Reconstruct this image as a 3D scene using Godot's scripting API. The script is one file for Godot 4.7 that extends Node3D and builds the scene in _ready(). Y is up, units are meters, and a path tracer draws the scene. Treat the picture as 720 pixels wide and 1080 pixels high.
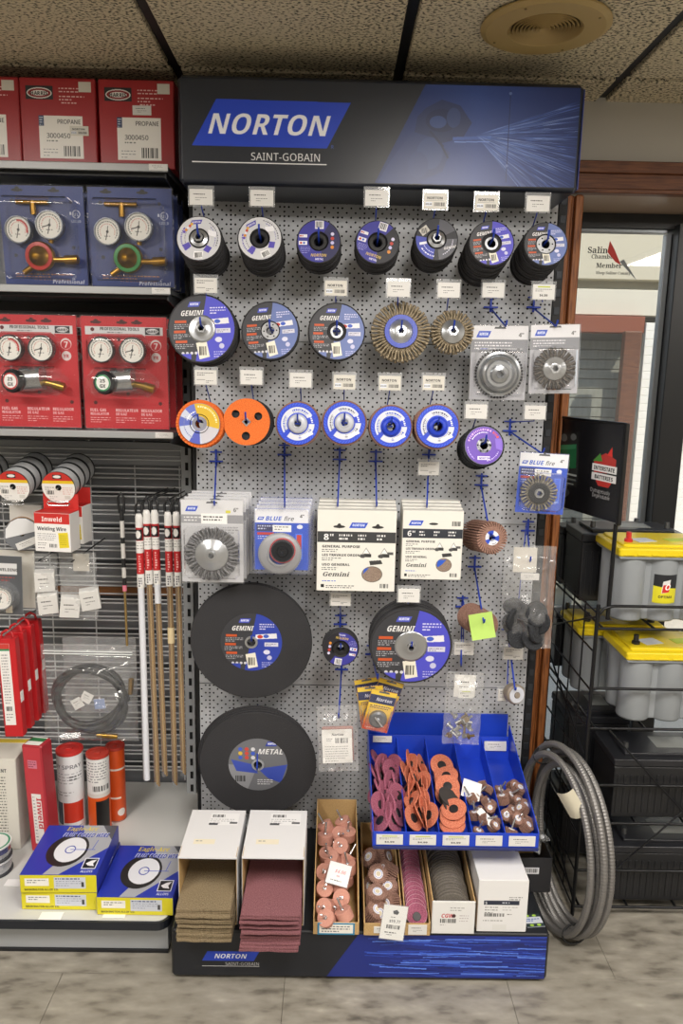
extends Node3D
# A shop corner: a pegboard stand of abrasives between a welding-supply gondola and a battery rack. Units are metres.

class MB:
	var V := PackedVector3Array()
	var N := PackedVector3Array()
	var U := PackedVector2Array()
	var xf := Transform3D()
	func tri(a: Vector3, b: Vector3, c: Vector3, na: Vector3, nb: Vector3, nc: Vector3, ua := Vector2(), ub := Vector2(), uc := Vector2()):
		V.append(xf * a)
		N.append((xf.basis * na).normalized())
		U.append(ua)
		if (b - a).cross(c - a).dot(na + nb + nc) > 0.0:
			V.append(xf * c); V.append(xf * b)
			N.append((xf.basis * nc).normalized()); N.append((xf.basis * nb).normalized())
			U.append(uc); U.append(ub)
		else:
			V.append(xf * b); V.append(xf * c)
			N.append((xf.basis * nb).normalized()); N.append((xf.basis * nc).normalized())
			U.append(ub); U.append(uc)
	func quad(a: Vector3, b: Vector3, c: Vector3, d: Vector3, n: Vector3):
		tri(a, b, c, n, n, n, Vector2(0, 1), Vector2(1, 1), Vector2(1, 0))
		tri(a, c, d, n, n, n, Vector2(0, 1), Vector2(1, 0), Vector2(0, 0))
	func quad4(a, b, c, d, na, nb, nc, nd, ua := Vector2(), ub := Vector2(), uc := Vector2(), ud := Vector2()):
		tri(a, b, c, na, nb, nc, ua, ub, uc)
		tri(a, c, d, na, nc, nd, ua, uc, ud)
	func box(c: Vector3, s: Vector3, bev := 0.0, skip_front := false) -> MB:
		var h := s * 0.5
		bev = minf(bev, minf(h.x, minf(h.y, h.z)) * 0.9)
		for ax in 3:
			var b1 := (ax + 1) % 3
			var b2 := (ax + 2) % 3
			for sg in [-1.0, 1.0]:
				if skip_front and ax == 2 and sg > 0.0:
					continue
				var n := Vector3()
				n[ax] = sg
				var q := []
				for k in [[-1, -1], [1, -1], [1, 1], [-1, 1]]:
					var v := Vector3()
					v[ax] = sg * h[ax]
					v[b1] = k[0] * (h[b1] - bev)
					v[b2] = k[1] * (h[b2] - bev)
					q.append(c + v)
				quad(q[0], q[1], q[2], q[3], n)
		if bev > 0.0:
			for ax in 3:
				var b1 := (ax + 1) % 3
				var b2 := (ax + 2) % 3
				for s1 in [-1.0, 1.0]:
					for s2 in [-1.0, 1.0]:
						var n1 := Vector3()
						n1[b1] = s1
						var n2 := Vector3()
						n2[b2] = s2
						var q := []
						for e in [-1.0, 1.0]:
							var v := Vector3()
							v[ax] = e * (h[ax] - bev)
							v[b1] = s1 * h[b1]
							v[b2] = s2 * (h[b2] - bev)
							q.append(c + v)
							v[b1] = s1 * (h[b1] - bev)
							v[b2] = s2 * h[b2]
							q.append(c + v)
						quad4(q[0], q[1], q[3], q[2], n1, n2, n2, n1)
			for sx in [-1.0, 1.0]:
				for sy in [-1.0, 1.0]:
					for sz in [-1.0, 1.0]:
						var sv := Vector3(sx, sy, sz)
						var i := h - Vector3.ONE * bev
						var n := sv.normalized()
						tri(c + sv * Vector3(h.x, i.y, i.z), c + sv * Vector3(i.x, h.y, i.z), c + sv * Vector3(i.x, i.y, h.z), n, n, n)
		return self
	func front(c: Vector3, w: float, h: float, z: float) -> MB:
		quad(c + Vector3(-w / 2, -h / 2, z), c + Vector3(w / 2, -h / 2, z), c + Vector3(w / 2, h / 2, z), c + Vector3(-w / 2, h / 2, z), Vector3.BACK)
		return self
	func lathe(prof: Array, seg := 24, uvr := 0.0, smooth := false) -> MB:
		var m := prof.size()
		var fn := []
		for i in m - 1:
			var d: Vector2 = prof[i + 1] - prof[i]
			fn.append(Vector2(d.y, -d.x).normalized())
		for i in m - 1:
			var p: Vector2 = prof[i]
			var q: Vector2 = prof[i + 1]
			var n0: Vector2 = fn[i]
			var n1: Vector2 = fn[i]
			if smooth:
				if i > 0:
					n0 = (fn[i] + fn[i - 1]).normalized()
				if i < m - 2:
					n1 = (fn[i] + fn[i + 1]).normalized()
			for k in seg:
				var a := TAU * k / seg
				var b := TAU * (k + 1) / seg
				var ca := Vector2(cos(a), sin(a))
				var cb := Vector2(cos(b), sin(b))
				var v0 := Vector3(ca.x * p.x, ca.y * p.x, p.y)
				var v1 := Vector3(cb.x * p.x, cb.y * p.x, p.y)
				var v2 := Vector3(cb.x * q.x, cb.y * q.x, q.y)
				var v3 := Vector3(ca.x * q.x, ca.y * q.x, q.y)
				var u0 := Vector2()
				var u1 := Vector2()
				var u2 := Vector2()
				var u3 := Vector2()
				if uvr > 0.0:
					u0 = Vector2(0.5 + v0.x / uvr / 2, 0.5 - v0.y / uvr / 2)
					u1 = Vector2(0.5 + v1.x / uvr / 2, 0.5 - v1.y / uvr / 2)
					u2 = Vector2(0.5 + v2.x / uvr / 2, 0.5 - v2.y / uvr / 2)
					u3 = Vector2(0.5 + v3.x / uvr / 2, 0.5 - v3.y / uvr / 2)
				elif uvr < 0.0:
					u0 = Vector2(float(k) / seg, float(m - 1 - i) / (m - 1))
					u1 = Vector2(float(k + 1) / seg, u0.y)
					u2 = Vector2(u1.x, float(m - 2 - i) / (m - 1))
					u3 = Vector2(u0.x, u2.y)
				var na := Vector3(ca.x * n0.x, ca.y * n0.x, n0.y)
				var nb := Vector3(cb.x * n0.x, cb.y * n0.x, n0.y)
				var nc := Vector3(cb.x * n1.x, cb.y * n1.x, n1.y)
				var nd := Vector3(ca.x * n1.x, ca.y * n1.x, n1.y)
				if p.x > 1e-6:
					tri(v0, v1, v2, na, nb, nc, u0, u1, u2)
				if q.x > 1e-6:
					tri(v0, v2, v3, na, nc, nd, u0, u2, u3)
		return self
	func tube(pts: Array, r: float, seg := 6, closed := false, r_end := -1.0) -> MB:
		var n := pts.size()
		var side := Vector3.UP
		var rings := []
		for i in n:
			var d: Vector3
			if closed:
				d = pts[(i + 1) % n] - pts[(i + n - 1) % n]
			else:
				d = pts[mini(i + 1, n - 1)] - pts[maxi(i - 1, 0)]
			d = d.normalized()
			side = side - d * side.dot(d)
			if side.length() < 0.05:
				side = d.cross(Vector3.RIGHT)
				if side.length() < 0.05:
					side = d.cross(Vector3.BACK)
			side = side.normalized()
			var bi := d.cross(side)
			var rr := r if r_end < 0.0 else lerpf(r, r_end, float(i) / maxi(1, n - 1))
			var ring := []
			for k in seg:
				var a := TAU * k / seg
				var o := side * cos(a) + bi * sin(a)
				ring.append([pts[i] + o * rr, o])
			rings.append(ring)
		for i in (n if closed else n - 1):
			var A: Array = rings[i]
			var B: Array = rings[(i + 1) % n]
			var sh := 0
			if closed and i == n - 1:
				var best := 1e9
				for s in seg:
					var dd: float = (A[0][0] - B[s][0]).length()
					if dd < best:
						best = dd
						sh = s
			for k in seg:
				var k2 := (k + 1) % seg
				var ks := (k + sh) % seg
				var ks2 := (k2 + sh) % seg
				quad4(A[k][0], A[k2][0], B[ks2][0], B[ks][0], A[k][1], A[k2][1], B[ks2][1], B[ks][1])
		if not closed:
			for e in [0, n - 1]:
				var dn: Vector3 = (pts[0] - pts[1]) if e == 0 else (pts[n - 1] - pts[n - 2])
				dn = dn.normalized()
				for k in seg:
					tri(pts[e], rings[e][k][0], rings[e][(k + 1) % seg][0], dn, dn, dn)
		return self
	func rod(a: Vector3, b: Vector3, r: float, seg := 6, r2 := -1.0) -> MB:
		return tube([a, b], r, seg, false, r2)
	func prism(poly: PackedVector2Array, z0: float, z1: float) -> MB:
		var lo := poly[0]
		var hi := poly[0]
		var area := 0.0
		for i in poly.size():
			lo = lo.min(poly[i])
			hi = hi.max(poly[i])
			area += poly[i].cross(poly[(i + 1) % poly.size()])
		var sz := hi - lo
		var t := Geometry2D.triangulate_polygon(poly)
		for i in range(0, t.size(), 3):
			var p := [poly[t[i]], poly[t[i + 1]], poly[t[i + 2]]]
			var u := []
			for k in 3:
				u.append(Vector2((p[k].x - lo.x) / sz.x, (hi.y - p[k].y) / sz.y))
			for zz in [[z0, Vector3.FORWARD], [z1, Vector3.BACK]]:
				tri(Vector3(p[0].x, p[0].y, zz[0]), Vector3(p[1].x, p[1].y, zz[0]), Vector3(p[2].x, p[2].y, zz[0]), zz[1], zz[1], zz[1], u[0], u[1], u[2])
		for i in poly.size():
			var a := poly[i]
			var b := poly[(i + 1) % poly.size()]
			var d := (b - a).normalized()
			var n := Vector3(d.y, -d.x, 0) * signf(area)
			quad(Vector3(a.x, a.y, z0), Vector3(b.x, b.y, z0), Vector3(b.x, b.y, z1), Vector3(a.x, a.y, z1), n)
		return self
	func grid(nx: int, ny: int, f: Callable, hint: Vector3) -> MB:
		var P := []
		for j in ny + 1:
			for i in nx + 1:
				P.append(f.call(float(i) / nx, float(j) / ny))
		var G := []
		for j in ny + 1:
			for i in nx + 1:
				var dx: Vector3 = P[j * (nx + 1) + mini(i + 1, nx)] - P[j * (nx + 1) + maxi(i - 1, 0)]
				var dy: Vector3 = P[mini(j + 1, ny) * (nx + 1) + i] - P[maxi(j - 1, 0) * (nx + 1) + i]
				var n := dx.cross(dy).normalized()
				if n.dot(hint) < 0.0:
					n = -n
				G.append(n)
		for j in ny:
			for i in nx:
				var a := j * (nx + 1) + i
				var b := a + 1
				var c := b + nx + 1
				var d := a + nx + 1
				var u0 := Vector2(float(i) / nx, 1.0 - float(j) / ny)
				var u1 := Vector2(float(i + 1) / nx, 1.0 - float(j + 1) / ny)
				quad4(P[a], P[b], P[c], P[d], G[a], G[b], G[c], G[d], u0, Vector2(u1.x, u0.y), u1, Vector2(u0.x, u1.y))
		return self
	func one(m: Material) -> ArrayMesh:
		return MB.many([[self, m]])
	static func many(list: Array) -> ArrayMesh:
		var am := ArrayMesh.new()
		for e in list:
			var b: MB = e[0]
			if b.V.is_empty():
				continue
			var ar := []
			ar.resize(Mesh.ARRAY_MAX)
			ar[Mesh.ARRAY_VERTEX] = b.V
			ar[Mesh.ARRAY_NORMAL] = b.N
			ar[Mesh.ARRAY_TEX_UV] = b.U
			am.add_surface_from_arrays(Mesh.PRIMITIVE_TRIANGLES, ar)
			am.surface_set_material(am.get_surface_count() - 1, e[1])
		return am

class CV:
	# a small drawing board for flat print: boxes, ellipses, polygons, lettering
	static var fonts := {}
	static var ts
	var im: Image
	var w: int
	var h: int
	var rng := RandomNumberGenerator.new()
	func _init(w_: int, h_: int, c: String):
		w = w_
		h = h_
		im = Image.create(w, h, false, Image.FORMAT_RGBA8)
		im.fill(Color(c))
		rng.seed = w_ * 131 + h_
	func r(x, y, ww, hh, c) -> CV:
		im.fill_rect(Rect2i(int(x), int(y), maxi(1, int(ww)), maxi(1, int(hh))), Color(c))
		return self
	func e(cx, cy, rx, ry, c) -> CV:
		var col := Color(c)
		for y in range(maxi(0, int(cy - ry)), mini(h, int(cy + ry) + 1)):
			var k: float = (y + 0.5 - cy) / ry
			if absf(k) < 1.0:
				var d: float = rx * sqrt(1.0 - k * k)
				im.fill_rect(Rect2i(int(round(cx - d)), y, maxi(1, int(round(2 * d))), 1), col)
		return self
	func p(pts: Array, c) -> CV:
		var col := Color(c)
		var lo := 1e9
		var hi := -1e9
		for q in pts:
			lo = minf(lo, q[1])
			hi = maxf(hi, q[1])
		for y in range(maxi(0, int(lo)), mini(h, int(hi) + 1)):
			var xs := []
			for i in pts.size():
				var a = pts[i]
				var b = pts[(i + 1) % pts.size()]
				var yy := y + 0.5
				if (a[1] <= yy) != (b[1] <= yy):
					xs.append(a[0] + (yy - a[1]) * float(b[0] - a[0]) / float(b[1] - a[1]))
			xs.sort()
			for i in range(0, xs.size() - 1, 2):
				var x0 := int(round(xs[i]))
				im.fill_rect(Rect2i(x0, y, maxi(1, int(round(xs[i + 1])) - x0), 1), col)
		return self
	func l(x0, y0, x1, y1, wd, c) -> CV:
		var d: Vector2 = Vector2(x1 - x0, y1 - y0).normalized().orthogonal() * wd * 0.5
		return p([[x0 + d.x, y0 + d.y], [x1 + d.x, y1 + d.y], [x1 - d.x, y1 - d.y], [x0 - d.x, y0 - d.y]], c)
	func blend(x: int, y: int, c: Color, a: float):
		if x >= 0 and y >= 0 and x < w and y < h:
			im.set_pixel(x, y, im.get_pixel(x, y).lerp(c, a))
	func wide(s: String, sz: int, k := "b", cond := 1.0) -> float:
		var t := 0.0
		for i in s.length():
			t += ts.font_get_glyph_advance(fonts[k], sz, ts.font_get_glyph_index(fonts[k], sz, s.unicode_at(i), 0)).x * cond
		return t
	# x, y: left end of the baseline
	func t(s: String, x: float, y: float, sz: int, c: String, k := "b", sh := 0.0, cond := 1.0) -> CV:
		var f: RID = fonts[k]
		var col := Color(c)
		var size := Vector2i(sz, 0)
		for i in s.length():
			var g = ts.font_get_glyph_index(f, sz, s.unicode_at(i), 0)
			ts.font_render_glyph(f, size, g)
			var ti = ts.font_get_glyph_texture_idx(f, size, g)
			if ti >= 0:
				var src: Image = ts.font_get_texture_image(f, size, ti)
				var uv: Rect2 = ts.font_get_glyph_uv_rect(f, size, g)
				var off: Vector2 = ts.font_get_glyph_offset(f, size, g)
				for gy in int(uv.size.y):
					for gx in int(uv.size.x):
						var a := src.get_pixel(int(uv.position.x) + gx, int(uv.position.y) + gy).a
						if a > 0.05:
							blend(int(x + (off.x + gx) * cond - sh * (off.y + gy)), int(y + off.y + gy), col, a)
			x += ts.font_get_glyph_advance(f, sz, g).x * cond
		return self
	func tc(s: String, cx: float, y: float, sz: int, c: String, k := "b", sh := 0.0, cond := 1.0) -> CV:
		return t(s, cx - wide(s, sz, k, cond) / 2, y, sz, c, k, sh, cond)
	# lines of print too small to read
	func m(x, y, ww, n, lh, c, th := 2) -> CV:
		for i in n:
			var q: float = x
			var end: float = x + ww * (1.0 if i < n - 1 else rng.randf_range(0.4, 0.9))
			while q < end:
				var d := rng.randf_range(3, 11)
				r(q, y + i * lh, minf(d, end - q), th, c)
				q += d + 2.5
		return self
	func bar(x, y, ww, hh, c := "1a1a1a") -> CV:
		var q: float = x
		while q < x + ww - 1:
			var d := rng.randi_range(1, 3)
			r(q, y, d, hh, c)
			q += d + rng.randi_range(1, 3)
		return self
	func logo(x, y, ww, hh, c := "2b50c8", fg := "ffffff") -> CV:
		var s: float = hh * 0.45
		p([[x + s, y], [x + ww, y], [x + ww - s, y + hh], [x, y + hh]], c)
		var sz := int(hh * 0.62)
		if sz >= 6:
			tc("NORTON", x + ww / 2.0 - s * 0.1, y + hh * 0.74, sz, fg, "b", 0.25, minf(1.0, (ww - 2.2 * s) / wide("NORTON", sz)))
		else:
			r(x + s * 1.3, y + hh * 0.35, ww - 2.6 * s, maxf(2, hh * 0.3), fg)
		return self
	func ringtext(cx, cy, rad, a0, a1, c, th := 3.0, gap := 0.05) -> CV:
		var a: float = a0
		while a < a1:
			var d := rng.randf_range(0.04, 0.14)
			var b: float = minf(a + d, a1)
			l(cx + cos(a) * rad, cy + sin(a) * rad, cx + cos(b) * rad, cy + sin(b) * rad, th, c)
			a = b + gap
		return self
	# a soft stroke, blended into what is printed below it
	func la(x0: float, y0: float, x1: float, y1: float, c: String, al: float) -> CV:
		var n := int(maxf(absf(x1 - x0), absf(y1 - y0))) + 1
		var col := Color(c)
		for i in n:
			var k := float(i) / n
			var a := al * sin(PI * minf(1.0, k * 0.9 + 0.1))
			blend(int(lerpf(x0, x1, k)), int(lerpf(y0, y1, k)), col, a)
			blend(int(lerpf(x0, x1, k)), int(lerpf(y0, y1, k)) + 1, col, a * 0.5)
		return self
	func speck(n: int, c: String, al := 0.5, lo := 0.0, hi := 1.0) -> CV:
		var col := Color(c)
		for i in n:
			blend(rng.randi_range(0, w - 1), rng.randi_range(int(lo * h), int(hi * h) - 1), col, al * rng.randf())
		return self
	func tex() -> ImageTexture:
		return ImageTexture.create_from_image(im)

var mats := {}
var meshes := {}
var texs := {}
var taken := {}
var rng := RandomNumberGenerator.new()
const ORD := ["first", "second", "third", "fourth", "fifth", "sixth", "seventh", "eighth", "ninth", "tenth", "eleventh", "twelfth", "thirteenth", "fourteenth", "fifteenth", "sixteenth", "seventeenth", "eighteenth", "nineteenth", "twentieth", "twenty-first", "twenty-second", "twenty-third", "twenty-fourth", "twenty-fifth", "twenty-sixth"]

func M(c: String, rough := 0.6, metal := 0.0) -> StandardMaterial3D:
	var key := "%s_%.2f_%.2f" % [c, rough, metal]
	if not mats.has(key):
		var m := StandardMaterial3D.new()
		m.albedo_color = Color(c)
		m.roughness = rough
		m.metallic = metal
		mats[key] = m
	return mats[key]

func MT(tex: Texture2D, rough := 0.55, tint := "ffffff") -> StandardMaterial3D:
	var key := "t%d_%.2f_%s" % [tex.get_instance_id(), rough, tint]
	if not mats.has(key):
		var m := StandardMaterial3D.new()
		m.albedo_texture = tex
		m.albedo_color = Color(tint)
		m.roughness = rough
		m.texture_repeat = false
		mats[key] = m
	return mats[key]

func clear_plastic(alpha := 0.1, rough := 0.12, c := "f2f6fa") -> StandardMaterial3D:
	var key := "clear_%s_%.2f_%.2f" % [c, alpha, rough]
	if not mats.has(key):
		var m := StandardMaterial3D.new()
		m.albedo_color = Color(Color(c), alpha)
		m.transparency = BaseMaterial3D.TRANSPARENCY_ALPHA
		m.roughness = rough
		mats[key] = m
	return mats[key]

# a tiling texture whose tone runs through the given colours with the noise
func noise_tex(freq: float, cols: Array, stretch := Vector2.ONE, size := 256, sd := 1, oct := 4, kind := 0) -> ImageTexture:
	var nz := FastNoiseLite.new()
	nz.seed = sd
	nz.noise_type = [FastNoiseLite.TYPE_SIMPLEX_SMOOTH, FastNoiseLite.TYPE_CELLULAR, FastNoiseLite.TYPE_VALUE][kind]
	nz.frequency = 1.0
	nz.fractal_octaves = oct
	var im := Image.create(size, size, false, Image.FORMAT_RGBA8)
	var cl := []
	for c in cols:
		cl.append(Color(c))
	for y in size:
		for x in size:
			var a := TAU * x / size
			var b := TAU * y / size
			var q := freq / TAU
			# four samples blended so that the edges meet
			var fx := float(x) / size
			var fy := float(y) / size
			var v := 0.0
			for i in 2:
				for j in 2:
					var wgt := (fx if i == 0 else 1.0 - fx) * (fy if j == 0 else 1.0 - fy)
					v += wgt * nz.get_noise_2d((fx + (0 if i == 0 else 1) ) * freq * stretch.x, (fy + (0 if j == 0 else 1)) * freq * stretch.y)
			var k := clampf(0.5 + v * 0.9, 0.0, 0.999) * (cl.size() - 1)
			var n := int(k)
			im.set_pixel(x, y, cl[n].lerp(cl[n + 1], k - n))
	return ImageTexture.create_from_image(im)

func normal_of(t: ImageTexture, strength: float) -> ImageTexture:
	var im: Image = t.get_image().duplicate()
	im.bump_map_to_normal_map(strength)
	return ImageTexture.create_from_image(im)

func grain(key: String, tex: ImageTexture, scale: float, rough: float, bump := 0.0, world := false, metal := 0.0) -> StandardMaterial3D:
	var m := StandardMaterial3D.new()
	m.albedo_texture = tex
	m.roughness = rough
	m.metallic = metal
	m.uv1_triplanar = true
	m.uv1_world_triplanar = world
	m.uv1_scale = Vector3.ONE * scale
	if bump > 0.0:
		m.normal_enabled = true
		m.normal_texture = normal_of(tex, bump)
		m.normal_scale = 1.0
	mats[key] = m
	return m

func numbered(nm: String) -> String:
	var n: int = taken.get(nm, 0)
	taken[nm] = n + 1
	return nm if n == 0 else "%s_%03d" % [nm, n]

# a thing: a node at its base whose children are its parts
func T(nm: String, label: String, cat: String, pos := Vector3.ZERO, grp := "", rot := Vector3.ZERO) -> Node3D:
	var o := Node3D.new()
	o.name = numbered(nm)
	add_child(o)
	o.position = pos
	o.rotation = rot
	o.set_meta("label", label)
	o.set_meta("category", cat)
	if grp != "":
		o.set_meta("group", grp)
	return o

# a thing that is one mesh
func T1(nm: String, mesh: Mesh, label: String, cat: String, pos := Vector3.ZERO, grp := "", rot := Vector3.ZERO) -> MeshInstance3D:
	var o := MeshInstance3D.new()
	o.name = numbered(nm)
	o.mesh = mesh
	add_child(o)
	o.position = pos
	o.rotation = rot
	o.set_meta("label", label)
	o.set_meta("category", cat)
	if grp != "":
		o.set_meta("group", grp)
	return o

func A(parent: Node3D, nm: String, mesh: Mesh, pos := Vector3.ZERO, rot := Vector3.ZERO, label := "") -> MeshInstance3D:
	var o := MeshInstance3D.new()
	o.name = nm
	o.mesh = mesh
	parent.add_child(o, true)
	o.position = pos
	o.rotation = rot
	if label != "":
		o.set_meta("label", label)
	return o

func structure(nm: String, mesh: Mesh, label: String, pos := Vector3.ZERO) -> MeshInstance3D:
	var o := MeshInstance3D.new()
	o.name = nm
	o.mesh = mesh
	add_child(o)
	o.position = pos
	o.set_meta("kind", "structure")
	o.set_meta("label", label)
	o.set_meta("category", nm.split("_")[0])
	return o

func bx(s: Vector3, m: Material, bev := 0.0, c := Vector3.ZERO) -> ArrayMesh:
	return MB.new().box(c, s, bev).one(m)

# a box whose front carries a print; centred on its own middle
func print_box(s: Vector3, print: Material, side: Material, bev := 0.001) -> ArrayMesh:
	var body := MB.new().box(Vector3.ZERO, s, bev)
	var f := MB.new().front(Vector3.ZERO, s.x - 2 * bev, s.y - 2 * bev, s.z / 2 + 0.0002)
	return MB.many([[body, side], [f, print]])

# the same with prints on its top (y up) as well
func print_box2(s: Vector3, print: Material, top: Material, side: Material, bev := 0.001, right: Material = null) -> ArrayMesh:
	var body := MB.new().box(Vector3.ZERO, s, bev)
	var f := MB.new().front(Vector3.ZERO, s.x - 2 * bev, s.y - 2 * bev, s.z / 2 + 0.0002)
	var t := MB.new()
	var y := s.y / 2 + 0.0002
	var q := Vector2(s.x / 2 - bev, s.z / 2 - bev)
	t.quad(Vector3(-q.x, y, q.y), Vector3(q.x, y, q.y), Vector3(q.x, y, -q.y), Vector3(-q.x, y, -q.y), Vector3.UP)
	var l := [[body, side], [f, print], [t, top]]
	if right:
		var g := MB.new()
		var x := s.x / 2 + 0.0002
		g.quad(Vector3(x, -s.y / 2 + bev, q.y), Vector3(x, -s.y / 2 + bev, -q.y), Vector3(x, s.y / 2 - bev, -q.y), Vector3(x, s.y / 2 - bev, q.y), Vector3.RIGHT)
		l.append([g, right])
	return MB.many(l)

# a pillow of thin film with creases
func bag_mesh(w: float, h: float, thick: float, sd: int, m: Material, flat_top := 0.15) -> ArrayMesh:
	var nz := FastNoiseLite.new()
	nz.seed = sd
	nz.frequency = 22.0
	var b := MB.new()
	for sg in [1.0, -1.0]:
		b.grid(20, 24, func(u, v):
			var e: float = sin(PI * u) ** 0.6 * (sin(PI * minf(1.0, (1.0 - v) / (1.0 - flat_top) * 0.5 + 0.5 if v > 0.5 else v)) ** 0.6 if v < 1.0 - flat_top else 0.08)
			var x: float = (u - 0.5) * w
			var y: float = (v - 0.5) * h
			var k: float = nz.get_noise_2d(x + sg, y)
			k += 0.9 * (0.35 - absf(nz.get_noise_2d(x * 1.9 + sg * 5.0 + y * 0.8, y * 0.7 - x)))
			return Vector3(x + 0.003 * nz.get_noise_2d(y * 2.0, 3.0), y, sg * e * thick * 0.5 * (1.0 + 0.5 * k) + 0.006 * k), Vector3(0, 0, sg))
	return b.one(m)

func basis_along(d: Vector3) -> Basis:
	# a basis whose z axis runs along d
	return Basis.looking_at(-d.normalized(), Vector3.UP if absf(d.normalized().y) < 0.95 else Vector3.RIGHT)

func _ready():
	# camera
	var cam := Camera3D.new()
	cam.name = "camera"
	add_child(cam)
	cam.position = Vector3(-0.0918, 1.6386, 2.28)
	cam.rotation = Vector3(-0.182, -0.0114, 0.0208)
	cam.fov = rad_to_deg(2.0 * atan(540.0 / 800.0))
	cam.near = 0.02
	cam.current = true
	# sky, sun outside, exposure
	var sky_m := ProceduralSkyMaterial.new()
	sky_m.sky_top_color = Color("a9c1dc")
	sky_m.sky_horizon_color = Color("dfe6ea")
	sky_m.ground_bottom_color = Color("8d8a84")
	sky_m.ground_horizon_color = Color("b9b7b0")
	sky_m.sky_energy_multiplier = 1.15
	sky_m.ground_energy_multiplier = 0.6
	var sky := Sky.new()
	sky.sky_material = sky_m
	var env := Environment.new()
	env.background_mode = Environment.BG_SKY
	env.sky = sky
	env.tonemap_mode = Environment.TONE_MAPPER_LINEAR
	env.tonemap_exposure = 1.08
	env.sdfgi_enabled = true
	env.ssao_enabled = true
	env.ssil_enabled = true
	var we := WorldEnvironment.new()
	we.name = "world_environment"
	we.environment = env
	add_child(we)
	var sun := DirectionalLight3D.new()
	sun.name = "sun"
	sun.rotation_degrees = Vector3(-52, 35, 0)
	sun.light_energy = 1.3
	sun.light_color = Color("fff4e2")
	sun.shadow_enabled = true
	add_child(sun)
	# fluorescent panels set into the ceiling: x, z of their middles
	for p in LAMPS:
		ceiling_panel_lamp(p[0], p[1])
	rng.seed = 7
	CV.ts = TextServerManager.get_primary_interface()
	for k in [["b", "Droid Sans", 700], ["r", "Droid Sans", 400], ["s", "Droid Serif", 700], ["i", "Droid Serif", 400]]:
		var f := SystemFont.new()
		f.font_names = PackedStringArray([k[1]])
		f.font_weight = k[2]
		keep.append(f)
		CV.fonts[k[0]] = f.get_rids()[0]
	make_grains()
	room()
	outside()
	display_stand()
	hooks_and_discs()
	hanging_packs()
	gondola()
	gondola_goods()
	deck_goods()
	base_goods()
	parts_tray()
	battery_rack()
	conduit_coil()

var keep := []
const LAMPS := [[-1.459, 1.866], [0.371, 1.866], [0.371, 4.306], [2.201, 1.866]]

func ceiling_panel_lamp(x: float, z: float):
	var o := T("ceiling_lamp", "recessed white fluorescent panel lamp in the tiled ceiling", "ceiling lamp", Vector3(x, 2.43, z), "fluorescent panels in the ceiling")
	var fr := MB.new()
	for s in [-1.0, 1.0]:
		fr.box(Vector3(s * 0.285, 0, 0), Vector3(0.02, 0.02, 1.19), 0.003)
		fr.box(Vector3(0, 0, s * 0.585), Vector3(0.55, 0.02, 0.02), 0.003)
	A(o, "frame", fr.one(M("e8e8e4", 0.5)))
	var glow := StandardMaterial3D.new()
	glow.albedo_color = Color("f4f4f0")
	glow.emission_enabled = true
	glow.emission = Color("fffaf4")
	glow.emission_energy_multiplier = 1.5
	A(o, "diffuser", bx(Vector3(0.545, 0.006, 1.145), glow, 0.0))
	var l := AreaLight3D.new()
	l.name = "panel_light"
	l.area_size = Vector2(0.54, 1.14)
	l.light_energy = 4.4
	l.light_color = Color("fff8f0")
	l.shadow_enabled = true
	l.area_range = 14.0
	l.area_attenuation = 2.0
	o.add_child(l)
	l.position = Vector3(0, -0.012, 0)
	l.rotation_degrees = Vector3(-90, 0, 0)

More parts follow.
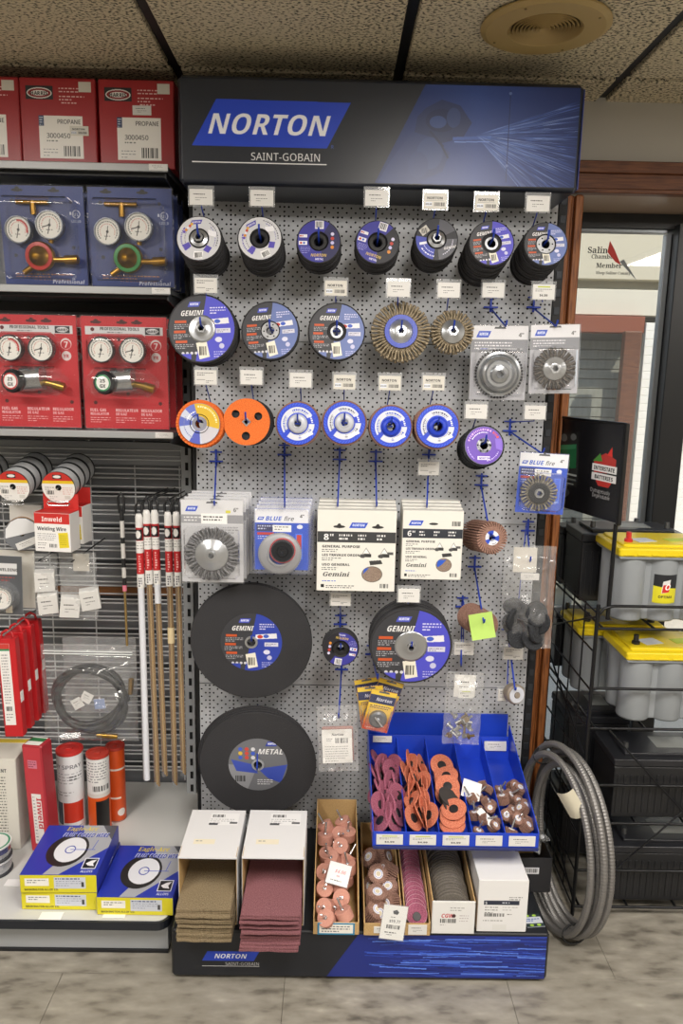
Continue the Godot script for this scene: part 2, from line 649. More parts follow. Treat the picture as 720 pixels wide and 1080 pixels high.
func make_grains():
	# grey-brown stone-look vinyl, streaks along x
	var fl := noise_tex(8.0, ["4a463f", "69645b", "878277", "938e83", "9f9a8e", "b6b1a5"], Vector2(1.0, 2.8), 512, 3, 7)
	var fm := grain("floor", fl, 1.15, 0.42, 0.6, true)
	fm.uv1_scale = Vector3(0.9, 0.9, 0.9)
	# fissured mineral-fibre ceiling tile: beige, the shade of its worm holes darkened into the colour
	var img := Image.create(512, 512, false, Image.FORMAT_RGBA8)
	var n1 := FastNoiseLite.new()
	n1.seed = 5
	n1.frequency = 1.0
	n1.fractal_octaves = 3
	for y in 512:
		for x in 512:
			var v := 0.0
			var fx := x / 512.0
			var fy := y / 512.0
			for i in 2:
				for j in 2:
					v += (fx if i == 0 else 1.0 - fx) * (fy if j == 0 else 1.0 - fy) * n1.get_noise_2d((fx + i) * 44.0, (fy + j) * 75.0)
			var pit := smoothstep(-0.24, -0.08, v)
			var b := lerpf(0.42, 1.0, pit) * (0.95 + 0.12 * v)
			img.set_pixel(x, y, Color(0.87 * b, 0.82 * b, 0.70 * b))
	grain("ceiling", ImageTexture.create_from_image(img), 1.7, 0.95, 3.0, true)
	grain("abrasive", noise_tex(26.0, ["1b1b1d", "2a2a2d", "333336", "48484c"], Vector2.ONE, 256, 8, 2), 14.0, 0.8, 1.5)
	grain("peg", noise_tex(6.0, ["adb0b4", "b6b9bd", "bfc1c5"], Vector2.ONE, 128, 9, 3), 2.0, 0.38)
	grain("wood", noise_tex(4.0, ["4a2812", "7a4520", "9a5e30", "a86a38"], Vector2(9.0, 0.7), 256, 12, 4), 3.0, 0.45)
	grain("woodx", noise_tex(4.0, ["42261a", "5e3826", "74482f", "83553a"], Vector2(0.7, 9.0), 256, 13, 4), 3.0, 0.45)
	grain("pad_brown", noise_tex(26.0, ["5d513d", "7c6c52", "8a7b60", "9f9074"], Vector2(1.4, 0.7), 256, 14, 3), 9.0, 0.95, 3.0)
	grain("pad_maroon", noise_tex(26.0, ["603a40", "7c4e54", "895b60", "9b6f72"], Vector2(1.4, 0.7), 256, 15, 3), 9.0, 0.95, 3.0)
	grain("stone_pink", noise_tex(14.0, ["b07868", "c68f7e", "d3a392"], Vector2.ONE, 128, 16, 3), 20.0, 0.9)
	grain("flap_brown", noise_tex(6.0, ["5f4239", "8a695c", "a37f70", "775549"], Vector2(0.6, 4.0), 128, 17, 3), 16.0, 0.9)
	grain("kraft", noise_tex(20.0, ["b08f5e", "bd9c69", "c6a674"], Vector2(3.0, 1.0), 128, 18, 3), 6.0, 0.85)
	grain("orange_grit", noise_tex(16.0, ["cf5a1e", "e4702c", "ee8540"], Vector2.ONE, 128, 19, 3), 16.0, 0.85)
	grain("red_grit", noise_tex(12.0, ["ab5640", "c77458", "da9276"], Vector2.ONE, 128, 20, 3), 16.0, 0.85)
	grain("purple_felt", noise_tex(14.0, ["74394f", "985369", "b4738a"], Vector2.ONE, 128, 21, 3), 16.0, 0.95)
	grain("scrub", noise_tex(18.0, ["101113", "2a2c30", "4a4d53"], Vector2.ONE, 128, 22, 2), 14.0, 0.95, 3.0)
	grain("siding", noise_tex(6.0, ["7b7f78", "878b83", "90948c"], Vector2(6.0, 1.0), 128, 23, 3), 1.0, 0.8, 0.0, true)
	grain("metal_dark", noise_tex(5.0, ["76797c", "82858a", "8d9094"], Vector2(0.6, 4.0), 128, 24, 3), 1.5, 0.4, 0.0, false, 0.3)

func room():
	var white := M("b5b1a8", 0.9)
	# floor: a slab and the tiles laid on it
	var fl := structure("floor", bx(Vector3(6.4, 0.1, 6.0), M("6f6b63", 0.8), 0, Vector3(0, -0.054, 2.5)), "grey stone-look vinyl tile floor")
	var tile := MB.new().box(Vector3.ZERO, Vector3(0.6092, 0.004, 0.3042), 0.0006).one(mats["floor"])
	for j in 20:
		for i in 11:
			var px := -3.2 + 0.305 * (j % 2) + 0.61 * i - 0.05
			A(fl, "floor_tile", tile, Vector3(px, -0.002, -0.32 + 0.305 * j + 0.01))
	# ceiling: slab, suspension bars with shadow-line dark in their colour, tiles
	var cl := structure("ceiling", bx(Vector3(6.4, 0.1, 6.2), M("2a2b2e", 0.9), 0, Vector3(0, 2.53, 2.4)), "suspended ceiling of fissured beige mineral tiles with grid bars coloured as shadow lines")
	var xs := []
	for k in range(-4, 6):
		xs.append(-0.5437 + 0.61 * k)
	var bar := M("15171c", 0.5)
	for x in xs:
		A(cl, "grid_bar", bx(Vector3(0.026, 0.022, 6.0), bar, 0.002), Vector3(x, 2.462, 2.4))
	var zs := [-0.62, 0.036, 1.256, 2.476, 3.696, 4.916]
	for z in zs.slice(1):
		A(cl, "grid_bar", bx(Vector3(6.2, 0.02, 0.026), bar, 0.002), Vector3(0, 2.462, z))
	for k in range(-5, 6):
		for j in zs.size() - 1:
			var x0: float = -0.5437 + 0.61 * k
			var cx := x0 + 0.305
			var z0: float = zs[j]
			var z1: float = zs[j + 1]
			var lamp := false
			for p in LAMPS:
				if absf(p[0] - cx) < 0.2 and p[1] > z0 and p[1] < z1:
					lamp = true
			if lamp:
				continue
			var key := "tile%d" % j
			if not meshes.has(key):
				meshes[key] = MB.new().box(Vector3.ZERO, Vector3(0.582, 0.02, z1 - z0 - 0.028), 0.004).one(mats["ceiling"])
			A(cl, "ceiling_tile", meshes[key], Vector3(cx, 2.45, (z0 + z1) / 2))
	# walls (with thickness); the one behind the stand steps forward where the window is
	structure("wall_back", bx(Vector3(3.8, 2.6, 0.12), white, 0, Vector3(-1.3, 1.25, -0.44)), "plain light wall behind the gondola shelving")
	structure("wall_left", bx(Vector3(0.12, 2.6, 6.2), white, 0, Vector3(-3.16, 1.25, 2.4)), "plain light side wall of the shop")
	structure("wall_front", bx(Vector3(6.4, 2.6, 0.12), white, 0, Vector3(0, 1.25, 5.4)), "plain light wall at the far end of the shop")
	structure("wall_right", bx(Vector3(0.12, 2.6, 6.2), white, 0, Vector3(3.16, 1.25, 2.4)), "plain light side wall beside the window")
	var wr := MB.new()
	wr.box(Vector3(1.83, 2.375, -0.194), Vector3(2.6, 0.33, 0.12))          # bulkhead above the recess
	wr.box(Vector3(0.575, 1.1, -0.31), Vector3(0.05, 2.24, 0.34))           # side of the recess
	wr.box(Vector3(2.75, 1.1, -0.3), Vector3(0.82, 2.24, 0.3))
	wr.box(Vector3(1.5, 0.0, -0.42), Vector3(1.8, 0.06, 0.1))
	structure("wall_window", wr.one(white), "pale wall strip above the recessed shop window")
	# dark stained wooden casing: head board and side post with a moulded profile
	var head := MB.new()
	head.box(Vector3(1.6, 2.252, -0.118), Vector3(2.2, 0.034, 0.04), 0.004)
	head.box(Vector3(1.6, 2.212, -0.124), Vector3(2.2, 0.05, 0.028), 0.004)
	head.box(Vector3(1.6, 2.186, -0.12), Vector3(2.2, 0.014, 0.036), 0.004)
	structure("trim_1", head.one(mats["woodx"]), "dark stained wooden casing board above the window")
	var post := MB.new()
	post.box(Vector3(0.585, 1.08, -0.112), Vector3(0.03, 2.18, 0.05), 0.006)
	post.box(Vector3(0.603, 1.08, -0.118), Vector3(0.012, 2.18, 0.03), 0.003)
	post.box(Vector3(0.62, 1.08, -0.11), Vector3(0.026, 2.18, 0.052), 0.006)
	structure("trim_2", post.one(mats["wood"]), "brown wooden casing post between the abrasives stand and the window")
	# soffit of the recess, black metal frame, panes
	structure("trim_3", bx(Vector3(2.2, 0.04, 0.3), M("a08a76", 0.3), 0.003, Vector3(1.62, 2.2, -0.28)), "brownish painted soffit of the window recess")
	var win := structure("window_1", MB.new().box(Vector3(1.6, 2.156, -0.41), Vector3(2.2, 0.05, 0.06), 0.003).box(Vector3(0.615, 1.07, -0.41), Vector3(0.03, 2.15, 0.06), 0.003).box(Vector3(1.6, 0.04, -0.41), Vector3(2.2, 0.06, 0.06), 0.003).box(Vector3(1.075, 1.07, -0.39), Vector3(0.085, 2.15, 0.1), 0.004).one(M("1a1c1f", 0.35)), "shop window with black metal frame")
	A(win, "glazing_bead", MB.new().box(Vector3(1.022, 1.07, -0.405), Vector3(0.02, 2.1, 0.03), 0.003).one(M("8f9498", 0.3, 0.6)))
	A(win, "glazing_bead", MB.new().box(Vector3(0.82, 2.126, -0.405), Vector3(0.39, 0.012, 0.03), 0.002).one(M("8f9498", 0.3, 0.6)))
	A(win, "pane", bx(Vector3(0.385, 2.06, 0.006), clear_plastic(0.04, 0.02), 0, Vector3(0.82, 1.09, -0.41)))
	A(win, "pane", bx(Vector3(1.3, 2.06, 0.006), clear_plastic(0.04, 0.02), 0, Vector3(1.77, 1.09, -0.41)))
	# lettering and red painted mark stuck on the pane
	var ink := M("23201f", 0.7)
	for wd in [["Salina", Vector3(0.7545, 2.0474, -0.405), 0.027], ["Chamber", Vector3(0.7687, 2.0323, -0.405), 0.018], ["Member", Vector3(0.7873, 2.0017, -0.405), 0.021], ["Shop Saline County", Vector3(0.7888, 1.9831, -0.405), 0.0122]]:
		A(win, "lettering", letters(wd[0], wd[2], 0.0006, "s", ink, true), wd[1])
	A(win, "painted_mark", MB.new().prism(PackedVector2Array([Vector2(0, 0.0), Vector2(0.018, -0.028), Vector2(0.044, -0.078), Vector2(0.024, -0.068), Vector2(-0.006, -0.036)]), 0, 0.0006).one(M("c43a33", 0.6)), Vector3(0.8281, 2.0951, -0.405))
	A(win, "painted_mark", MB.new().prism(PackedVector2Array([Vector2(0.0, 0.0), Vector2(0.014, 0.008), Vector2(0.066, -0.062)]), 0, 0.0006).one(M("7f8487", 0.6)), Vector3(0.8661, 2.0282, -0.405))
	# round beige air diffuser in the ceiling
	var df := T("ceiling_diffuser", "round beige ceiling diffuser with concentric rings", "air diffuser", Vector3(0.378, 2.44, 0.355))
	A(df, "plate", MB.new().lathe([Vector2(0.148, 0.004), Vector2(0.148, 0.008), Vector2(0.135, 0.014), Vector2(0.086, 0.014), Vector2(0.08, 0.005)], 48, 0, false).one(M("b39a63", 0.5)), Vector3.ZERO, Vector3(PI / 2, 0, 0))
	A(df, "backing", MB.new().lathe([Vector2(0.082, 0.002), Vector2(0.0, 0.002)], 32).one(M("6a5a38", 0.7)), Vector3.ZERO, Vector3(PI / 2, 0, 0))
	for k in 9:
		var rr := 0.008 + 0.0088 * k
		A(df, "ring", MB.new().lathe([Vector2(rr, 0.003), Vector2(rr + 0.0055, 0.010), Vector2(rr + 0.0045, 0.013), Vector2(rr - 0.001, 0.006)], 40).one(M("a98f59", 0.5)), Vector3.ZERO, Vector3(PI / 2, 0, 0))
	for k in 4:
		A(df, "screw", MB.new().lathe([Vector2(0.004, 0.012), Vector2(0.003, 0.0155), Vector2(0, 0.0155)], 8).one(M("8b7a4e", 0.4, 0.6)), Vector3(cos(0.6 + k * PI / 2) * 0.125, 0, sin(0.6 + k * PI / 2) * 0.125), Vector3(PI / 2, 0, 0))

func letters(s: String, size: float, depth: float, font: String, m: Material, italic := false) -> Mesh:
	var tm := TextMesh.new()
	var f := SystemFont.new()
	f.font_names = PackedStringArray(["Droid Serif" if font in ["s", "i"] else "Droid Sans"])
	f.font_weight = 700 if font in ["b", "s"] else 400
	keep.append(f)
	tm.font = f
	tm.text = s
	tm.font_size = 32
	tm.pixel_size = size / 32.0
	tm.depth = depth
	tm.curve_step = 3.0
	tm.horizontal_alignment = HORIZONTAL_ALIGNMENT_LEFT
	tm.vertical_alignment = VERTICAL_ALIGNMENT_BOTTOM
	tm.material = m
	return tm

func outside():
	# the porch seen through the pane
	var wall := structure("wall_porch", bx(Vector3(5.0, 3.4, 0.1), M("8a8d86", 0.9), 0, Vector3(2.2, 1.4, -3.3)), "grey siding wall of the porch beyond the window")
	var board := MB.new().box(Vector3.ZERO, Vector3(2.2, 0.062, 0.02), 0.003).one(mats["siding"])
	for i in 27:
		A(wall, "siding_board", board, Vector3(1.0, 0.1 + 0.068 * i, -3.23))
	structure("ground_outside", bx(Vector3(12.0, 0.1, 9.0), M("b5b0a6", 0.9), 0, Vector3(2.0, -0.12, -5.0)), "pale concrete ground outside the window")
	structure("beam_porch", bx(Vector3(4.6, 0.46, 0.12), M("cfc8b2", 0.8), 0.004, Vector3(2.2, 2.4055 + 0.12, -3.1)), "cream painted porch fascia board, the upper one")
	structure("beam_shade", bx(Vector3(4.6, 0.14, 0.06), M("cfc8b2", 0.8), 0.003, Vector3(2.2, 2.2638, -3.21)), "recessed cream board between the porch fascia boards")
	structure("beam_sill", bx(Vector3(4.6, 0.17, 0.12), M("ded9c8", 0.8), 0.004, Vector3(2.2, 2.1456, -3.1)), "cream painted porch fascia board, the lower one")
	structure("beam_brown", bx(Vector3(0.5, 0.11, 0.14), M("8a4a32", 0.7), 0.004, Vector3(1.7425, 1.9965, -3.05)), "short brown porch beam")
	structure("column_porch", bx(Vector3(0.12, 2.0, 0.06), mats["woodx"], 0.01, Vector3(1.8898, 0.95, -2.92)), "brown wooden porch column")
	var sx: float = 1.9993
	var rib := MB.new().box(Vector3.ZERO, Vector3(0.9, 0.0535, 0.03), 0.003).one(M("f4f3ec", 0.6))
	var sh := structure("wall_shutter", bx(Vector3(0.9, 2.0, 0.03), M("e6e4da", 0.7), 0, Vector3(sx + 0.45, 1.0, -3.0)), "white ribbed shutter beyond the porch column")
	for i in 37:
		A(sh, "shutter_slat", rib, Vector3(sx + 0.45, 0.04 + 0.054 * i, -2.985))

func display_stand():
	var o := T("display_stand", "pegboard display stand with black and blue printed header and plinth", "display stand", Vector3.ZERO)
	# header print
	var c := CV.new(1024, 260, "272b33")
	for x in range(500, 1024):
		var y1: float = 260.0 if x > 624 else (x - 500) * 260.0 / 124.0
		var k: float = absf(x - 760) / 300.0
		c.r(x, 260 - y1, 1, y1, Color("2a4790").lerp(Color("1b2b5e"), clampf(k, 0, 1)).to_html(false))
	# gloved hands on a grinder, then the sparks
	c.p([[628, 60], [668, 38], [716, 52], [748, 96], [726, 136], [668, 152], [600, 128], [606, 84]], "223263")
	c.p([[596, 122], [650, 138], [694, 176], [676, 226], [600, 260], [506, 260], [540, 200]], "283c74")
	c.e(668, 92, 40, 30, "1b2a56").e(642, 178, 34, 42, "30477f").e(660, 96, 22, 16, "344c88").e(700, 84, 18, 26, "2c4178").e(612, 210, 26, 36, "2a3f78")
	c.l(640, 120, 676, 160, 6, "1c2a54").l(668, 150, 690, 190, 5, "1c2a54").l(700, 138, 800, 133, 8, "3a5cae").l(704, 147, 796, 144, 3, "6f90d8")
	for i in 420:
		var a := c.rng.randf_range(-0.35, 0.85)
		var r0 := c.rng.randf_range(0, 240)
		var r1 := r0 + c.rng.randf_range(20, 130)
		c.la(760 + cos(a) * r0, 128 + sin(a) * r0, 760 + cos(a) * r1, 128 + sin(a) * r1, ["4f78d8", "8aa6ea", "6d8fe0", "a9bff2"][i % 4], c.rng.randf_range(0.15, 0.6))
	c.r(843, 10, 2, 240, "1b2a5c").e(844, 18, 4, 4, "5d74b0").e(844, 206, 4, 4, "5d74b0")
	c.p([[88, 50], [434, 52], [374, 172], [24, 172]], "2546c4")
	c.tc("NORTON", 218, 140, 74, "f2f4f8", "b", 0.27, 1.0)
	c.t("SAINT-GOBAIN", 176, 207, 27, "f0f0f0", "r", 0.0, 1.0).r(24, 213, 350, 3, "e8e8e8").tc("R", 388, 172, 13, "4465c8", "r")
	var hd := A(o, "header", print_box(Vector3(1.027, 0.26, 0.212), MT(c.tex(), 0.32), M("1f2430", 0.35), 0.012), Vector3(0.0105, 2.236, 0.108))
	A(hd, "end_cap", bx(Vector3(0.003, 0.24, 0.19), M("24388a", 0.35), 0.001), Vector3(0.5145, 0, 0))
	# plinth
	c = CV.new(1024, 152, "1d2027")
	c.p([[505, 0], [1024, 0], [1024, 152], [420, 152]], "1d2c7e")
	for i in 120:
		var y := c.rng.randf_range(6, 146)
		var x := c.rng.randf_range(520, 980)
		var ln := c.rng.randf_range(40, 220)
		c.l(x, y, x + ln, y - c.rng.randf_range(-14, 8), c.rng.randf_range(1, 5), ["2c48ae", "3d62d0", "24389a", "5b82e6", "1a2668"][i % 5])
	c.p([[400, 152], [485, 0], [505, 0], [420, 152]], "1d2027")
	c.logo(76, 66, 158, 34, "2546c4").t("SAINT-GOBAIN", 140, 116, 14, "d8d8d8", "r").r(76, 118, 158, 2, "d0d0d0")
	c.speck(500, "4a4e58", 0.5)
	A(o, "plinth", print_box(Vector3(1.026, 0.147, 0.49), MT(c.tex(), 0.4), M("1b1d22", 0.5), 0.008), Vector3(0.005, 0.0795, 0.225))
	A(o, "plinth_foot", bx(Vector3(1.0, 0.006, 0.46), M("111214", 0.7)), Vector3(0.005, 0.003, 0.225))
	# perforated sheet metal: a column of holes every third of an inch times six, staggered holes between
	var g := 0.01268
	var nx := 82
	var ny := 42
	var pm := MB.new()
	var rh := 0.0031
	var oct := []
	for k in 8:
		oct.append(Vector3(cos((k + 0.5) * TAU / 8) * rh, sin((k + 0.5) * TAU / 8) * rh, 0))
	var sq := [Vector3(0.5, 0.5, 0) * g, Vector3(-0.5, 0.5, 0) * g, Vector3(-0.5, -0.5, 0) * g, Vector3(0.5, -0.5, 0) * g]
	for j in ny:
		var run := -1
		for i in nx + 1:
			var hole := i < nx and ((i + 4) % 6 == 0 or (i + j) % 2 == 0) and j > 0
			if i < nx and not hole:
				if run < 0:
					run = i
				continue
			if run >= 0:
				pm.quad(Vector3(run * g, j * g, 0), Vector3(i * g, j * g, 0), Vector3(i * g, (j + 1) * g, 0), Vector3(run * g, (j + 1) * g, 0), Vector3.BACK)
				run = -1
			if hole:
				var cc := Vector3((i + 0.5) * g, (j + 0.5) * g, 0)
				for q in 4:
					var a: Vector3 = oct[q * 2]
					var b: Vector3 = oct[(q * 2 + 1) % 8]
					var b2: Vector3 = oct[(q * 2 + 2) % 8]
					pm.tri(cc + sq[q], cc + a, cc + b, Vector3.BACK, Vector3.BACK, Vector3.BACK)
					pm.quad(cc + sq[q], cc + b, cc + b2, cc + sq[(q + 1) % 4], Vector3.BACK)
				for q in 8:
					var a: Vector3 = oct[q]
					var b: Vector3 = oct[(q + 1) % 8]
					pm.quad(cc + a, cc + b, cc + b - Vector3(0, 0, 0.0016), cc + a - Vector3(0, 0, 0.0016), -(a + b).normalized())
	# folded lip at the panel's bottom and top
	pm.box(Vector3(nx * g / 2, 0.0006, -0.006), Vector3(nx * g, 0.0012, 0.012))
	pm.box(Vector3(nx * g / 2, ny * g - 0.0004, -0.006), Vector3(nx * g, 0.0008, 0.012))
	var panel := pm.one(mats["peg"])
	for k in 4:
		A(o, "perforated_panel", panel, Vector3(-0.506, 0.1235 + 0.5336 * k, 0))
	A(o, "back_panel", bx(Vector3(1.06, 2.15, 0.02), M("101113", 0.9), 0, Vector3(0.012, 1.1, -0.06)))  # near-black sheet added behind so the perforations read dark
	for s in [-1.0, 1.0]:
		var x: float = 0.0145 + s * 0.5355
		A(o, "upright", bx(Vector3(0.026 if s > 0 else 0.012, 2.15, 0.05), M("17181b", 0.6), 0.002), Vector3(x if s > 0 else -0.513, 1.1, -0.03))
		if s < 0:
			continue
		var rungs := MB.new()
		for k in 42:
			rungs.box(Vector3(0, 0.05 + k * 0.0508, 0.001), Vector3(0.016, 0.022, 0.006), 0.001)
		var rg := A(o, "slot_ladder", rungs.one(M("3a3d42", 0.45, 0.5)), Vector3(x, 0, -0.006))
		rg.set_meta("kind", "stuff")

var tag_mats := []

func tags():
	if tag_mats.is_empty():
		var c := CV.new(120, 84, "dad8d4")
		c.m(12, 14, 92, 2, 12, "3a3a3a", 4).r(10, 54, 46, 3, "777777").m(62, 60, 40, 2, 9, "444444", 3)
		tag_mats.append(MT(c.tex(), 0.4))
		c = CV.new(120, 84, "d8d5cc")
		c.t("NORTON", 14, 34, 20, "2a2a2a").r(12, 40, 90, 2, "999999").r(8, 48, 34, 22, "dfe4ee").tc("$12.59", 25, 64, 11, "333333").bar(54, 50, 54, 20)
		tag_mats.append(MT(c.tex(), 0.4))
		c = CV.new(120, 84, "dcdcd9")
		c.r(26, 10, 68, 7, "b8c93a").m(14, 26, 92, 2, 10, "555555", 3).tc("$4.99", 60, 68, 18, "222222")
		tag_mats.append(MT(c.tex(), 0.4))
		c = CV.new(120, 84, "dbdad7")
		c.m(20, 24, 80, 1, 10, "222222", 5).m(30, 44, 60, 2, 12, "555555", 3)
		tag_mats.append(MT(c.tex(), 0.4))
	return tag_mats

# a blue wire peg hook from the board at b to its tip p, with its price-tag plate at tg
func hook(b: Vector3, p: Vector3, label: String, tag := -1, tg := Vector3.ZERO):
	var blue := M("1f3fae", 0.4)
	var o := T("peg_hook", label, "peg hook", b, "blue wire hooks on the pegboard")
	var q := p - b
	var d := q.normalized()
	A(o, "prong", MB.new().tube([Vector3(0, 0, 0.002), q * 0.5, q, q + d * 0.008 + Vector3(0, 0.009, 0), q + d * 0.012 + Vector3(0, 0.019, 0)], 0.0026, 6).one(blue))
	var bk := MB.new()
	bk.box(Vector3(0, 0.03, 0.004), Vector3(0.036, 0.004, 0.005), 0.001)
	bk.box(Vector3(0, 0.002, 0.005), Vector3(0.042, 0.005, 0.006), 0.001)
	bk.box(Vector3(0, 0.013, 0.004), Vector3(0.006, 0.05, 0.005), 0.001)
	A(o, "back_clip", bk.one(blue))
	if tag >= 0:
		var r := tg - b
		var arm := [Vector3(0, 0.026, 0.004), Vector3(r.x * 0.3, maxf(0.03, r.y * 0.5), r.z * 0.35), r + Vector3(0, -0.024, -0.004), r + Vector3(0, 0.0, -0.004)]
		A(o, "tag_arm", MB.new().tube(arm, 0.0018, 5).one(blue))
		A(o, "tag_holder", bx(Vector3(0.066, 0.05, 0.0016), clear_plastic(0.14, 0.1), 0.0005), r + Vector3(0, 0.003, -0.0012))
		A(o, "price_tag", print_box(Vector3(0.058, 0.038, 0.0024), tags()[tag], M("efefec", 0.5), 0.0002), r + Vector3(0, 0, 0.001))

func disc_print(kind: String) -> ImageTexture:
	if texs.has(kind):
		return texs[kind]
	var c: CV
	match kind:
		"silver", "silver2":
			c = CV.new(192, 192, "cfd0d4")
			c.speck(900, "ffffff", 0.5)
			c.logo(62, 14, 56, 18, "4a44a8")
			c.ringtext(96, 96, 82, -0.9, 0.5, "555566", 4).ringtext(96, 96, 72, -0.7, 0.6, "8886b8", 4).ringtext(96, 96, 78, 2.5, 3.9, "6058b0", 6).ringtext(96, 96, 62, 2.4, 4.2, "777788", 3)
			for k in 5:
				c.e(34 + k * 9, 62 - k * 8, 6, 6, ["6a4fb8", "d9882c", "e7e4f2", "c94f3a", "e2b23c"][k])
			c.p([[20, 120], [50, 108], [60, 128], [34, 146]], "5a50b4").p([[140, 60], [176, 74], [170, 96], [136, 84]], "efeff4")
			c.p([[70, 150], [110, 156], [104, 186], [64, 178]], "f4f4f4").bar(72, 158, 32, 22, "444444")
			c.p([[128, 128], [150, 142], [132, 164], [110, 150]], "5a50b4")
		"violet", "violet2":
			c = CV.new(192, 192, "3b3a98")
			c.p([[96, 96], [150, 0], [192, 0], [192, 192], [120, 192]], "23232b" if kind == "violet2" else "2d2d58")
			c.r(78, 2, 40, 38, "e6e6ea").bar(82, 6, 32, 28)
			c.r(8, 66, 36, 14, "e9e9ef").m(10, 70, 30, 1, 6, "c2482c", 6).r(6, 96, 38, 18, "ececf2").e(16, 105, 5, 5, "c33b31").e(30, 105, 5, 5, "4a63c6").m(14, 124, 44, 4, 8, "a8a6e0", 3)
			for k in 4:
				c.e(158, 62 + k * 20, 8, 8, ["d8d4f0", "bf3e34", "c8c4ea", "d98a2f"][k])
			c.tc("NORTON", 96, 166, 17, "e8c55a", "b", 0.2).tc("METAL", 100, 182, 12, "ffffff", "b", 0.2)
		"seg", "seg2":
			c = CV.new(192, 192, "2a2b31")
			c.p([[96, 96], [0, 60], [0, 150], [60, 192]], "3f4bb0").p([[96, 96], [192, 110], [192, 192], [90, 192]], "3f4bb0" if kind == "seg2" else "5f6068")
			c.p([[96, 96], [130, 0], [192, 0], [192, 70]], "55565e")
			c.p([[22, 40], [60, 20], [74, 50], [36, 70]], "c9c6bd").bar(34, 34, 30, 24)
			c.ringtext(96, 96, 76, 0.2, 1.4, "dcdcf0", 4).ringtext(96, 96, 64, 2.0, 3.0, "cfd3f2", 4).ringtext(96, 96, 80, 1.9, 2.8, "e9e9f4", 6).r(14, 96, 34, 12, "ececf2")
			c.tc("GEMINI", 150, 150, 16, "f2f2f2", "b", 0.25)
		"prism":
			c = CV.new(192, 192, "6743b4")
			c.ringtext(96, 96, 80, 3.4, 5.2, "d8a8e6", 10, 0.06).ringtext(96, 96, 66, 3.6, 5.0, "ffffff", 5).ringtext(96, 96, 80, 5.3, 6.4, "e4463c", 12, 0.06).ringtext(96, 96, 78, 0.4, 1.4, "cdbdf0", 5)
			c.r(64, 150, 62, 18, "e8e4f4").t("NORTON", 70, 165, 14, "4a34a0").ringtext(96, 96, 82, 2.2, 3.1, "b49be6", 6)
			c.p([[150, 60], [184, 60], [186, 120], [156, 110]], "8463d2")
		"flapblue", "flapblue2":
			c = CV.new(192, 192, "2746cc")
			for k in 40:
				var a := TAU * k / 40
				c.l(96 + cos(a) * 84, 96 + sin(a) * 84, 96 + cos(a + 0.12) * 95, 96 + sin(a + 0.12) * 95, 3, "4466e6")
			c.e(96, 96, 76, 76, "d9dde6").e(96, 96, 50, 50, "2c4cd4")
			for s in [[0.4, 1.5], [2.6, 3.7], [4.3, 5.5]]:
				c.ringtext(96, 96, 64, s[0], s[1], "3652c4" if kind == "flapblue" else "4a4f66", 7).ringtext(96, 96, 55, s[0], s[1], "8a90a6", 3)
			c.p([[96, 96], [192, 40], [192, 96]], "2746cc").p([[20, 150], [60, 110], [70, 124], [36, 168]], "2746cc").ringtext(96, 96, 66, 5.7, 6.2, "ffffff", 8)
			c.p([[110, 150], [160, 128], [168, 142], [116, 168]], "f2f2f2")
		"flapora":
			c = CV.new(192, 192, "c9cfe0")
			c.p([[96, 96], [70, 0], [192, 0], [192, 120]], "d9b32e").p([[96, 96], [192, 120], [170, 192], [110, 192]], "c9c7cf")
			c.p([[96, 96], [0, 60], [0, 110]], "5d6cc0").p([[96, 96], [40, 192], [100, 192]], "5560bd").p([[96, 96], [20, 20], [70, 0]], "6a76c8")
			c.ringtext(96, 96, 80, 4.6, 6.2, "fff4c4", 8).ringtext(96, 96, 72, 2.0, 3.6, "7a84b6", 5).ringtext(96, 96, 60, 3.4, 4.4, "ffffff", 5)
		_:
			# the large two-tone label: charcoal with warnings, violet half
			var vio := {"gemini": "544fc4", "gemini2": "6a7bb4", "gemini3": "4f50c8", "chop": "2f43a8", "metal": "8d8f94"}[kind] as String
			c = CV.new(224, 224, "3a3b40")
			if kind == "metal":
				c = CV.new(224, 224, "6d6f74")
				c.p([[0, 112], [110, 120], [70, 224], [0, 224]], "8f9196").p([[10, 90], [96, 112], [112, 150], [30, 140]], "3b4fae").p([[112, 130], [224, 110], [200, 190], [150, 170]], "3b4fae")
				c.t("METAL", 110, 66, 30, "f0f0f0", "b", 0.25).logo(140, 12, 50, 20, "2b3fa8")
				for k in 9:
					c.e(46 + (k % 3) * 24, 46 + (k / 3) * 18, 8, 8, ["3b5bc8", "c8463a", "d8d8dc", "d8b43a", "c8463a", "3b5bc8"][k % 6])
				c.bar(26, 160, 40, 26).m(110, 176, 60, 3, 9, "e4e4e8", 3)
			else:
				c.speck(800, "56575e", 0.5)
				c.p([[132, 0], [224, 0], [224, 224], [86, 224]], vio)
				c.logo(66, 20, 46, 17, "4a56c4")
				c.t("GEMINI", 40, 67, 25, "f6f6f6", "b", 0.28, 0.82)
				for k in 3:
					c.r(16 + 4 * absi(k - 1), 82 + k * 34, 40, 9, "c9572e").m(14 + 4 * absi(k - 1), 95 + k * 34, 66, 3, 6, "a9aab0", 3)
				for k in 4:
					c.e(44 + k * 15, 194, 5, 5, "d2d2d8")
				c.p([[90, 160], [126, 152], [136, 208], [100, 216]], "ece8d8").bar(100, 172, 26, 30)
				c.p([[128, 82], [204, 76], [206, 96], [126, 100]], "e8e8ee").e(144, 90, 10, 7, "c23c38").e(166, 88, 10, 7, "3c5cc4")
				c.m(142, 40, 54, 3, 9, "dcdcf4", 4).r(160, 112, 50, 16, "d4d4e2").m(164, 117, 40, 2, 6, "55557a", 2).e(168, 150, 12, 9, "dcdcf0").e(178, 172, 9, 9, "c8c8e6").m(150, 190, 40, 3, 8, "c9c9ec", 3)
				c.r(20, 196, 52, 20, vio)
	texs[kind] = c.tex()
	return texs[kind]

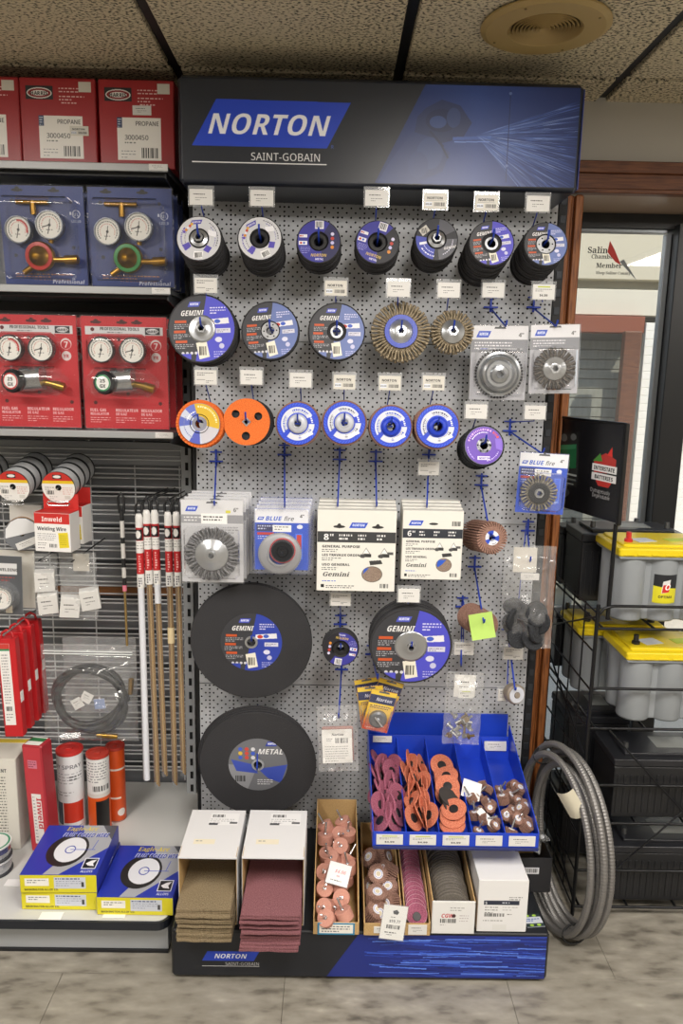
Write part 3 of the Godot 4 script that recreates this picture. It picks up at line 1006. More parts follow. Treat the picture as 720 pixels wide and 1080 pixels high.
func hub_parts(o: Node3D, R: float, hub: String, t: float):
	var key := "hub_%s_%.3f" % [hub, R]
	if not meshes.has(key):
		var b := MB.new()
		var m: Material = M("b9bcc0", 0.3, 0.85)
		match hub:
			"nut":
				b.lathe([Vector2(0.023, t - 0.004), Vector2(0.022, t + 0.002), Vector2(0.014, t + 0.005)], 20)
				b.lathe([Vector2(0.0125, t + 0.004), Vector2(0.0125, t + 0.012), Vector2(0.0115, t + 0.013), Vector2(0.0075, t + 0.013), Vector2(0.0075, t)], 6)
			"plate":
				b.lathe([Vector2(R * 0.4, t - 0.001), Vector2(R * 0.4, t + 0.0015), Vector2(R * 0.34, t + 0.003), Vector2(R * 0.25, t + 0.001), Vector2(R * 0.17, t + 0.005), Vector2(0.012, t + 0.006)], 28, 0, true)
				b.lathe([Vector2(0.0125, t + 0.005), Vector2(0.0125, t + 0.013), Vector2(0.008, t + 0.013), Vector2(0.008, t)], 6)
			"ring":
				b.lathe([Vector2(0.017, t - 0.004), Vector2(0.0165, t - 0.002), Vector2(0.011, t - 0.002), Vector2(0.011, -t)], 20)
			"dome":
				b.lathe([Vector2(R * 0.43, t + 0.001), Vector2(R * 0.42, t + 0.006), Vector2(R * 0.3, t + 0.01), Vector2(R * 0.2, t + 0.01), Vector2(0.011, t + 0.014), Vector2(0.009, t)], 28, 0, true)
				m = M("c6cad4", 0.35, 0.1)
			"bluedome":
				b.lathe([Vector2(R * 0.43, t + 0.001), Vector2(R * 0.42, t + 0.006), Vector2(R * 0.3, t + 0.01), Vector2(R * 0.2, t + 0.01), Vector2(0.013, t + 0.012), Vector2(0.011, t)], 28, 0, true)
				m = M("2543c8", 0.4)
			"holes":
				b.lathe([Vector2(0.024, t - 0.004), Vector2(0.023, t - 0.001), Vector2(0.011, t - 0.001), Vector2(0.011, -t)], 20)
				m = M("b8babd", 0.35, 0.6)
			_:
				b.lathe([Vector2(0.026, t), Vector2(0.0255, t + 0.0008), Vector2(0.021, t - 0.004), Vector2(0.013, t - 0.004), Vector2(0.0105, -t)], 20)
				m = M("17171a", 0.5)
		meshes[key] = b.one(m)
	A(o, "hub", meshes[key])
	if hub == "holes":
		for k in 6:
			A(o, "vent_hole", MB.new().lathe([Vector2(0.0022, t - 0.0006), Vector2(0, t - 0.0006)], 8).one(M("141416", 0.8)), Vector3(cos(k * TAU / 6) * 0.017, sin(k * TAU / 6) * 0.017, 0))

func disc_body(R: float, t: float, print := "", inner := 0.026, lab := 0.95) -> ArrayMesh:
	var key := "disc_%.4f_%.4f_%s" % [R, t, print]
	if not meshes.has(key):
		var sg := 40 if R > 0.08 else 30
		var b := MB.new().lathe([Vector2(0.0115, -t), Vector2(R - 0.0015, -t), Vector2(R, -t + 0.0015), Vector2(R, t - 0.0015), Vector2(R - 0.0015, t), Vector2(inner, t), Vector2(inner - 0.002, t - 0.005), Vector2(0.0115, t - 0.005), Vector2(0.0115, -t)], sg)
		var l := [[b, mats["abrasive"]]]
		if print != "":
			var rl := R * lab
			l.append([MB.new().lathe([Vector2(rl, t + 0.0004), Vector2(inner, t + 0.0004)], sg, rl), MT(disc_print(print), 0.45)])
		meshes[key] = MB.many(l)
	return meshes[key]

# flaps: overlapping abrasive leaves round the rim, one mesh
func flap_ring(R: float, r0: float, t: float, m: Material, key2: String, n := 44) -> ArrayMesh:
	var key := "flaps_%.4f_%s" % [R, key2]
	if not meshes.has(key):
		var b := MB.new()
		for k in n:
			b.xf = Transform3D(Basis(Vector3.BACK, TAU * k / n)) * Transform3D(Basis(Vector3.RIGHT, 0.35), Vector3((R + r0) / 2, 0, 0))
			b.box(Vector3.ZERO, Vector3(R - r0, R * 0.26, t), 0)
		b.xf = Transform3D()
		b.lathe([Vector2(0.012, -0.004), Vector2(R * 0.86, -0.004), Vector2(R * 0.86, 0.001), Vector2(0.012, 0.001)], 28)
		meshes[key] = b.one(m)
	return meshes[key]

func wire_disc_parts(o: Node3D, R: float, ring: bool, n := 34, col := "93866f", hubr := 0.5):
	var key := "wire_%.4f_%s" % [R, col]
	if not meshes.has(key):
		var b := MB.new()
		for k in n:
			var a := TAU * k / n
			var d := Vector3(cos(a), sin(a), 0)
			var s := Vector3(-sin(a), cos(a), 0)
			var w := PI * R * hubr / n * 0.95
			var z := 0.004 * (1 if k % 2 else -1)
			# a knot twisted round itself: two strands that cross
			for ph in [0.0, PI]:
				var pts := []
				for q in 5:
					var tt := q / 4.0
					pts.append(d * lerpf(R * hubr, R * (1.0 if k % 3 else 0.97), tt) + s * (sin(ph + tt * 5.0) * w * 0.6) + Vector3(0, 0, z * tt + cos(ph + tt * 5.0) * w * 0.6))
				b.tube(pts, w * 0.75, 5, false, w * 1.25)
		meshes[key] = b.one(M(col, 0.45, 0.55))
		var h := MB.new().lathe([Vector2(R * (hubr + 0.04), -0.006), Vector2(R * (hubr + 0.06), 0.004), Vector2(R * (hubr + 0.02), 0.008), Vector2(R * hubr * 0.6, 0.008), Vector2(R * hubr * 0.56, 0.011), Vector2(0.012, 0.011), Vector2(0.008, 0.011), Vector2(0.008, -0.006)], 30, 0, true)
		h.lathe([Vector2(0.013, 0.010), Vector2(0.013, 0.018), Vector2(0.0085, 0.018), Vector2(0.0085, 0.0)], 6)
		meshes[key + "h"] = h.one(M("c3c6ca", 0.3, 0.8))
	var bb := A(o, "bristles", meshes[key])
	bb.set_meta("label", "twisted steel wire knots")
	A(o, "hub", meshes[key + "h"])
	if ring:
		A(o, "label_ring", MB.new().lathe([Vector2(R * (hubr + 0.06), 0.008), Vector2(R * (hubr + 0.05), 0.0105), Vector2(R * hubr * 0.82, 0.0105), Vector2(R * hubr * 0.8, 0.008)], 32).one(M("2742b8", 0.4)))

func hooks_and_discs():
	# centre of the front disc, radius, how many hang on the hook, spacing, label print, hub, look, price tag variant and place
	var top := [
		[Vector3(-0.4456, 1.9656, 0.25), 0.0583, 13, 0.0115, "silver", "nut", "silver-labelled", 3, Vector3(-0.4394, 2.0662, 0.25)],
		[Vector3(-0.291, 1.9689, 0.25), 0.0573, 12, 0.0115, "silver2", "black", "pale-labelled", 3, Vector3(-0.2864, 2.0673, 0.25)],
		[Vector3(-0.1416, 1.9685, 0.23), 0.0574, 8, 0.0115, "violet", "black", "violet-labelled", -1, Vector3.ZERO],
		[Vector3(0.0101, 1.9694, 0.23), 0.0574, 8, 0.0115, "violet2", "black", "blue-and-black", 3, Vector3(0.0036, 2.0737, 0.25)],
		[Vector3(0.1616, 1.9797, 0.23), 0.056, 9, 0.0115, "seg", "nut", "grey-and-black", 1, Vector3(0.1526, 2.0702, 0.25)],
		[Vector3(0.2984, 1.9686, 0.26), 0.0585, 15, 0.0115, "gemini", "ring", "violet-and-charcoal", 1, Vector3(0.2827, 2.0685, 0.25)],
		[Vector3(0.4364, 1.9693, 0.26), 0.0568, 14, 0.0115, "gemini2", "holes", "blue-and-charcoal", 3, Vector3(0.4129, 2.0691, 0.25)],
	]
	var rots := [0.1, 0.5, 0.0, -0.3, 0.2, 0.15, 0.05]
	for i in 7:
		stack(top[i], "top", i, 0.2, rots[i])
	var second := [
		[Vector3(-0.4463, 1.7437, 0.22), 0.0904, 6, 0.014, "gemini3", "plate", "large violet-and-charcoal", 0, Vector3(-0.435, 1.8549, 0.22)],
		[Vector3(-0.2679, 1.7436, 0.2), 0.0776, 2, 0.012, "gemini2", "holes", "slate-and-blue", -1, Vector3.ZERO],
		[Vector3(-0.0908, 1.7448, 0.2), 0.0768, 2, 0.012, "gemini2", "ring", "slate-blue silver-hubbed", 1, Vector3(-0.0954, 1.855, 0.22)],
	]
	for i in 3:
		stack(second[i], "second", i, 0.12, [0.05, 0.1, 0.0][i])
	# wire knot discs at the end of the second row
	for a in [[Vector3(0.0819, 1.7494, 0.18), 0.0801, 2, true, "broad wire knot brush disc with blue ring", Vector3(0.0686, 1.8561, 0.22), 46], [Vector3(0.223, 1.7529, 0.17), 0.0581, 2, false, "small wire knot brush disc with silver hub", Vector3(0.2006, 1.8565, 0.22), 34]]:
		var t := 0.12
		for k in a[2]:
			var p: Vector3 = a[0] - Vector3(0, sin(t), cos(t)) * 0.028 * k
			var o := T("wire_brush_disc", a[4] + (", front one on its hook" if k == 0 else ", behind the front one on its hook"), "wire brush", p, "wire brush discs", Vector3(-t, 0, k * 0.2))
			wire_disc_parts(o, a[1], a[3], a[6])
		hook_for(a[0], t, a[4], 3, a[5])
	# flap discs, third row
	var q := [
		[Vector3(-0.4541, 1.4949, 0.23), 0.0639, 5, 0.012, "flapora", "black", "orange flap disc with yellow and white label", "orange_grit", 0, Vector3(-0.4378, 1.6181, 0.22)],
		[Vector3(-0.3293, 1.5018, 0.22), 0.0629, 4, 0.012, "", "", "", "", 3, Vector3(-0.3164, 1.6206, 0.22)],
		[Vector3(-0.1911, 1.4995, 0.22), 0.0611, 5, 0.013, "flapblue", "dome", "blue flap disc with silver dome hub, third hook", "flap_brown", 3, Vector3(-0.1847, 1.6158, 0.22)],
		[Vector3(-0.0656, 1.5045, 0.22), 0.0611, 5, 0.013, "flapblue2", "dome", "blue flap disc with silver dome hub, fourth hook", "flap_brown", 1, Vector3(-0.0679, 1.6131, 0.22)],
		[Vector3(0.0603, 1.4968, 0.22), 0.0591, 5, 0.013, "flapblue", "bluedome", "blue flap disc with blue dome hub, fifth hook", "flap_brown", 1, Vector3(0.054, 1.6131, 0.22)],
		[Vector3(0.1848, 1.5, 0.23), 0.0613, 6, 0.013, "flapblue2", "bluedome", "blue flap disc with blue dome hub, sixth hook", "flap_brown", 1, Vector3(0.171, 1.6155, 0.22)],
		[Vector3(0.309, 1.4532, 0.25), 0.0559, 10, 0.0115, "prism", "holes", "purple flap disc with ringed hub, seventh hook", "scrub", 3, Vector3(0.2894, 1.5422, 0.22)],
	]
	for i in q.size():
		var a = q[i]
		var t := 0.1 if i < 6 else 0.2
		if i == 1:
			orange_discs(a, t)
			hook_for(a[0], t, "orange three-hole disc", a[8], a[9])
			continue
		for k in a[2]:
			var p: Vector3 = a[0] - Vector3(0, sin(t), cos(t)) * a[3] * k + Vector3(0.0015 * sin(k * 2.3), 0, 0)
			var o := T("flap_disc", a[6] + (", front one" if k == 0 else ", %s behind the front one" % ORD[k - 1]), "flap disc", p, "flap discs in the third row", Vector3(-t, 0, 0.3 * k))
			var fl := A(o, "flaps", flap_ring(a[1], a[1] * 0.55, 0.0016, mats[a[7]], a[7]), Vector3(0, 0, -0.004))
			fl.set_meta("kind", "stuff")
			if k == 0:
				var pl := "plate_%d" % i
				var R: float = a[1] * (0.92 if i in [0, 6] else 0.93)
				if i == 0:
					R = a[1] * 0.86
				meshes[pl] = MB.many([[MB.new().lathe([Vector2(0.0115, 0.0), Vector2(R, 0.0), Vector2(R, 0.003), Vector2(R - 0.001, 0.004), Vector2(0.0115, 0.004)], 36), M("2a45c2" if i in [2, 3, 4, 5] else "8f90a0", 0.45)], [MB.new().lathe([Vector2(R - 0.001, 0.0043), Vector2(0.02, 0.0043)], 36, R), MT(disc_print(a[4]), 0.42)]])
				A(o, "backing_plate", meshes[pl])
				hub_parts(o, a[1], a[5], 0.005)
		hook_for(a[0], t, a[6], a[8], a[9])
	# brown flap drums and the small fans below
	for k in 5:
		var p: Vector3 = Vector3(0.3517, 1.1906, 0.2) - Vector3(0.005, 0.004, 0.026) * k
		flap_drum(p, 0.047, 0.024, "brown flap drum with blue and white hub" + (", front one of its hook" if k == 0 else ", %s behind the front one" % ORD[k - 1]), "flap drums on one hook", k == 0)
	hook(Vector3(0.3557, 1.3096, 0.003), Vector3(0.3473, 1.1976, 0.22), "blue wire hook carrying the brown flap drums")
	for k in 7:
		var p: Vector3 = Vector3(0.347, 0.9342, 0.2) - Vector3(0.004, 0.0, 0.012) * k
		var o := T("flap_fan", "thin brown flap fan disc" + (", front one under the green note" if k == 0 else ", %s behind the green note" % ORD[k - 1]), "flap disc", p, "thin flap fans on one hook", Vector3(-0.1, 0, 0.4 * k))
		var f := A(o, "flaps", flap_ring(0.041, 0.012, 0.0012, mats["flap_brown"], "fan", 40))
		f.set_meta("kind", "stuff")
	hook(Vector3(0.3489, 1.0542, 0.003), Vector3(0.3403, 0.95, 0.23), "blue wire hook carrying the thin brown flap fans")
	var nt := MB.new().grid(4, 4, func(u, v): return Vector3((u - 0.5) * 0.068, (v - 0.5) * 0.074, 0.006 * (v - 0.5) * (v - 0.5) * 4.0 * (1.0 if v < 0.5 else 0.2)), Vector3.BACK)
	T1("sticky_note", nt.one(M("b4d76c", 0.8)), "lime green paper note stuck on the thin brown flap fans", "note", Vector3(0.3387, 0.936, 0.214), "", Vector3(-0.1, 0, 0.18))
	# cut-off discs of the lower rows
	for a in [[Vector3(-0.3281, 0.8415, 0.12), 0.1815, 2, "chop", "large black cut-off disc with violet-and-charcoal centre label", 0.05, 0.52, 0.12], [Vector3(-0.3061, 0.457, 0.14), 0.1779, 4, "metal", "large black cut-off disc with silver-grey centre label", 0.08, 0.52, 0.3]]:
		for k in a[2]:
			var t: float = a[5]
			var p: Vector3 = a[0] - Vector3(0.001 * k, -sin(t) * -0.007, 0.0075) * k + Vector3(0, 0.004 * k, 0)
			var o := T("cutoff_disc", a[4] + (", front one" if k == 0 else ", %s behind the front" % ORD[k - 1]), "cut-off disc", p, "large cut-off discs", Vector3(t, 0, 0))
			A(o, "abrasive_body", big_disc(a[1], a[3] if k == 0 else "", a[6]))
			if k == 0:
				A(o, "hub", MB.new().lathe([Vector2(0.02, 0.0022), Vector2(0.019, 0.005), Vector2(0.013, 0.005), Vector2(0.0125, -0.002)], 24).one(M("b9bcc0", 0.3, 0.8)))
	hook(Vector3(-0.3409, 0.8389, 0.003), Vector3(-0.3248, 0.8555, 0.15), "blue wire hook through the violet-labelled large cut-off disc")
	hook(Vector3(-0.3199, 0.5495, 0.003), Vector3(-0.3029, 0.4718, 0.2), "blue wire hook through the grey-labelled large cut-off disc")
	var lone := [Vector3(-0.0626, 0.8554, 0.2), 0.0521, 5, 0.009, "violet2", "black", "small violet-and-charcoal", 0, Vector3(-0.0651, 0.9909, 0.16)]
	stack(lone, "fifth", 0, 0.0, 3.0)
	var nine := [Vector3(0.1351, 0.8824, 0.24), 0.1169, 6, 0.013, "gemini3", "plate", "largest violet-and-charcoal", 3, Vector3(0.1211, 1.0387, 0.27)]
	stack(nine, "fifth", 1, -0.1, 0.0)
	# a small mounted brush near the casing post
	var mb := T("mounted_brush", "small wire cup brush hanging against a white card", "wire brush", Vector3(0.4683, 0.6937, 0.13), "", Vector3(-0.1, 0.3, 0))
	A(mb, "cup", MB.new().lathe([Vector2(0.0, -0.03), Vector2(0.024, -0.03), Vector2(0.029, -0.02), Vector2(0.031, 0.004), Vector2(0.027, 0.01), Vector2(0.009, 0.01), Vector2(0.008, 0.016), Vector2(0, 0.016)], 24).one(M("9a8f82", 0.5, 0.3)))
	A(mb, "face", MB.new().lathe([Vector2(0.025, 0.0105), Vector2(0.024, 0.0125), Vector2(0.01, 0.0125)], 24).one(M("c9ccd6", 0.5)))
	hook(Vector3(0.4641, 0.8532, 0.003), Vector3(0.4623, 0.7146, 0.15), "blue wire hook carrying the small cup brush", 0, Vector3(0.453, 0.6771, 0.1))
	hook(Vector3(0.4323, 1.4748, 0.003), Vector3(0.4933, 1.4259, 0.15), "blue wire hook above the blue brush pack", 3, Vector3(0.4669, 1.5396, 0.15))
	hook(Vector3(0.317, 0.9251, 0.003), Vector3(0.2876, 0.8095, 0.2), "blue wire hook carrying the bag of small fittings", 0, Vector3(0.3025, 0.843, 0.15))

func hook_for(c: Vector3, t: float, what: String, tag: int, tg: Vector3):
	var d := Vector3(0, sin(t), cos(t))
	var p := c + Vector3(0, 0.006, 0) + d * 0.018
	hook(p - d * ((p.z - 0.003) / d.z), p, "blue wire hook carrying the " + what, tag, tg)

func stack(a: Array, row: String, i: int, t: float, rot: float):
	var d := Vector3(0, sin(t), cos(t))
	for k in a[2]:
		var lab: String
		if k == 0:
			lab = "%s grinding disc, front of the %s stack, %s row" % [a[6], ORD[i], row]
		else:
			lab = "black grinding disc, %s behind the %s one, %s stack, %s row" % [ORD[k - 1], a[6], ORD[i], row]
		var o := T("grinding_disc", lab, "grinding disc", a[0] - d * a[3] * k + Vector3(0.002 * sin(k * 1.7 + i), 0.0015 * cos(k * 2.1 + i), 0) * (1.0 if k else 0.0), "%s stack of grinding discs in the %s row" % [ORD[i], row], Vector3(-t, 0, rot + k * 0.7))
		A(o, "abrasive_body", disc_body(a[1], 0.0035, a[4] if k == 0 else ""))
		if k == 0:
			hub_parts(o, a[1], a[5], 0.0035)
	hook_for(a[0], t, "%s discs, %s row" % [a[6], row], a[7], a[8])

func big_disc(R: float, print: String, lab: float) -> ArrayMesh:
	var t := 0.002
	var l := [[MB.new().lathe([Vector2(0.0125, -t), Vector2(R - 0.001, -t), Vector2(R, -t + 0.001), Vector2(R, t - 0.001), Vector2(R - 0.001, t), Vector2(0.0125, t), Vector2(0.0125, -t)], 64), mats["abrasive"]]]
	if print != "":
		l.append([MB.new().lathe([Vector2(R * lab * 0.97, t + 0.0006), Vector2(0.013, t + 0.0006)], 48, R * lab * 0.97), MT(disc_print(print), 0.4)])
	return MB.many(l)

func orange_discs(a: Array, t: float):
	var d := Vector3(0, sin(t), cos(t))
	for k in a[2]:
		var p: Vector3 = a[0] - d * a[3] * k + Vector3(0.003 * k, 0, 0)
		var o := T("backing_pad" if k else "sanding_disc", "orange sanding disc with three round holes and silver centre" if k == 0 else "black round pad, %s behind the orange three-hole disc" % ORD[k - 1], "sanding disc", p, "discs on the orange disc's hook", Vector3(-t, 0, 0))
		if k == 0:
			var cs := CSGCylinder3D.new()
			cs.name = "abrasive_body"
			cs.radius = a[1]
			cs.height = 0.007
			cs.sides = 40
			cs.material = mats["orange_grit"]
			cs.rotation = Vector3(PI / 2, 0, 0)
			for h in [[-0.47, 0.33, 0.17], [0.5, 0.25, 0.17], [-0.02, -0.6, 0.18], [0, 0, 0.12]]:
				var hc := CSGCylinder3D.new()
				hc.name = "hole"
				hc.operation = CSGShape3D.OPERATION_SUBTRACTION
				hc.radius = a[1] * h[2]
				hc.height = 0.02
				hc.sides = 20
				hc.material = M("17171a", 0.8)
				hc.position = Vector3(h[0] * a[1], 0, -h[1] * a[1])
				cs.add_child(hc, true)
			o.add_child(cs)
			A(o, "centre_nut", MB.new().lathe([Vector2(0.013, 0.003), Vector2(0.012, 0.006), Vector2(0.0075, 0.006), Vector2(0.0075, -0.003)], 4).one(M("b9bcc0", 0.3, 0.8)))
		else:
			A(o, "pad", disc_body(a[1] * 1.0, 0.0045, ""))

func flap_drum(p: Vector3, R: float, thick: float, label: String, grp: String, face: bool):
	var o := T("flap_drum", label, "flap drum", p, grp, Vector3(-0.12, 0.2, 0))
	if not meshes.has("drum%.3f" % R):
		var b := MB.new()
		for k in 34:
			b.xf = Transform3D(Basis(Vector3.BACK, TAU * k / 34)) * Transform3D(Basis(Vector3.BACK, 0.5), Vector3(R * 0.66, 0, 0))
			b.box(Vector3.ZERO, Vector3(R * 0.68, R * 0.09, thick), 0)
		b.xf = Transform3D()
		meshes["drum%.3f" % R] = b.one(mats["flap_brown"])
		var c := CV.new(64, 64, "e6e9f0")
		c.p([[32, 32], [0, 0], [40, 0]], "2a4cc4").p([[32, 32], [64, 20], [64, 50]], "2a4cc4").p([[32, 32], [10, 64], [0, 40]], "2a4cc4").ringtext(32, 32, 26, 0.9, 1.6, "333344", 3)
		texs["drumface"] = c.tex()
		meshes["drumhub%.3f" % R] = MB.many([[MB.new().lathe([Vector2(R * 0.45, thick / 2 - 0.002), Vector2(R * 0.44, thick / 2 + 0.001), Vector2(R * 0.2, thick / 2 + 0.001), Vector2(R * 0.2, -thick / 2)], 20, R * 0.45), MT(texs["drumface"], 0.5)]])
	var f := A(o, "flaps", meshes["drum%.3f" % R])
	f.set_meta("kind", "stuff")
	if face:
		A(o, "hub", meshes["drumhub%.3f" % R])
	return o

func card_print(kind: String) -> ImageTexture:
	if texs.has(kind):
		return texs[kind]
	var c: CV
	match kind:
		"grey_cup", "grey_knot":
			c = CV.new(180, 230, "e4e4e8")
			c.logo(14, 16, 48, 20).t("4\"", 150, 34, 18, "555555").r(0, 42, 180, 40, "8d8f96").m(10, 50, 120, 3, 9, "e8e8ee", 4).r(0, 82, 180, 148, "b9bac2").m(110, 90, 50, 4, 9, "8a8b94", 3).m(20, 212, 130, 1, 8, "77787f", 3)
		"blue_small", "blue_big":
			c = CV.new(180, 230, "2f55c8")
			c.r(0, 0, 180, 52, "eceef4").t("BLUE", 34, 44, 22, "2a56cc", "b", 0.25).t("fire", 96, 44, 22, "23252c", "r", 0.25).t("4\"", 150, 32, 16, "444444").logo(8, 30, 24, 12)
			c.r(6, 58, 64, 26, "3a3d63").m(10, 62, 54, 2, 10, "c8cde6", 5).r(8, 88, 56, 10, "c23a34").m(10, 102, 50, 2, 8, "d8dcf4", 3).r(136, 92, 24, 96, "4f7ff0").r(140, 96, 16, 80, "c8382e" if kind == "blue_big" else "2a62e8").m(142, 182, 14, 2, 5, "ffffff", 2)
			c.r(60, 60, 62, 26, "f4f4f2").m(66, 66, 48, 2, 9, "555555", 3).e(150, 66, 10, 8, "e8ecf8")
		"wire_card":
			c = CV.new(180, 250, "dcdde0")
			c.logo(12, 18, 38, 16).r(0, 44, 180, 26, "9a9ba0").m(8, 50, 84, 2, 9, "e4e4e6", 4).r(58, 40, 76, 30, "f6f6f4").m(64, 48, 60, 2, 9, "444444", 4).r(130, 30, 14, 8, "d8d44a").r(0, 72, 180, 178, "c3c4c8").t("6\"", 152, 34, 16, "666666").m(120, 80, 46, 3, 8, "8a8b90", 3)
		"yellow":
			c = CV.new(120, 190, "f2cf38")
			for y in range(70, 190):
				c.r(0, y, 120, 1, Color("f2c62e").lerp(Color("dc4c1e"), clampf((y - 110) / 60.0, 0, 1)).to_html(false))
			c.r(0, 20, 120, 40, "1f2a5c").t("Norton", 30, 48, 22, "e8e8f4", "b", 0.2).m(10, 70, 100, 2, 9, "5a3a10", 4).m(10, 176, 60, 1, 8, "f4d8c8", 3)
		"box8", "box6":
			var six := kind == "box6"
			c = CV.new(240, 300, "e6e5de")
			c.logo(96, 44, 58, 20)
			for x in ([118] if six else [66, 184]):
				c.e(x, 60, 18, 5, "2a2a2a").e(x, 57, 6, 9, "2a2a2a")
			if six:
				c.r(96, 40, 60, 26, "e6e5de").logo(22, 42, 60, 22).e(122, 56, 18, 5, "2a2a2a").bar(196, 44, 34, 20)
			c.r(0, 78, 240, 40, "2e333c" if six else "3b3c3e").t("6\"" if six else "8\"", 18, 110, 32, "f4f4f4")
			for k in 3:
				c.m(66 + k * 58, 88, 46, 1, 10, "e6e6e6", 7).m(66 + k * 58, 101, 40, 1, 10, "e6e6e6", 7)
			c.t("GENERAL PURPOSE", 14, 138, 13, "222222").m(14, 144, 50, 2, 7, "666666", 3).t("LES TRAVAUX ORDINAIRES", 14, 170, 12, "222222").m(14, 176, 60, 2, 7, "666666", 3).t("USO GENERAL", 14, 206, 13, "222222").m(14, 212, 50, 2, 7, "666666", 3)
			c.t("Gemini", 16, 246, 22, "222222", "s", 0.25).m(16, 262, 70, 1, 8, "3c5cc8", 3).r(12, 276, 10, 12, "222222").m(28, 280, 90, 2, 7, "555555", 3).bar(196, 272, 28, 16)
			# line drawing of two bench grinders
			for x in [138, 194]:
				c.p([[x, 160], [x + 12, 136], [x + 26, 160]], "8a8a88").p([[x + 2, 158], [x + 12, 140], [x + 22, 158]], "f0f0ec").r(x + 6, 160, 22, 12, "333333").e(x + 2, 168, 9, 7, "4a4a4a")
			c.p([[160, 186], [196, 182], [202, 196], [164, 202]], "3a3a3a").r(216, 152, 18, 10, "555555")
			c.e(170, 236, 32, 30, "55504a").e(170, 236, 30, 28, "8f7c6e")
			for i in 160:
				var an := c.rng.randf() * TAU
				var rr := sqrt(c.rng.randf()) * 27
				c.r(170 + cos(an) * rr, 236 + sin(an) * rr * 0.93, 2, 2, ["7d6a5c", "a18d7e"][i % 2])
			c.p([[142, 236], [146, 216], [160, 212], [150, 226]], "2c5ac8")
			if six:
				c.p([[142, 238], [150, 214], [180, 212], [164, 232], [146, 246]], "2c5ac8")
	texs[kind] = c.tex()
	return texs[kind]

# a printed card with a clear blister over what it holds; o sits at the card's middle
func blister(o: Node3D, w: float, h: float, tex: ImageTexture, depth: float, edge := "d8d9dc"):
	A(o, "card", print_box(Vector3(w * 0.96, h * 0.97, 0.003), MT(tex, 0.4), M(edge, 0.6), 0.0004))
	var sh := MB.new()
	sh.box(Vector3(0, -h * 0.12, depth / 2 + 0.002), Vector3(w * 0.86, h * 0.62, depth), 0.012)
	sh.box(Vector3(0, 0, 0.001), Vector3(w, h, 0.006), 0.002)
	A(o, "blister", sh.one(clear_plastic(0.03, 0.05)))
	A(o, "hang_slot", MB.new().prism(PackedVector2Array([Vector2(-0.016, -0.002), Vector2(0.016, -0.002), Vector2(0.014, 0.003), Vector2(0.004, 0.003), Vector2(0.002, 0.006), Vector2(-0.002, 0.006), Vector2(-0.004, 0.003), Vector2(-0.014, 0.003)]), 0.0016, 0.0022).one(M("55575c", 0.7)), Vector3(0, h * 0.455, 0))

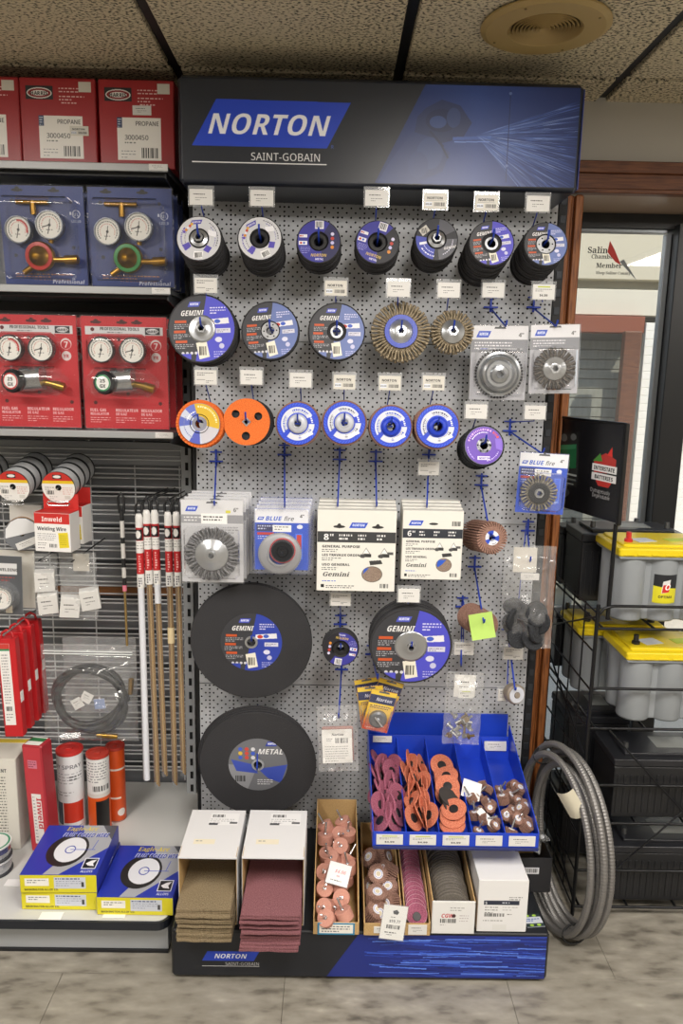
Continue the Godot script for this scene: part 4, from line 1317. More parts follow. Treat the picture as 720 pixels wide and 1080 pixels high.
func hanging_packs():
	# two grey brush packs over the window edge of the board
	var o := T("brush_pack", "grey blister pack holding a steel cup brush, beside the knot disc pack", "brush pack", Vector3(0.3549, 1.6724, 0.16), "", Vector3(0.02, -0.05, 0.01))
	var w := 0.1591
	var h := 0.206
	blister(o, w, h, card_print("grey_cup"), 0.045)
	A(o, "cup", MB.new().lathe([Vector2(0.062, 0.003), Vector2(0.06, 0.016), Vector2(0.054, 0.018), Vector2(0.048, 0.012), Vector2(0.046, 0.03), Vector2(0.04, 0.034), Vector2(0.034, 0.027), Vector2(0.026, 0.027), Vector2(0.022, 0.038), Vector2(0.01, 0.041)], 32, 0, false).one(M("a9acb0", 0.28, 0.85)), Vector3(0, -h * 0.14, 0))
	A(o, "arbor", MB.new().lathe([Vector2(0.013, 0.04), Vector2(0.013, 0.046), Vector2(0.008, 0.046), Vector2(0.008, 0.03), Vector2(0, 0.03)], 6).one(M("74777c", 0.35, 0.8)), Vector3(0, -h * 0.14, 0))
	var br := MB.new()
	for k in 48:
		var a := TAU * k / 48
		br.rod(Vector3(cos(a) * 0.058, sin(a) * 0.058, 0.006), Vector3(cos(a) * 0.066, sin(a) * 0.066, 0.012), 0.0028, 4)
	A(o, "bristles", br.one(M("4a4b4e", 0.5, 0.5)), Vector3(0, -h * 0.14, 0))
	hook(Vector3(0.3553, 1.8314, 0.003), Vector3(0.3642, 1.7702, 0.18), "blue wire hook carrying the grey cup brush pack", 3, Vector3(0.3256, 1.8632, 0.18))
	o = T("brush_pack", "grey blister pack holding a wire knot disc, overlapping the wooden post", "brush pack", Vector3(0.5012, 1.6853, 0.18), "", Vector3(0.02, -0.12, 0.03))
	w = 0.1343
	h = 0.1886
	blister(o, w, h, card_print("grey_knot"), 0.03)
	var kd := Node3D.new()
	kd.name = "wire_disc"
	o.add_child(kd)
	kd.position = Vector3(0, -h * 0.13, 0.014)
	wire_disc_parts(kd, 0.056, false, 24, "5a5550", 0.5)
	hook(Vector3(0.4798, 1.834, 0.003), Vector3(0.4944, 1.7718, 0.2), "blue wire hook carrying the grey knot disc pack", 2, Vector3(0.4501, 1.857, 0.22))
	# blue pack lower down
	o = T("brush_pack", "blue card blister pack with a steel wire disc beside the wooden post", "brush pack", Vector3(0.4992, 1.3396, 0.15), "", Vector3(0.02, -0.1, -0.03))
	w = 0.1404
	h = 0.1782
	blister(o, w, h, card_print("blue_small"), 0.03, "3a5cc8")
	kd = Node3D.new()
	kd.name = "wire_disc"
	o.add_child(kd)
	kd.position = Vector3(-0.008, -h * 0.14, 0.012)
	wire_disc_parts(kd, 0.052, false, 30, "8f8a80", 0.5)
	A(o, "hub_ring", MB.new().lathe([Vector2(0.03, 0.018), Vector2(0.03, 0.024), Vector2(0.027, 0.026), Vector2(0.014, 0.026), Vector2(0.013, 0.02)], 28).one(M("2a2c30", 0.4)), Vector3(-0.008, -h * 0.14, 0))
	# four big wire disc packs, one behind another
	for k in 4:
		o = T("brush_pack", "grey blister pack with a large steel wire disc" + (", front one" if k == 0 else ", %s behind the front one" % ORD[k - 1]), "brush pack", Vector3(-0.428, 1.1651, 0.2) + Vector3(0.004 * k, 0.003 * k, -0.034 * k), "large wire disc packs", Vector3(0.03, 0, 0))
		w = 0.1798
		h = 0.2442
		blister(o, w, h, card_print("wire_card"), 0.024)
		kd = Node3D.new()
		kd.name = "wire_disc"
		o.add_child(kd)
		kd.position = Vector3(0, -h * 0.14, 0.011)
		if k == 0:
			wire_disc_parts(kd, 0.076, false, 36, "77777a", 0.56)
		else:
			A(kd, "plate", MB.new().lathe([Vector2(0, 0), Vector2(0.07, 0), Vector2(0.07, 0.006), Vector2(0, 0.006)], 20).one(M("77777a", 0.4, 0.6)))
	hook(Vector3(-0.4459, 1.3662, 0.003), Vector3(-0.4185, 1.2714, 0.22), "blue wire hook carrying the large grey wire disc packs")
	# rounded clear packs with a blue card and grey brush
	for k in 4:
		o = T("brush_pack", "clear rounded pack with blue card and wire cup brush" + (", front one" if k == 0 else ", %s behind the front one" % ORD[k - 1]), "brush pack", Vector3(-0.234, 1.1742, 0.2) + Vector3(0.002 * k, 0.004 * k, -0.038 * k), "clear rounded brush packs", Vector3(0.03, 0, 0))
		w = 0.161
		h = 0.1878
		A(o, "card", print_box(Vector3(w * 0.94, h * 0.94, 0.003), MT(card_print("blue_big"), 0.4), M("3a5cc8", 0.6), 0.0004))
		if k == 0:
			var br2 := MB.new().lathe([Vector2(0.058, 0.004), Vector2(0.06, 0.014), Vector2(0.054, 0.02), Vector2(0.03, 0.02)], 32, 0, true)
			for q in 60:
				var a := TAU * q / 60
				br2.rod(Vector3(cos(a) * 0.034, sin(a) * 0.034, 0.021), Vector3(cos(a) * 0.061, sin(a) * 0.061, 0.014), 0.0022, 4)
			A(o, "bristles", br2.one(M("a5a6a9", 0.5, 0.4)), Vector3(-0.004, -h * 0.2, 0))
			A(o, "red_ring", MB.new().lathe([Vector2(0.036, 0.018), Vector2(0.036, 0.024), Vector2(0.033, 0.025), Vector2(0.033, 0.02)], 28).one(M("b83038", 0.4)), Vector3(0.004, -h * 0.14, 0))
			A(o, "hub", MB.new().lathe([Vector2(0.032, 0.015), Vector2(0.032, 0.028), Vector2(0.028, 0.032), Vector2(0.016, 0.032), Vector2(0.014, 0.036), Vector2(0.007, 0.036), Vector2(0.006, 0.02), Vector2(0, 0.02)], 28).one(M("1d1f24", 0.4)), Vector3(0.004, -h * 0.14, 0))
		var sh := MB.new().box(Vector3(0, -0.004, 0.014), Vector3(w, h, 0.034), 0.014)
		sh.box(Vector3(0, 0, 0), Vector3(w * 1.1, h * 1.08, 0.003), 0.001)
		A(o, "blister", sh.one(clear_plastic(0.04, 0.05, "dfe6fa")))
	hook(Vector3(-0.2406, 1.3903, 0.003), Vector3(-0.2247, 1.2715, 0.23), "blue wire hook carrying the clear rounded brush packs")
	# cartons with hang slots
	for bxs in [["box8", Vector3(-0.0245, 1.148, 0.2), 0.22, 0.2334, "white and grey carton marked 8 inch", 4], ["box6", Vector3(0.1871, 1.1684, 0.2), 0.169, 0.1985, "white and navy carton marked 6 inch", 4]]:
		for k in bxs[5]:
			o = T("disc_carton", bxs[4] + (", front one of its row" if k == 0 else ", %s behind the front one" % ORD[k - 1]), "carton", bxs[1] + Vector3(0.001 * k, 0.004 * k, -0.031 * k), "hanging cartons " + bxs[0].right(1) + " inch", Vector3(0.02, 0, 0))
			var hh: float = bxs[3]
			var ww: float = bxs[2]
			A(o, "body", print_box(Vector3(ww, hh, 0.028), MT(card_print(bxs[0]), 0.55), M("dddcd5", 0.7), 0.001))
	hook(Vector3(-0.0748, 1.3792, 0.003), Vector3(-0.079, 1.2717, 0.2), "blue wire hook by the first slot of the 8 inch cartons")
	hook(Vector3(0.034, 1.3756, 0.003), Vector3(0.0293, 1.2738, 0.2), "blue wire hook by the second slot of the 8 inch cartons")
	hook(Vector3(0.1934, 1.3988, 0.003), Vector3(0.1695, 1.2737, 0.2), "blue wire hook carrying the 6 inch cartons", 0, Vector3(0.1803, 1.373, 0.12))
	# yellow and orange packs above the tray
	for k in 4:
		o = T("brush_pack", "yellow and orange blister pack with small cup brush" + (", front tilted one" if k == 0 else ", %s behind the tilted one" % ORD[k - 1]), "brush pack", [Vector3(0.0524, 0.6833, 0.24), Vector3(0.0326, 0.679, 0.2), Vector3(0.0739, 0.6823, 0.16), Vector3(0.0303, 0.6741, 0.13)][k], "yellow brush packs", Vector3(0.1, 0, [-0.2, 0.12, -0.28, 0.2][k]))
		w = 0.078
		h = 0.134
		blister(o, w, h, card_print("yellow"), 0.022, "d89a28")
		A(o, "cup", MB.new().lathe([Vector2(0.026, 0.002), Vector2(0.026, 0.012), Vector2(0.02, 0.016), Vector2(0.008, 0.016), Vector2(0.004, 0.02), Vector2(0, 0.02)], 20).one(M("7f8186", 0.35, 0.7)), Vector3(0.0, -0.022, 0))
		A(o, "shank", MB.new().rod(Vector3(-0.012, -0.01, 0.02), Vector3(0.016, -0.036, 0.02), 0.003, 6).one(M("d4d6da", 0.25, 0.8)))
	hook(Vector3(0.0395, 0.7641, 0.003), Vector3(0.0454, 0.773, 0.22), "blue wire hook carrying the yellow brush packs")
	# bags
	o = T("parts_bag", "clear bag with a white packing slip beside the large cut-off discs", "bag", Vector3(-0.0661, 0.6065, 0.26), "", Vector3(0.05, 0, 0.05))
	var film := clear_plastic(0.1, 0.16, "eef0f2")
	A(o, "film", bag_mesh(0.1148, 0.2077, 0.03, 3, film))
	var c := CV.new(140, 170, "f3f2ef")
	c.t("Norton", 44, 30, 16, "222222", "s", 0.2).m(20, 44, 30, 2, 9, "666666", 3).bar(62, 42, 60, 26).m(12, 84, 110, 6, 12, "8a8a8a", 3).m(12, 158, 100, 1, 8, "777777", 3)
	A(o, "packing_slip", print_box(Vector3(0.086, 0.106, 0.002), MT(c.tex(), 0.5), M("f0efec", 0.6), 0.0003), Vector3(-0.002, -0.022, 0.004))
	A(o, "contents", MB.new().box(Vector3(0, -0.02, -0.006), Vector3(0.09, 0.11, 0.012), 0.004).one(M("a8807a", 0.8)))
	hook(Vector3(-0.0555, 0.7117, 0.003), Vector3(-0.0649, 0.6801, 0.28), "blue wire hook carrying the bag with packing slip")
	o = T("parts_bag", "clear zip bag of small metal fittings hanging before the blue tray", "bag", Vector3(0.2846, 0.7145, 0.28), "", Vector3(0.04, 0, -0.02))
	A(o, "film", bag_mesh(0.1052, 0.2212, 0.036, 9, film))
	A(o, "header_card", print_box(Vector3(0.06, 0.066, 0.002), tags()[3], M("ecebe8", 0.6), 0.0003), Vector3(0.0, 0.068, 0.0))
	A(o, "price_sticker", print_box(Vector3(0.042, 0.024, 0.003), tags()[2], M("f6f6f4", 0.6), 0.0003), Vector3(0.004, 0.046, 0.004))
	for k in 22:
		var d := Vector3(rng.randf_range(-1, 1), rng.randf_range(-1, 1), rng.randf_range(-0.4, 0.4)).normalized()
		var b := MB.new()
		b.xf = Transform3D(basis_along(d))
		b.lathe([Vector2(0, -0.012), Vector2(0.0035, -0.012), Vector2(0.0035, 0.004), Vector2(0.0085, 0.004), Vector2(0.0085, 0.007), Vector2(0, 0.007)], 10)
		A(o, "fitting", b.one(M("b8b9bb", 0.3, 0.8) if k % 4 else M("6c5a3c", 0.5, 0.3)), Vector3(rng.randf_range(-0.034, 0.034), rng.randf_range(-0.088, -0.02), rng.randf_range(-0.008, 0.01)))
	o = T("parts_bag", "clear bag of black scrubbing discs hanging beside the wooden post", "bag", Vector3(0.4751, 1.0094, 0.17), "", Vector3(0.03, -0.1, 0.02))
	A(o, "film", bag_mesh(0.1487, 0.3084, 0.06, 21, clear_plastic(0.09, 0.16, "eef0f2")))
	A(o, "header_card", bx(Vector3(0.066, 0.074, 0.002), M("cfcbc2", 0.8), 0.0003), Vector3(-0.012, 0.112, 0.0))
	A(o, "price_sticker", print_box(Vector3(0.052, 0.02, 0.003), tags()[3], M("f6f6f4", 0.6), 0.0003), Vector3(0.002, 0.066, 0.012))
	for k in 11:
		var b := MB.new().lathe([Vector2(0, -0.005), Vector2(0.036, -0.005), Vector2(0.038, 0), Vector2(0.036, 0.005), Vector2(0, 0.005)], 22)
		A(o, "scrub_disc", b.one(mats["scrub"]), Vector3([-0.03, 0.026, 0.0, -0.034, 0.03, -0.002, 0.02, -0.02, 0.034, -0.036, 0.004][k], [-0.035, -0.045, -0.055, -0.09, -0.095, -0.1, -0.12, -0.115, -0.07, -0.06, -0.08][k], rng.randf_range(-0.014, 0.014)), Vector3([-1.2, -0.3, -1.4, 0.2, -0.2, 0.3, -0.4, -0.2, -0.1, 0.2, 0.1][k], [0.0, 0.5, 0.1, -0.6, 0.9, -0.9, 0.5, 0.3, -0.7, 0.9, -1.0][k], 0))
	hook(Vector3(0.5063, 1.1712, 0.003), Vector3(0.4737, 1.1193, 0.18), "blue wire hook carrying the bag of black scrubbing discs", 0, Vector3(0.4622, 0.8118, 0.1))

func gondola():
	var o := T("gondola_shelving", "grey metal gondola shelving with wire grid back and low deck", "shelving", Vector3.ZERO)
	var grey := M("9a9da1", 0.4, 0.25)
	var dark: Material = mats["metal_dark"]
	A(o, "back_panel", bx(Vector3(1.4, 2.3, 0.012), dark, 0, Vector3(-1.28, 1.2, -0.335)))
	# slotted upright
	var ux: float = (-0.6037 + -0.5649) / 2
	A(o, "upright", bx(Vector3(0.036, 2.3, 0.04), M("b6babd", 0.45), 0.003), Vector3(ux, 1.15, -0.26))
	var slots := MB.new()
	for k in 44:
		slots.box(Vector3(0, 0.1 + k * 0.0508, 0), Vector3(0.01, 0.026, 0.002))
	var sl := A(o, "slots", slots.one(M("121315", 0.8)), Vector3(ux + 0.002, 0, -0.2392))
	sl.set_meta("kind", "stuff")
	# shelves: plate, ticket rail, underside brace
	var x1 := -0.548
	for sy in [2.1679, 1.8509, 1.4567]:
		var sh := A(o, "shelf", bx(Vector3(1.3, 0.012, 0.4), M("6a6d70", 0.4, 0.4), 0.002), Vector3(x1 - 0.65, sy - 0.004, -0.08))
		A(sh, "ticket_rail", bx(Vector3(1.3, 0.02, 0.006), M("a4a6a7", 0.4, 0.2), 0.002), Vector3(0, 0.0, 0.203))
		A(sh, "brace", MB.new().box(Vector3(0, -0.012, 0.17), Vector3(1.28, 0.014, 0.02), 0.002).box(Vector3(0, -0.02, -0.16), Vector3(1.28, 0.03, 0.012), 0.002).one(M("1d1e20", 0.5)))
		A(sh, "bracket", MB.new().prism(PackedVector2Array([Vector2(-0.19, 0), Vector2(0.19, 0), Vector2(0.19, -0.018), Vector2(-0.1, -0.06), Vector2(-0.19, -0.075)]), -0.002, 0.002).one(M("2a2c2f", 0.5)), Vector3(0.64, -0.006, 0), Vector3(0, -PI / 2, 0))
		A(sh, "ticket", print_box(Vector3(0.05, 0.016, 0.003), tags()[3], M("efefec", 0.6), 0.0002), Vector3(0.625, 0.001, 0.207))
	# wire grid
	var wire := M("d6d8da", 0.4, 0.15)
	var long := MB.new().rod(Vector3(-0.65, 0, 0), Vector3(0.65, 0, 0), 0.003, 5).one(wire)
	for k in 19:
		for d in [0.0, 0.014, 0.034]:
			A(o, "grid_wire", long, Vector3(x1 - 0.69, 0.19 + k * 0.0635 + d, -0.29))
	var up := MB.new().rod(Vector3(0, 0.15, 0), Vector3(0, 1.4, 0), 0.0026, 5).one(wire)
	for k in 8:
		A(o, "grid_wire", up, Vector3(x1 - 0.07 - k * 0.152, 0, -0.295))
	var gap_strip := bx(Vector3(1.3, 0.02, 0.006), M("3a3c3f", 0.7))  # dark strips stand in for the shaded gaps in the back
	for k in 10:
		A(o, "back_strip", gap_strip, Vector3(x1 - 0.69, 0.2 + k * 0.127, -0.322))
	A(o, "back_strip", bx(Vector3(1.3, 0.03, 0.006), M("8a5a30", 0.7)), Vector3(x1 - 0.69, 0.86, -0.32))
	A(o, "cross_rail", bx(Vector3(1.3, 0.08, 0.02), M("8d9094", 0.4, 0.3), 0.002), Vector3(x1 - 0.69, 1.3533, -0.3))
	# deck with dark edging and kick plate
	var dk := A(o, "deck", MB.new().prism(rounded(1.36, 0.72, 0.03), -0.014, 0.014).one(M("cbccc9", 0.45)), Vector3(x1 - 0.665, 0.115, 0.048), Vector3(-PI / 2, 0, 0))
	dk.set_meta("label", "pale grey deck board")
	A(o, "deck_edge", MB.new().prism(rounded(1.372, 0.732, 0.034), -0.0125, 0.0125).one(M("20242c", 0.4)), Vector3(x1 - 0.665, 0.1145, 0.048), Vector3(-PI / 2, 0, 0))
	A(o, "kick_plate", bx(Vector3(1.34, 0.09, 0.02), M("b4b8bc", 0.4, 0.1), 0.002), Vector3(x1 - 0.66, 0.052, 0.36))
	A(o, "kick_plate", bx(Vector3(0.02, 0.09, 0.6), M("b4b8bc", 0.4, 0.1), 0.002), Vector3(x1, 0.052, 0.06))
	A(o, "kick_foot", bx(Vector3(1.34, 0.008, 0.03), M("1b1c1f", 0.6)), Vector3(x1 - 0.66, 0.004, 0.362))

func rounded(w: float, h: float, r: float) -> PackedVector2Array:
	var p := PackedVector2Array()
	for k in [[1, -1, -PI / 2], [1, 1, 0.0], [-1, 1, PI / 2], [-1, -1, PI]]:
		for q in 6:
			var a: float = k[2] + q * PI / 10
			p.append(Vector2(k[0] * (w / 2 - r) + cos(a) * r, k[1] * (h / 2 - r) + sin(a) * r))
	return p

func gauge_print(kind: String) -> ImageTexture:
	if not texs.has(kind):
		var c := CV.new(72, 72, "eceae4")
		c.ringtext(36, 36, 29, 2.4, 7.0, "3c3c3c", 3, 0.07).ringtext(36, 36, 22, 2.6, 6.8, "b04a40", 2, 0.12)
		if kind == "gauge_red":
			c.ringtext(36, 36, 27, 4.6, 6.6, "c02c2c", 5, 0.0)
		c.l(36, 36, 30, 60, 2.5, "222222").l(36, 36, 38, 20, 2, "222222").e(36, 36, 4, 4, "333333")
		if kind == "gauge_b":
			c.l(36, 36, 14, 42, 2.5, "222222")
		c.m(26, 48, 22, 1, 6, "555555", 2)
		texs[kind] = c.tex()
	return texs[kind]

func gauge(o: Node3D, p: Vector3, r: float, kind: String, rim: Material):
	var g := A(o, "gauge", MB.new().lathe([Vector2(0, 0), Vector2(r * 0.9, 0), Vector2(r, 0.006), Vector2(r, 0.022), Vector2(r * 0.97, 0.026), Vector2(r * 0.9, 0.026), Vector2(r * 0.88, 0.021)], 28).one(rim), p)
	A(g, "dial", MB.many([[MB.new().lathe([Vector2(0, 0.012), Vector2(r * 0.89, 0.012), Vector2(r * 0.89, 0.021)], 28), M("dddbd5", 0.6)], [MB.new().lathe([Vector2(r * 0.89, 0.0212), Vector2(0, 0.0212)], 28, r * 0.89), MT(gauge_print(kind), 0.35)]]))

func blue_regulator(pos: Vector3, label: String, ring: String, full: bool):
	var o := T("regulator_pack", label, "regulator", pos, "boxed brass regulators on the shelf", Vector3(0.07, 0, 0))
	if not texs.has("bluereg"):
		var c := CV.new(230, 262, "33468a")
		c.speck(2500, "46599c", 0.4)
		c.e(208, 72, 11, 11, "e8ecf6").e(208, 72, 9, 9, "33468a").tc("UL", 208, 77, 12, "e8ecf6").tc("LISTED", 208, 94, 8, "d8ddec").r(190, 66, 5, 8, "d8ddec")
		for x in [50, 150]:
			c.e(x, 12, 16, 4, "14161c").e(x, 9, 6, 6, "14161c")
		for q in [[34, 40], [196, 40], [196, 160], [34, 184]]:
			c.e(q[0], q[1], 5, 5, "1c2440")
		c.m(30, 232, 160, 2, 7, "c98a5a", 3).m(80, 246, 120, 1, 7, "c98a5a", 3).t("Professional", 130, 258, 15, "f0f2f8", "b", 0.2)
		texs["bluereg"] = c.tex()
	A(o, "card", print_box(Vector3(0.232, 0.262, 0.004), MT(texs["bluereg"], 0.4), M("44548f", 0.5), 0.0004))
	if full:
		var brass := M("b58a3e", 0.28, 0.9)
		A(o, "tee_handle", MB.new().rod(Vector3(-0.066, 0.086, 0.014), Vector3(0.022, 0.086, 0.014), 0.006, 10).rod(Vector3(-0.02, 0.09, 0.014), Vector3(-0.02, 0.054, 0.014), 0.008, 10).one(brass))
		gauge(o, Vector3(-0.056, 0.012, 0.016), 0.037, "gauge_red" if ring == "b8322c" else "gauge_a", M("8b8f94", 0.25, 0.85))
		gauge(o, Vector3(0.03, 0.026, 0.016), 0.039, "gauge_b", M("8b8f94", 0.25, 0.85))
		var bd := A(o, "regulator_body", MB.new().lathe([Vector2(0, 0.0), Vector2(0.036, 0.0), Vector2(0.04, 0.01), Vector2(0.04, 0.022), Vector2(0.036, 0.027), Vector2(0.026, 0.028), Vector2(0.022, 0.04), Vector2(0.013, 0.044), Vector2(0.012, 0.062), Vector2(0, 0.064)], 32, 0, true).one(brass), Vector3(-0.004, -0.056, 0.012))
		A(bd, "colour_ring", MB.new().lathe([Vector2(0.0375, 0.027), Vector2(0.037, 0.0295), Vector2(0.028, 0.0305), Vector2(0.027, 0.028)], 32).one(M(ring, 0.4)))
		A(o, "outlet", MB.new().rod(Vector3(0.03, -0.064, 0.03), Vector3(0.066, -0.064, 0.03), 0.008, 10).rod(Vector3(0.064, -0.064, 0.03), Vector3(0.1, -0.062, 0.03), 0.0125, 6).rod(Vector3(-0.03, -0.084, 0.024), Vector3(-0.054, -0.1, 0.024), 0.008, 8).rod(Vector3(0.026, -0.02, 0.024), Vector3(0.03, 0.0, 0.024), 0.007, 8).one(brass))
	var sh := MB.new().box(Vector3(0, 0, 0.002), Vector3(0.24, 0.27, 0.007), 0.002)
	if full:
		sh.box(Vector3(0, -0.01, 0.04), Vector3(0.21, 0.215, 0.07), 0.02)
	A(o, "blister", sh.one(clear_plastic(0.025, 0.04)))

func red_regulator(pos: Vector3, label: String, ring: String, full: bool):
	var o := T("regulator_pack", label, "regulator", pos, "red carded regulators on the shelf", Vector3(0.03, 0, 0))
	if not texs.has("redreg"):
		var c := CV.new(230, 300, "c4252f")
		c.r(10, 26, 210, 22, "d9dadc").t("PROFESSIONAL TOOLS", 50, 36, 10, "444444").m(70, 40, 100, 1, 6, "888888", 3).r(172, 28, 40, 18, "23252a").e(192, 37, 17, 7, "e4e4e6").tc("HARRIS", 192, 41, 9, "23252a")
		for x in [40, 110, 150]:
			c.e(x, 15, 15, 4, "4a1014").e(x, 12, 6, 5, "4a1014")
		for q in [[30, 34], [30, 230], [208, 230], [100, 60], [120, 206]]:
			c.e(q[0], q[1], 5, 5, "5c1218")
		c.e(200, 74, 15, 15, "e8dcdc").e(200, 76, 13, 12, "c4252f").tc("7", 200, 84, 22, "f6f2f2").e(200, 106, 13, 13, "e2d4d4").tc("YR", 200, 111, 12, "b03038")
		for k in 3:
			c.t(["FUEL GAS", "REGULATEUR", "REGULADOR"][k], 14 + k * 70, 254, 10, "f4eaea", "b").t(["REGULATOR", "DE GAZ", "DE GAS"][k], 14 + k * 70, 264, 9, "f4eaea", "b").m(14 + k * 70, 270, 56, 3, 6, "e8c4c4", 2)
		texs["redreg"] = c.tex()
	A(o, "card", print_box(Vector3(0.243, 0.318, 0.004), MT(texs["redreg"], 0.38), M("b52a32", 0.5), 0.0004))
	if full:
		gauge(o, Vector3(-0.057, 0.066, 0.016), 0.037, "gauge_red" if ring == "c03a3a" else "gauge_a", M("6b6f74", 0.25, 0.85))
		gauge(o, Vector3(0.031, 0.066, 0.016), 0.037, "gauge_b", M("6b6f74", 0.25, 0.85))
		A(o, "regulator_body", MB.new().rod(Vector3(-0.03, -0.022, 0.03), Vector3(0.03, -0.016, 0.03), 0.034, 20).one(M("b9bcc0", 0.25, 0.85)))
		var kb := A(o, "adjusting_knob", MB.new().lathe([Vector2(0, 0.0), Vector2(0.032, 0.0), Vector2(0.034, 0.016), Vector2(0.03, 0.024), Vector2(0, 0.024)], 12).one(M("1b1c1f", 0.45)), Vector3(-0.038, -0.024, 0.056), Vector3(0, -0.2, 0))
		var c2 := CV.new(48, 48, "e6eeea")
		c2.e(24, 24, 24, 24, ring).e(24, 24, 20, 20, "f0f0ee").tc("25", 24, 23, 15, "222222").tc("GX", 24, 38, 14, "222222")
		A(kb, "knob_cap", MB.many([[MB.new().lathe([Vector2(0.023, 0.022), Vector2(0.023, 0.026)], 20), M("d0d0d0", 0.5)], [MB.new().lathe([Vector2(0.023, 0.026), Vector2(0, 0.026)], 20, 0.023), MT(c2.tex(), 0.4)]]))
		A(o, "outlet", MB.new().rod(Vector3(0.03, -0.028, 0.03), Vector3(0.062, -0.034, 0.03), 0.009, 10).rod(Vector3(0.058, -0.034, 0.03), Vector3(0.088, -0.042, 0.03), 0.013, 6).one(M("a8843c", 0.3, 0.9)))
	var sh := MB.new().box(Vector3(0, 0, 0.002), Vector3(0.25, 0.325, 0.007), 0.002)
	if full:
		sh.box(Vector3(-0.012, 0.066, 0.022), Vector3(0.18, 0.09, 0.05), 0.02)
		sh.box(Vector3(0.0, -0.026, 0.045), Vector3(0.215, 0.086, 0.09), 0.035)
	A(o, "blister", sh.one(clear_plastic(0.025, 0.04)))

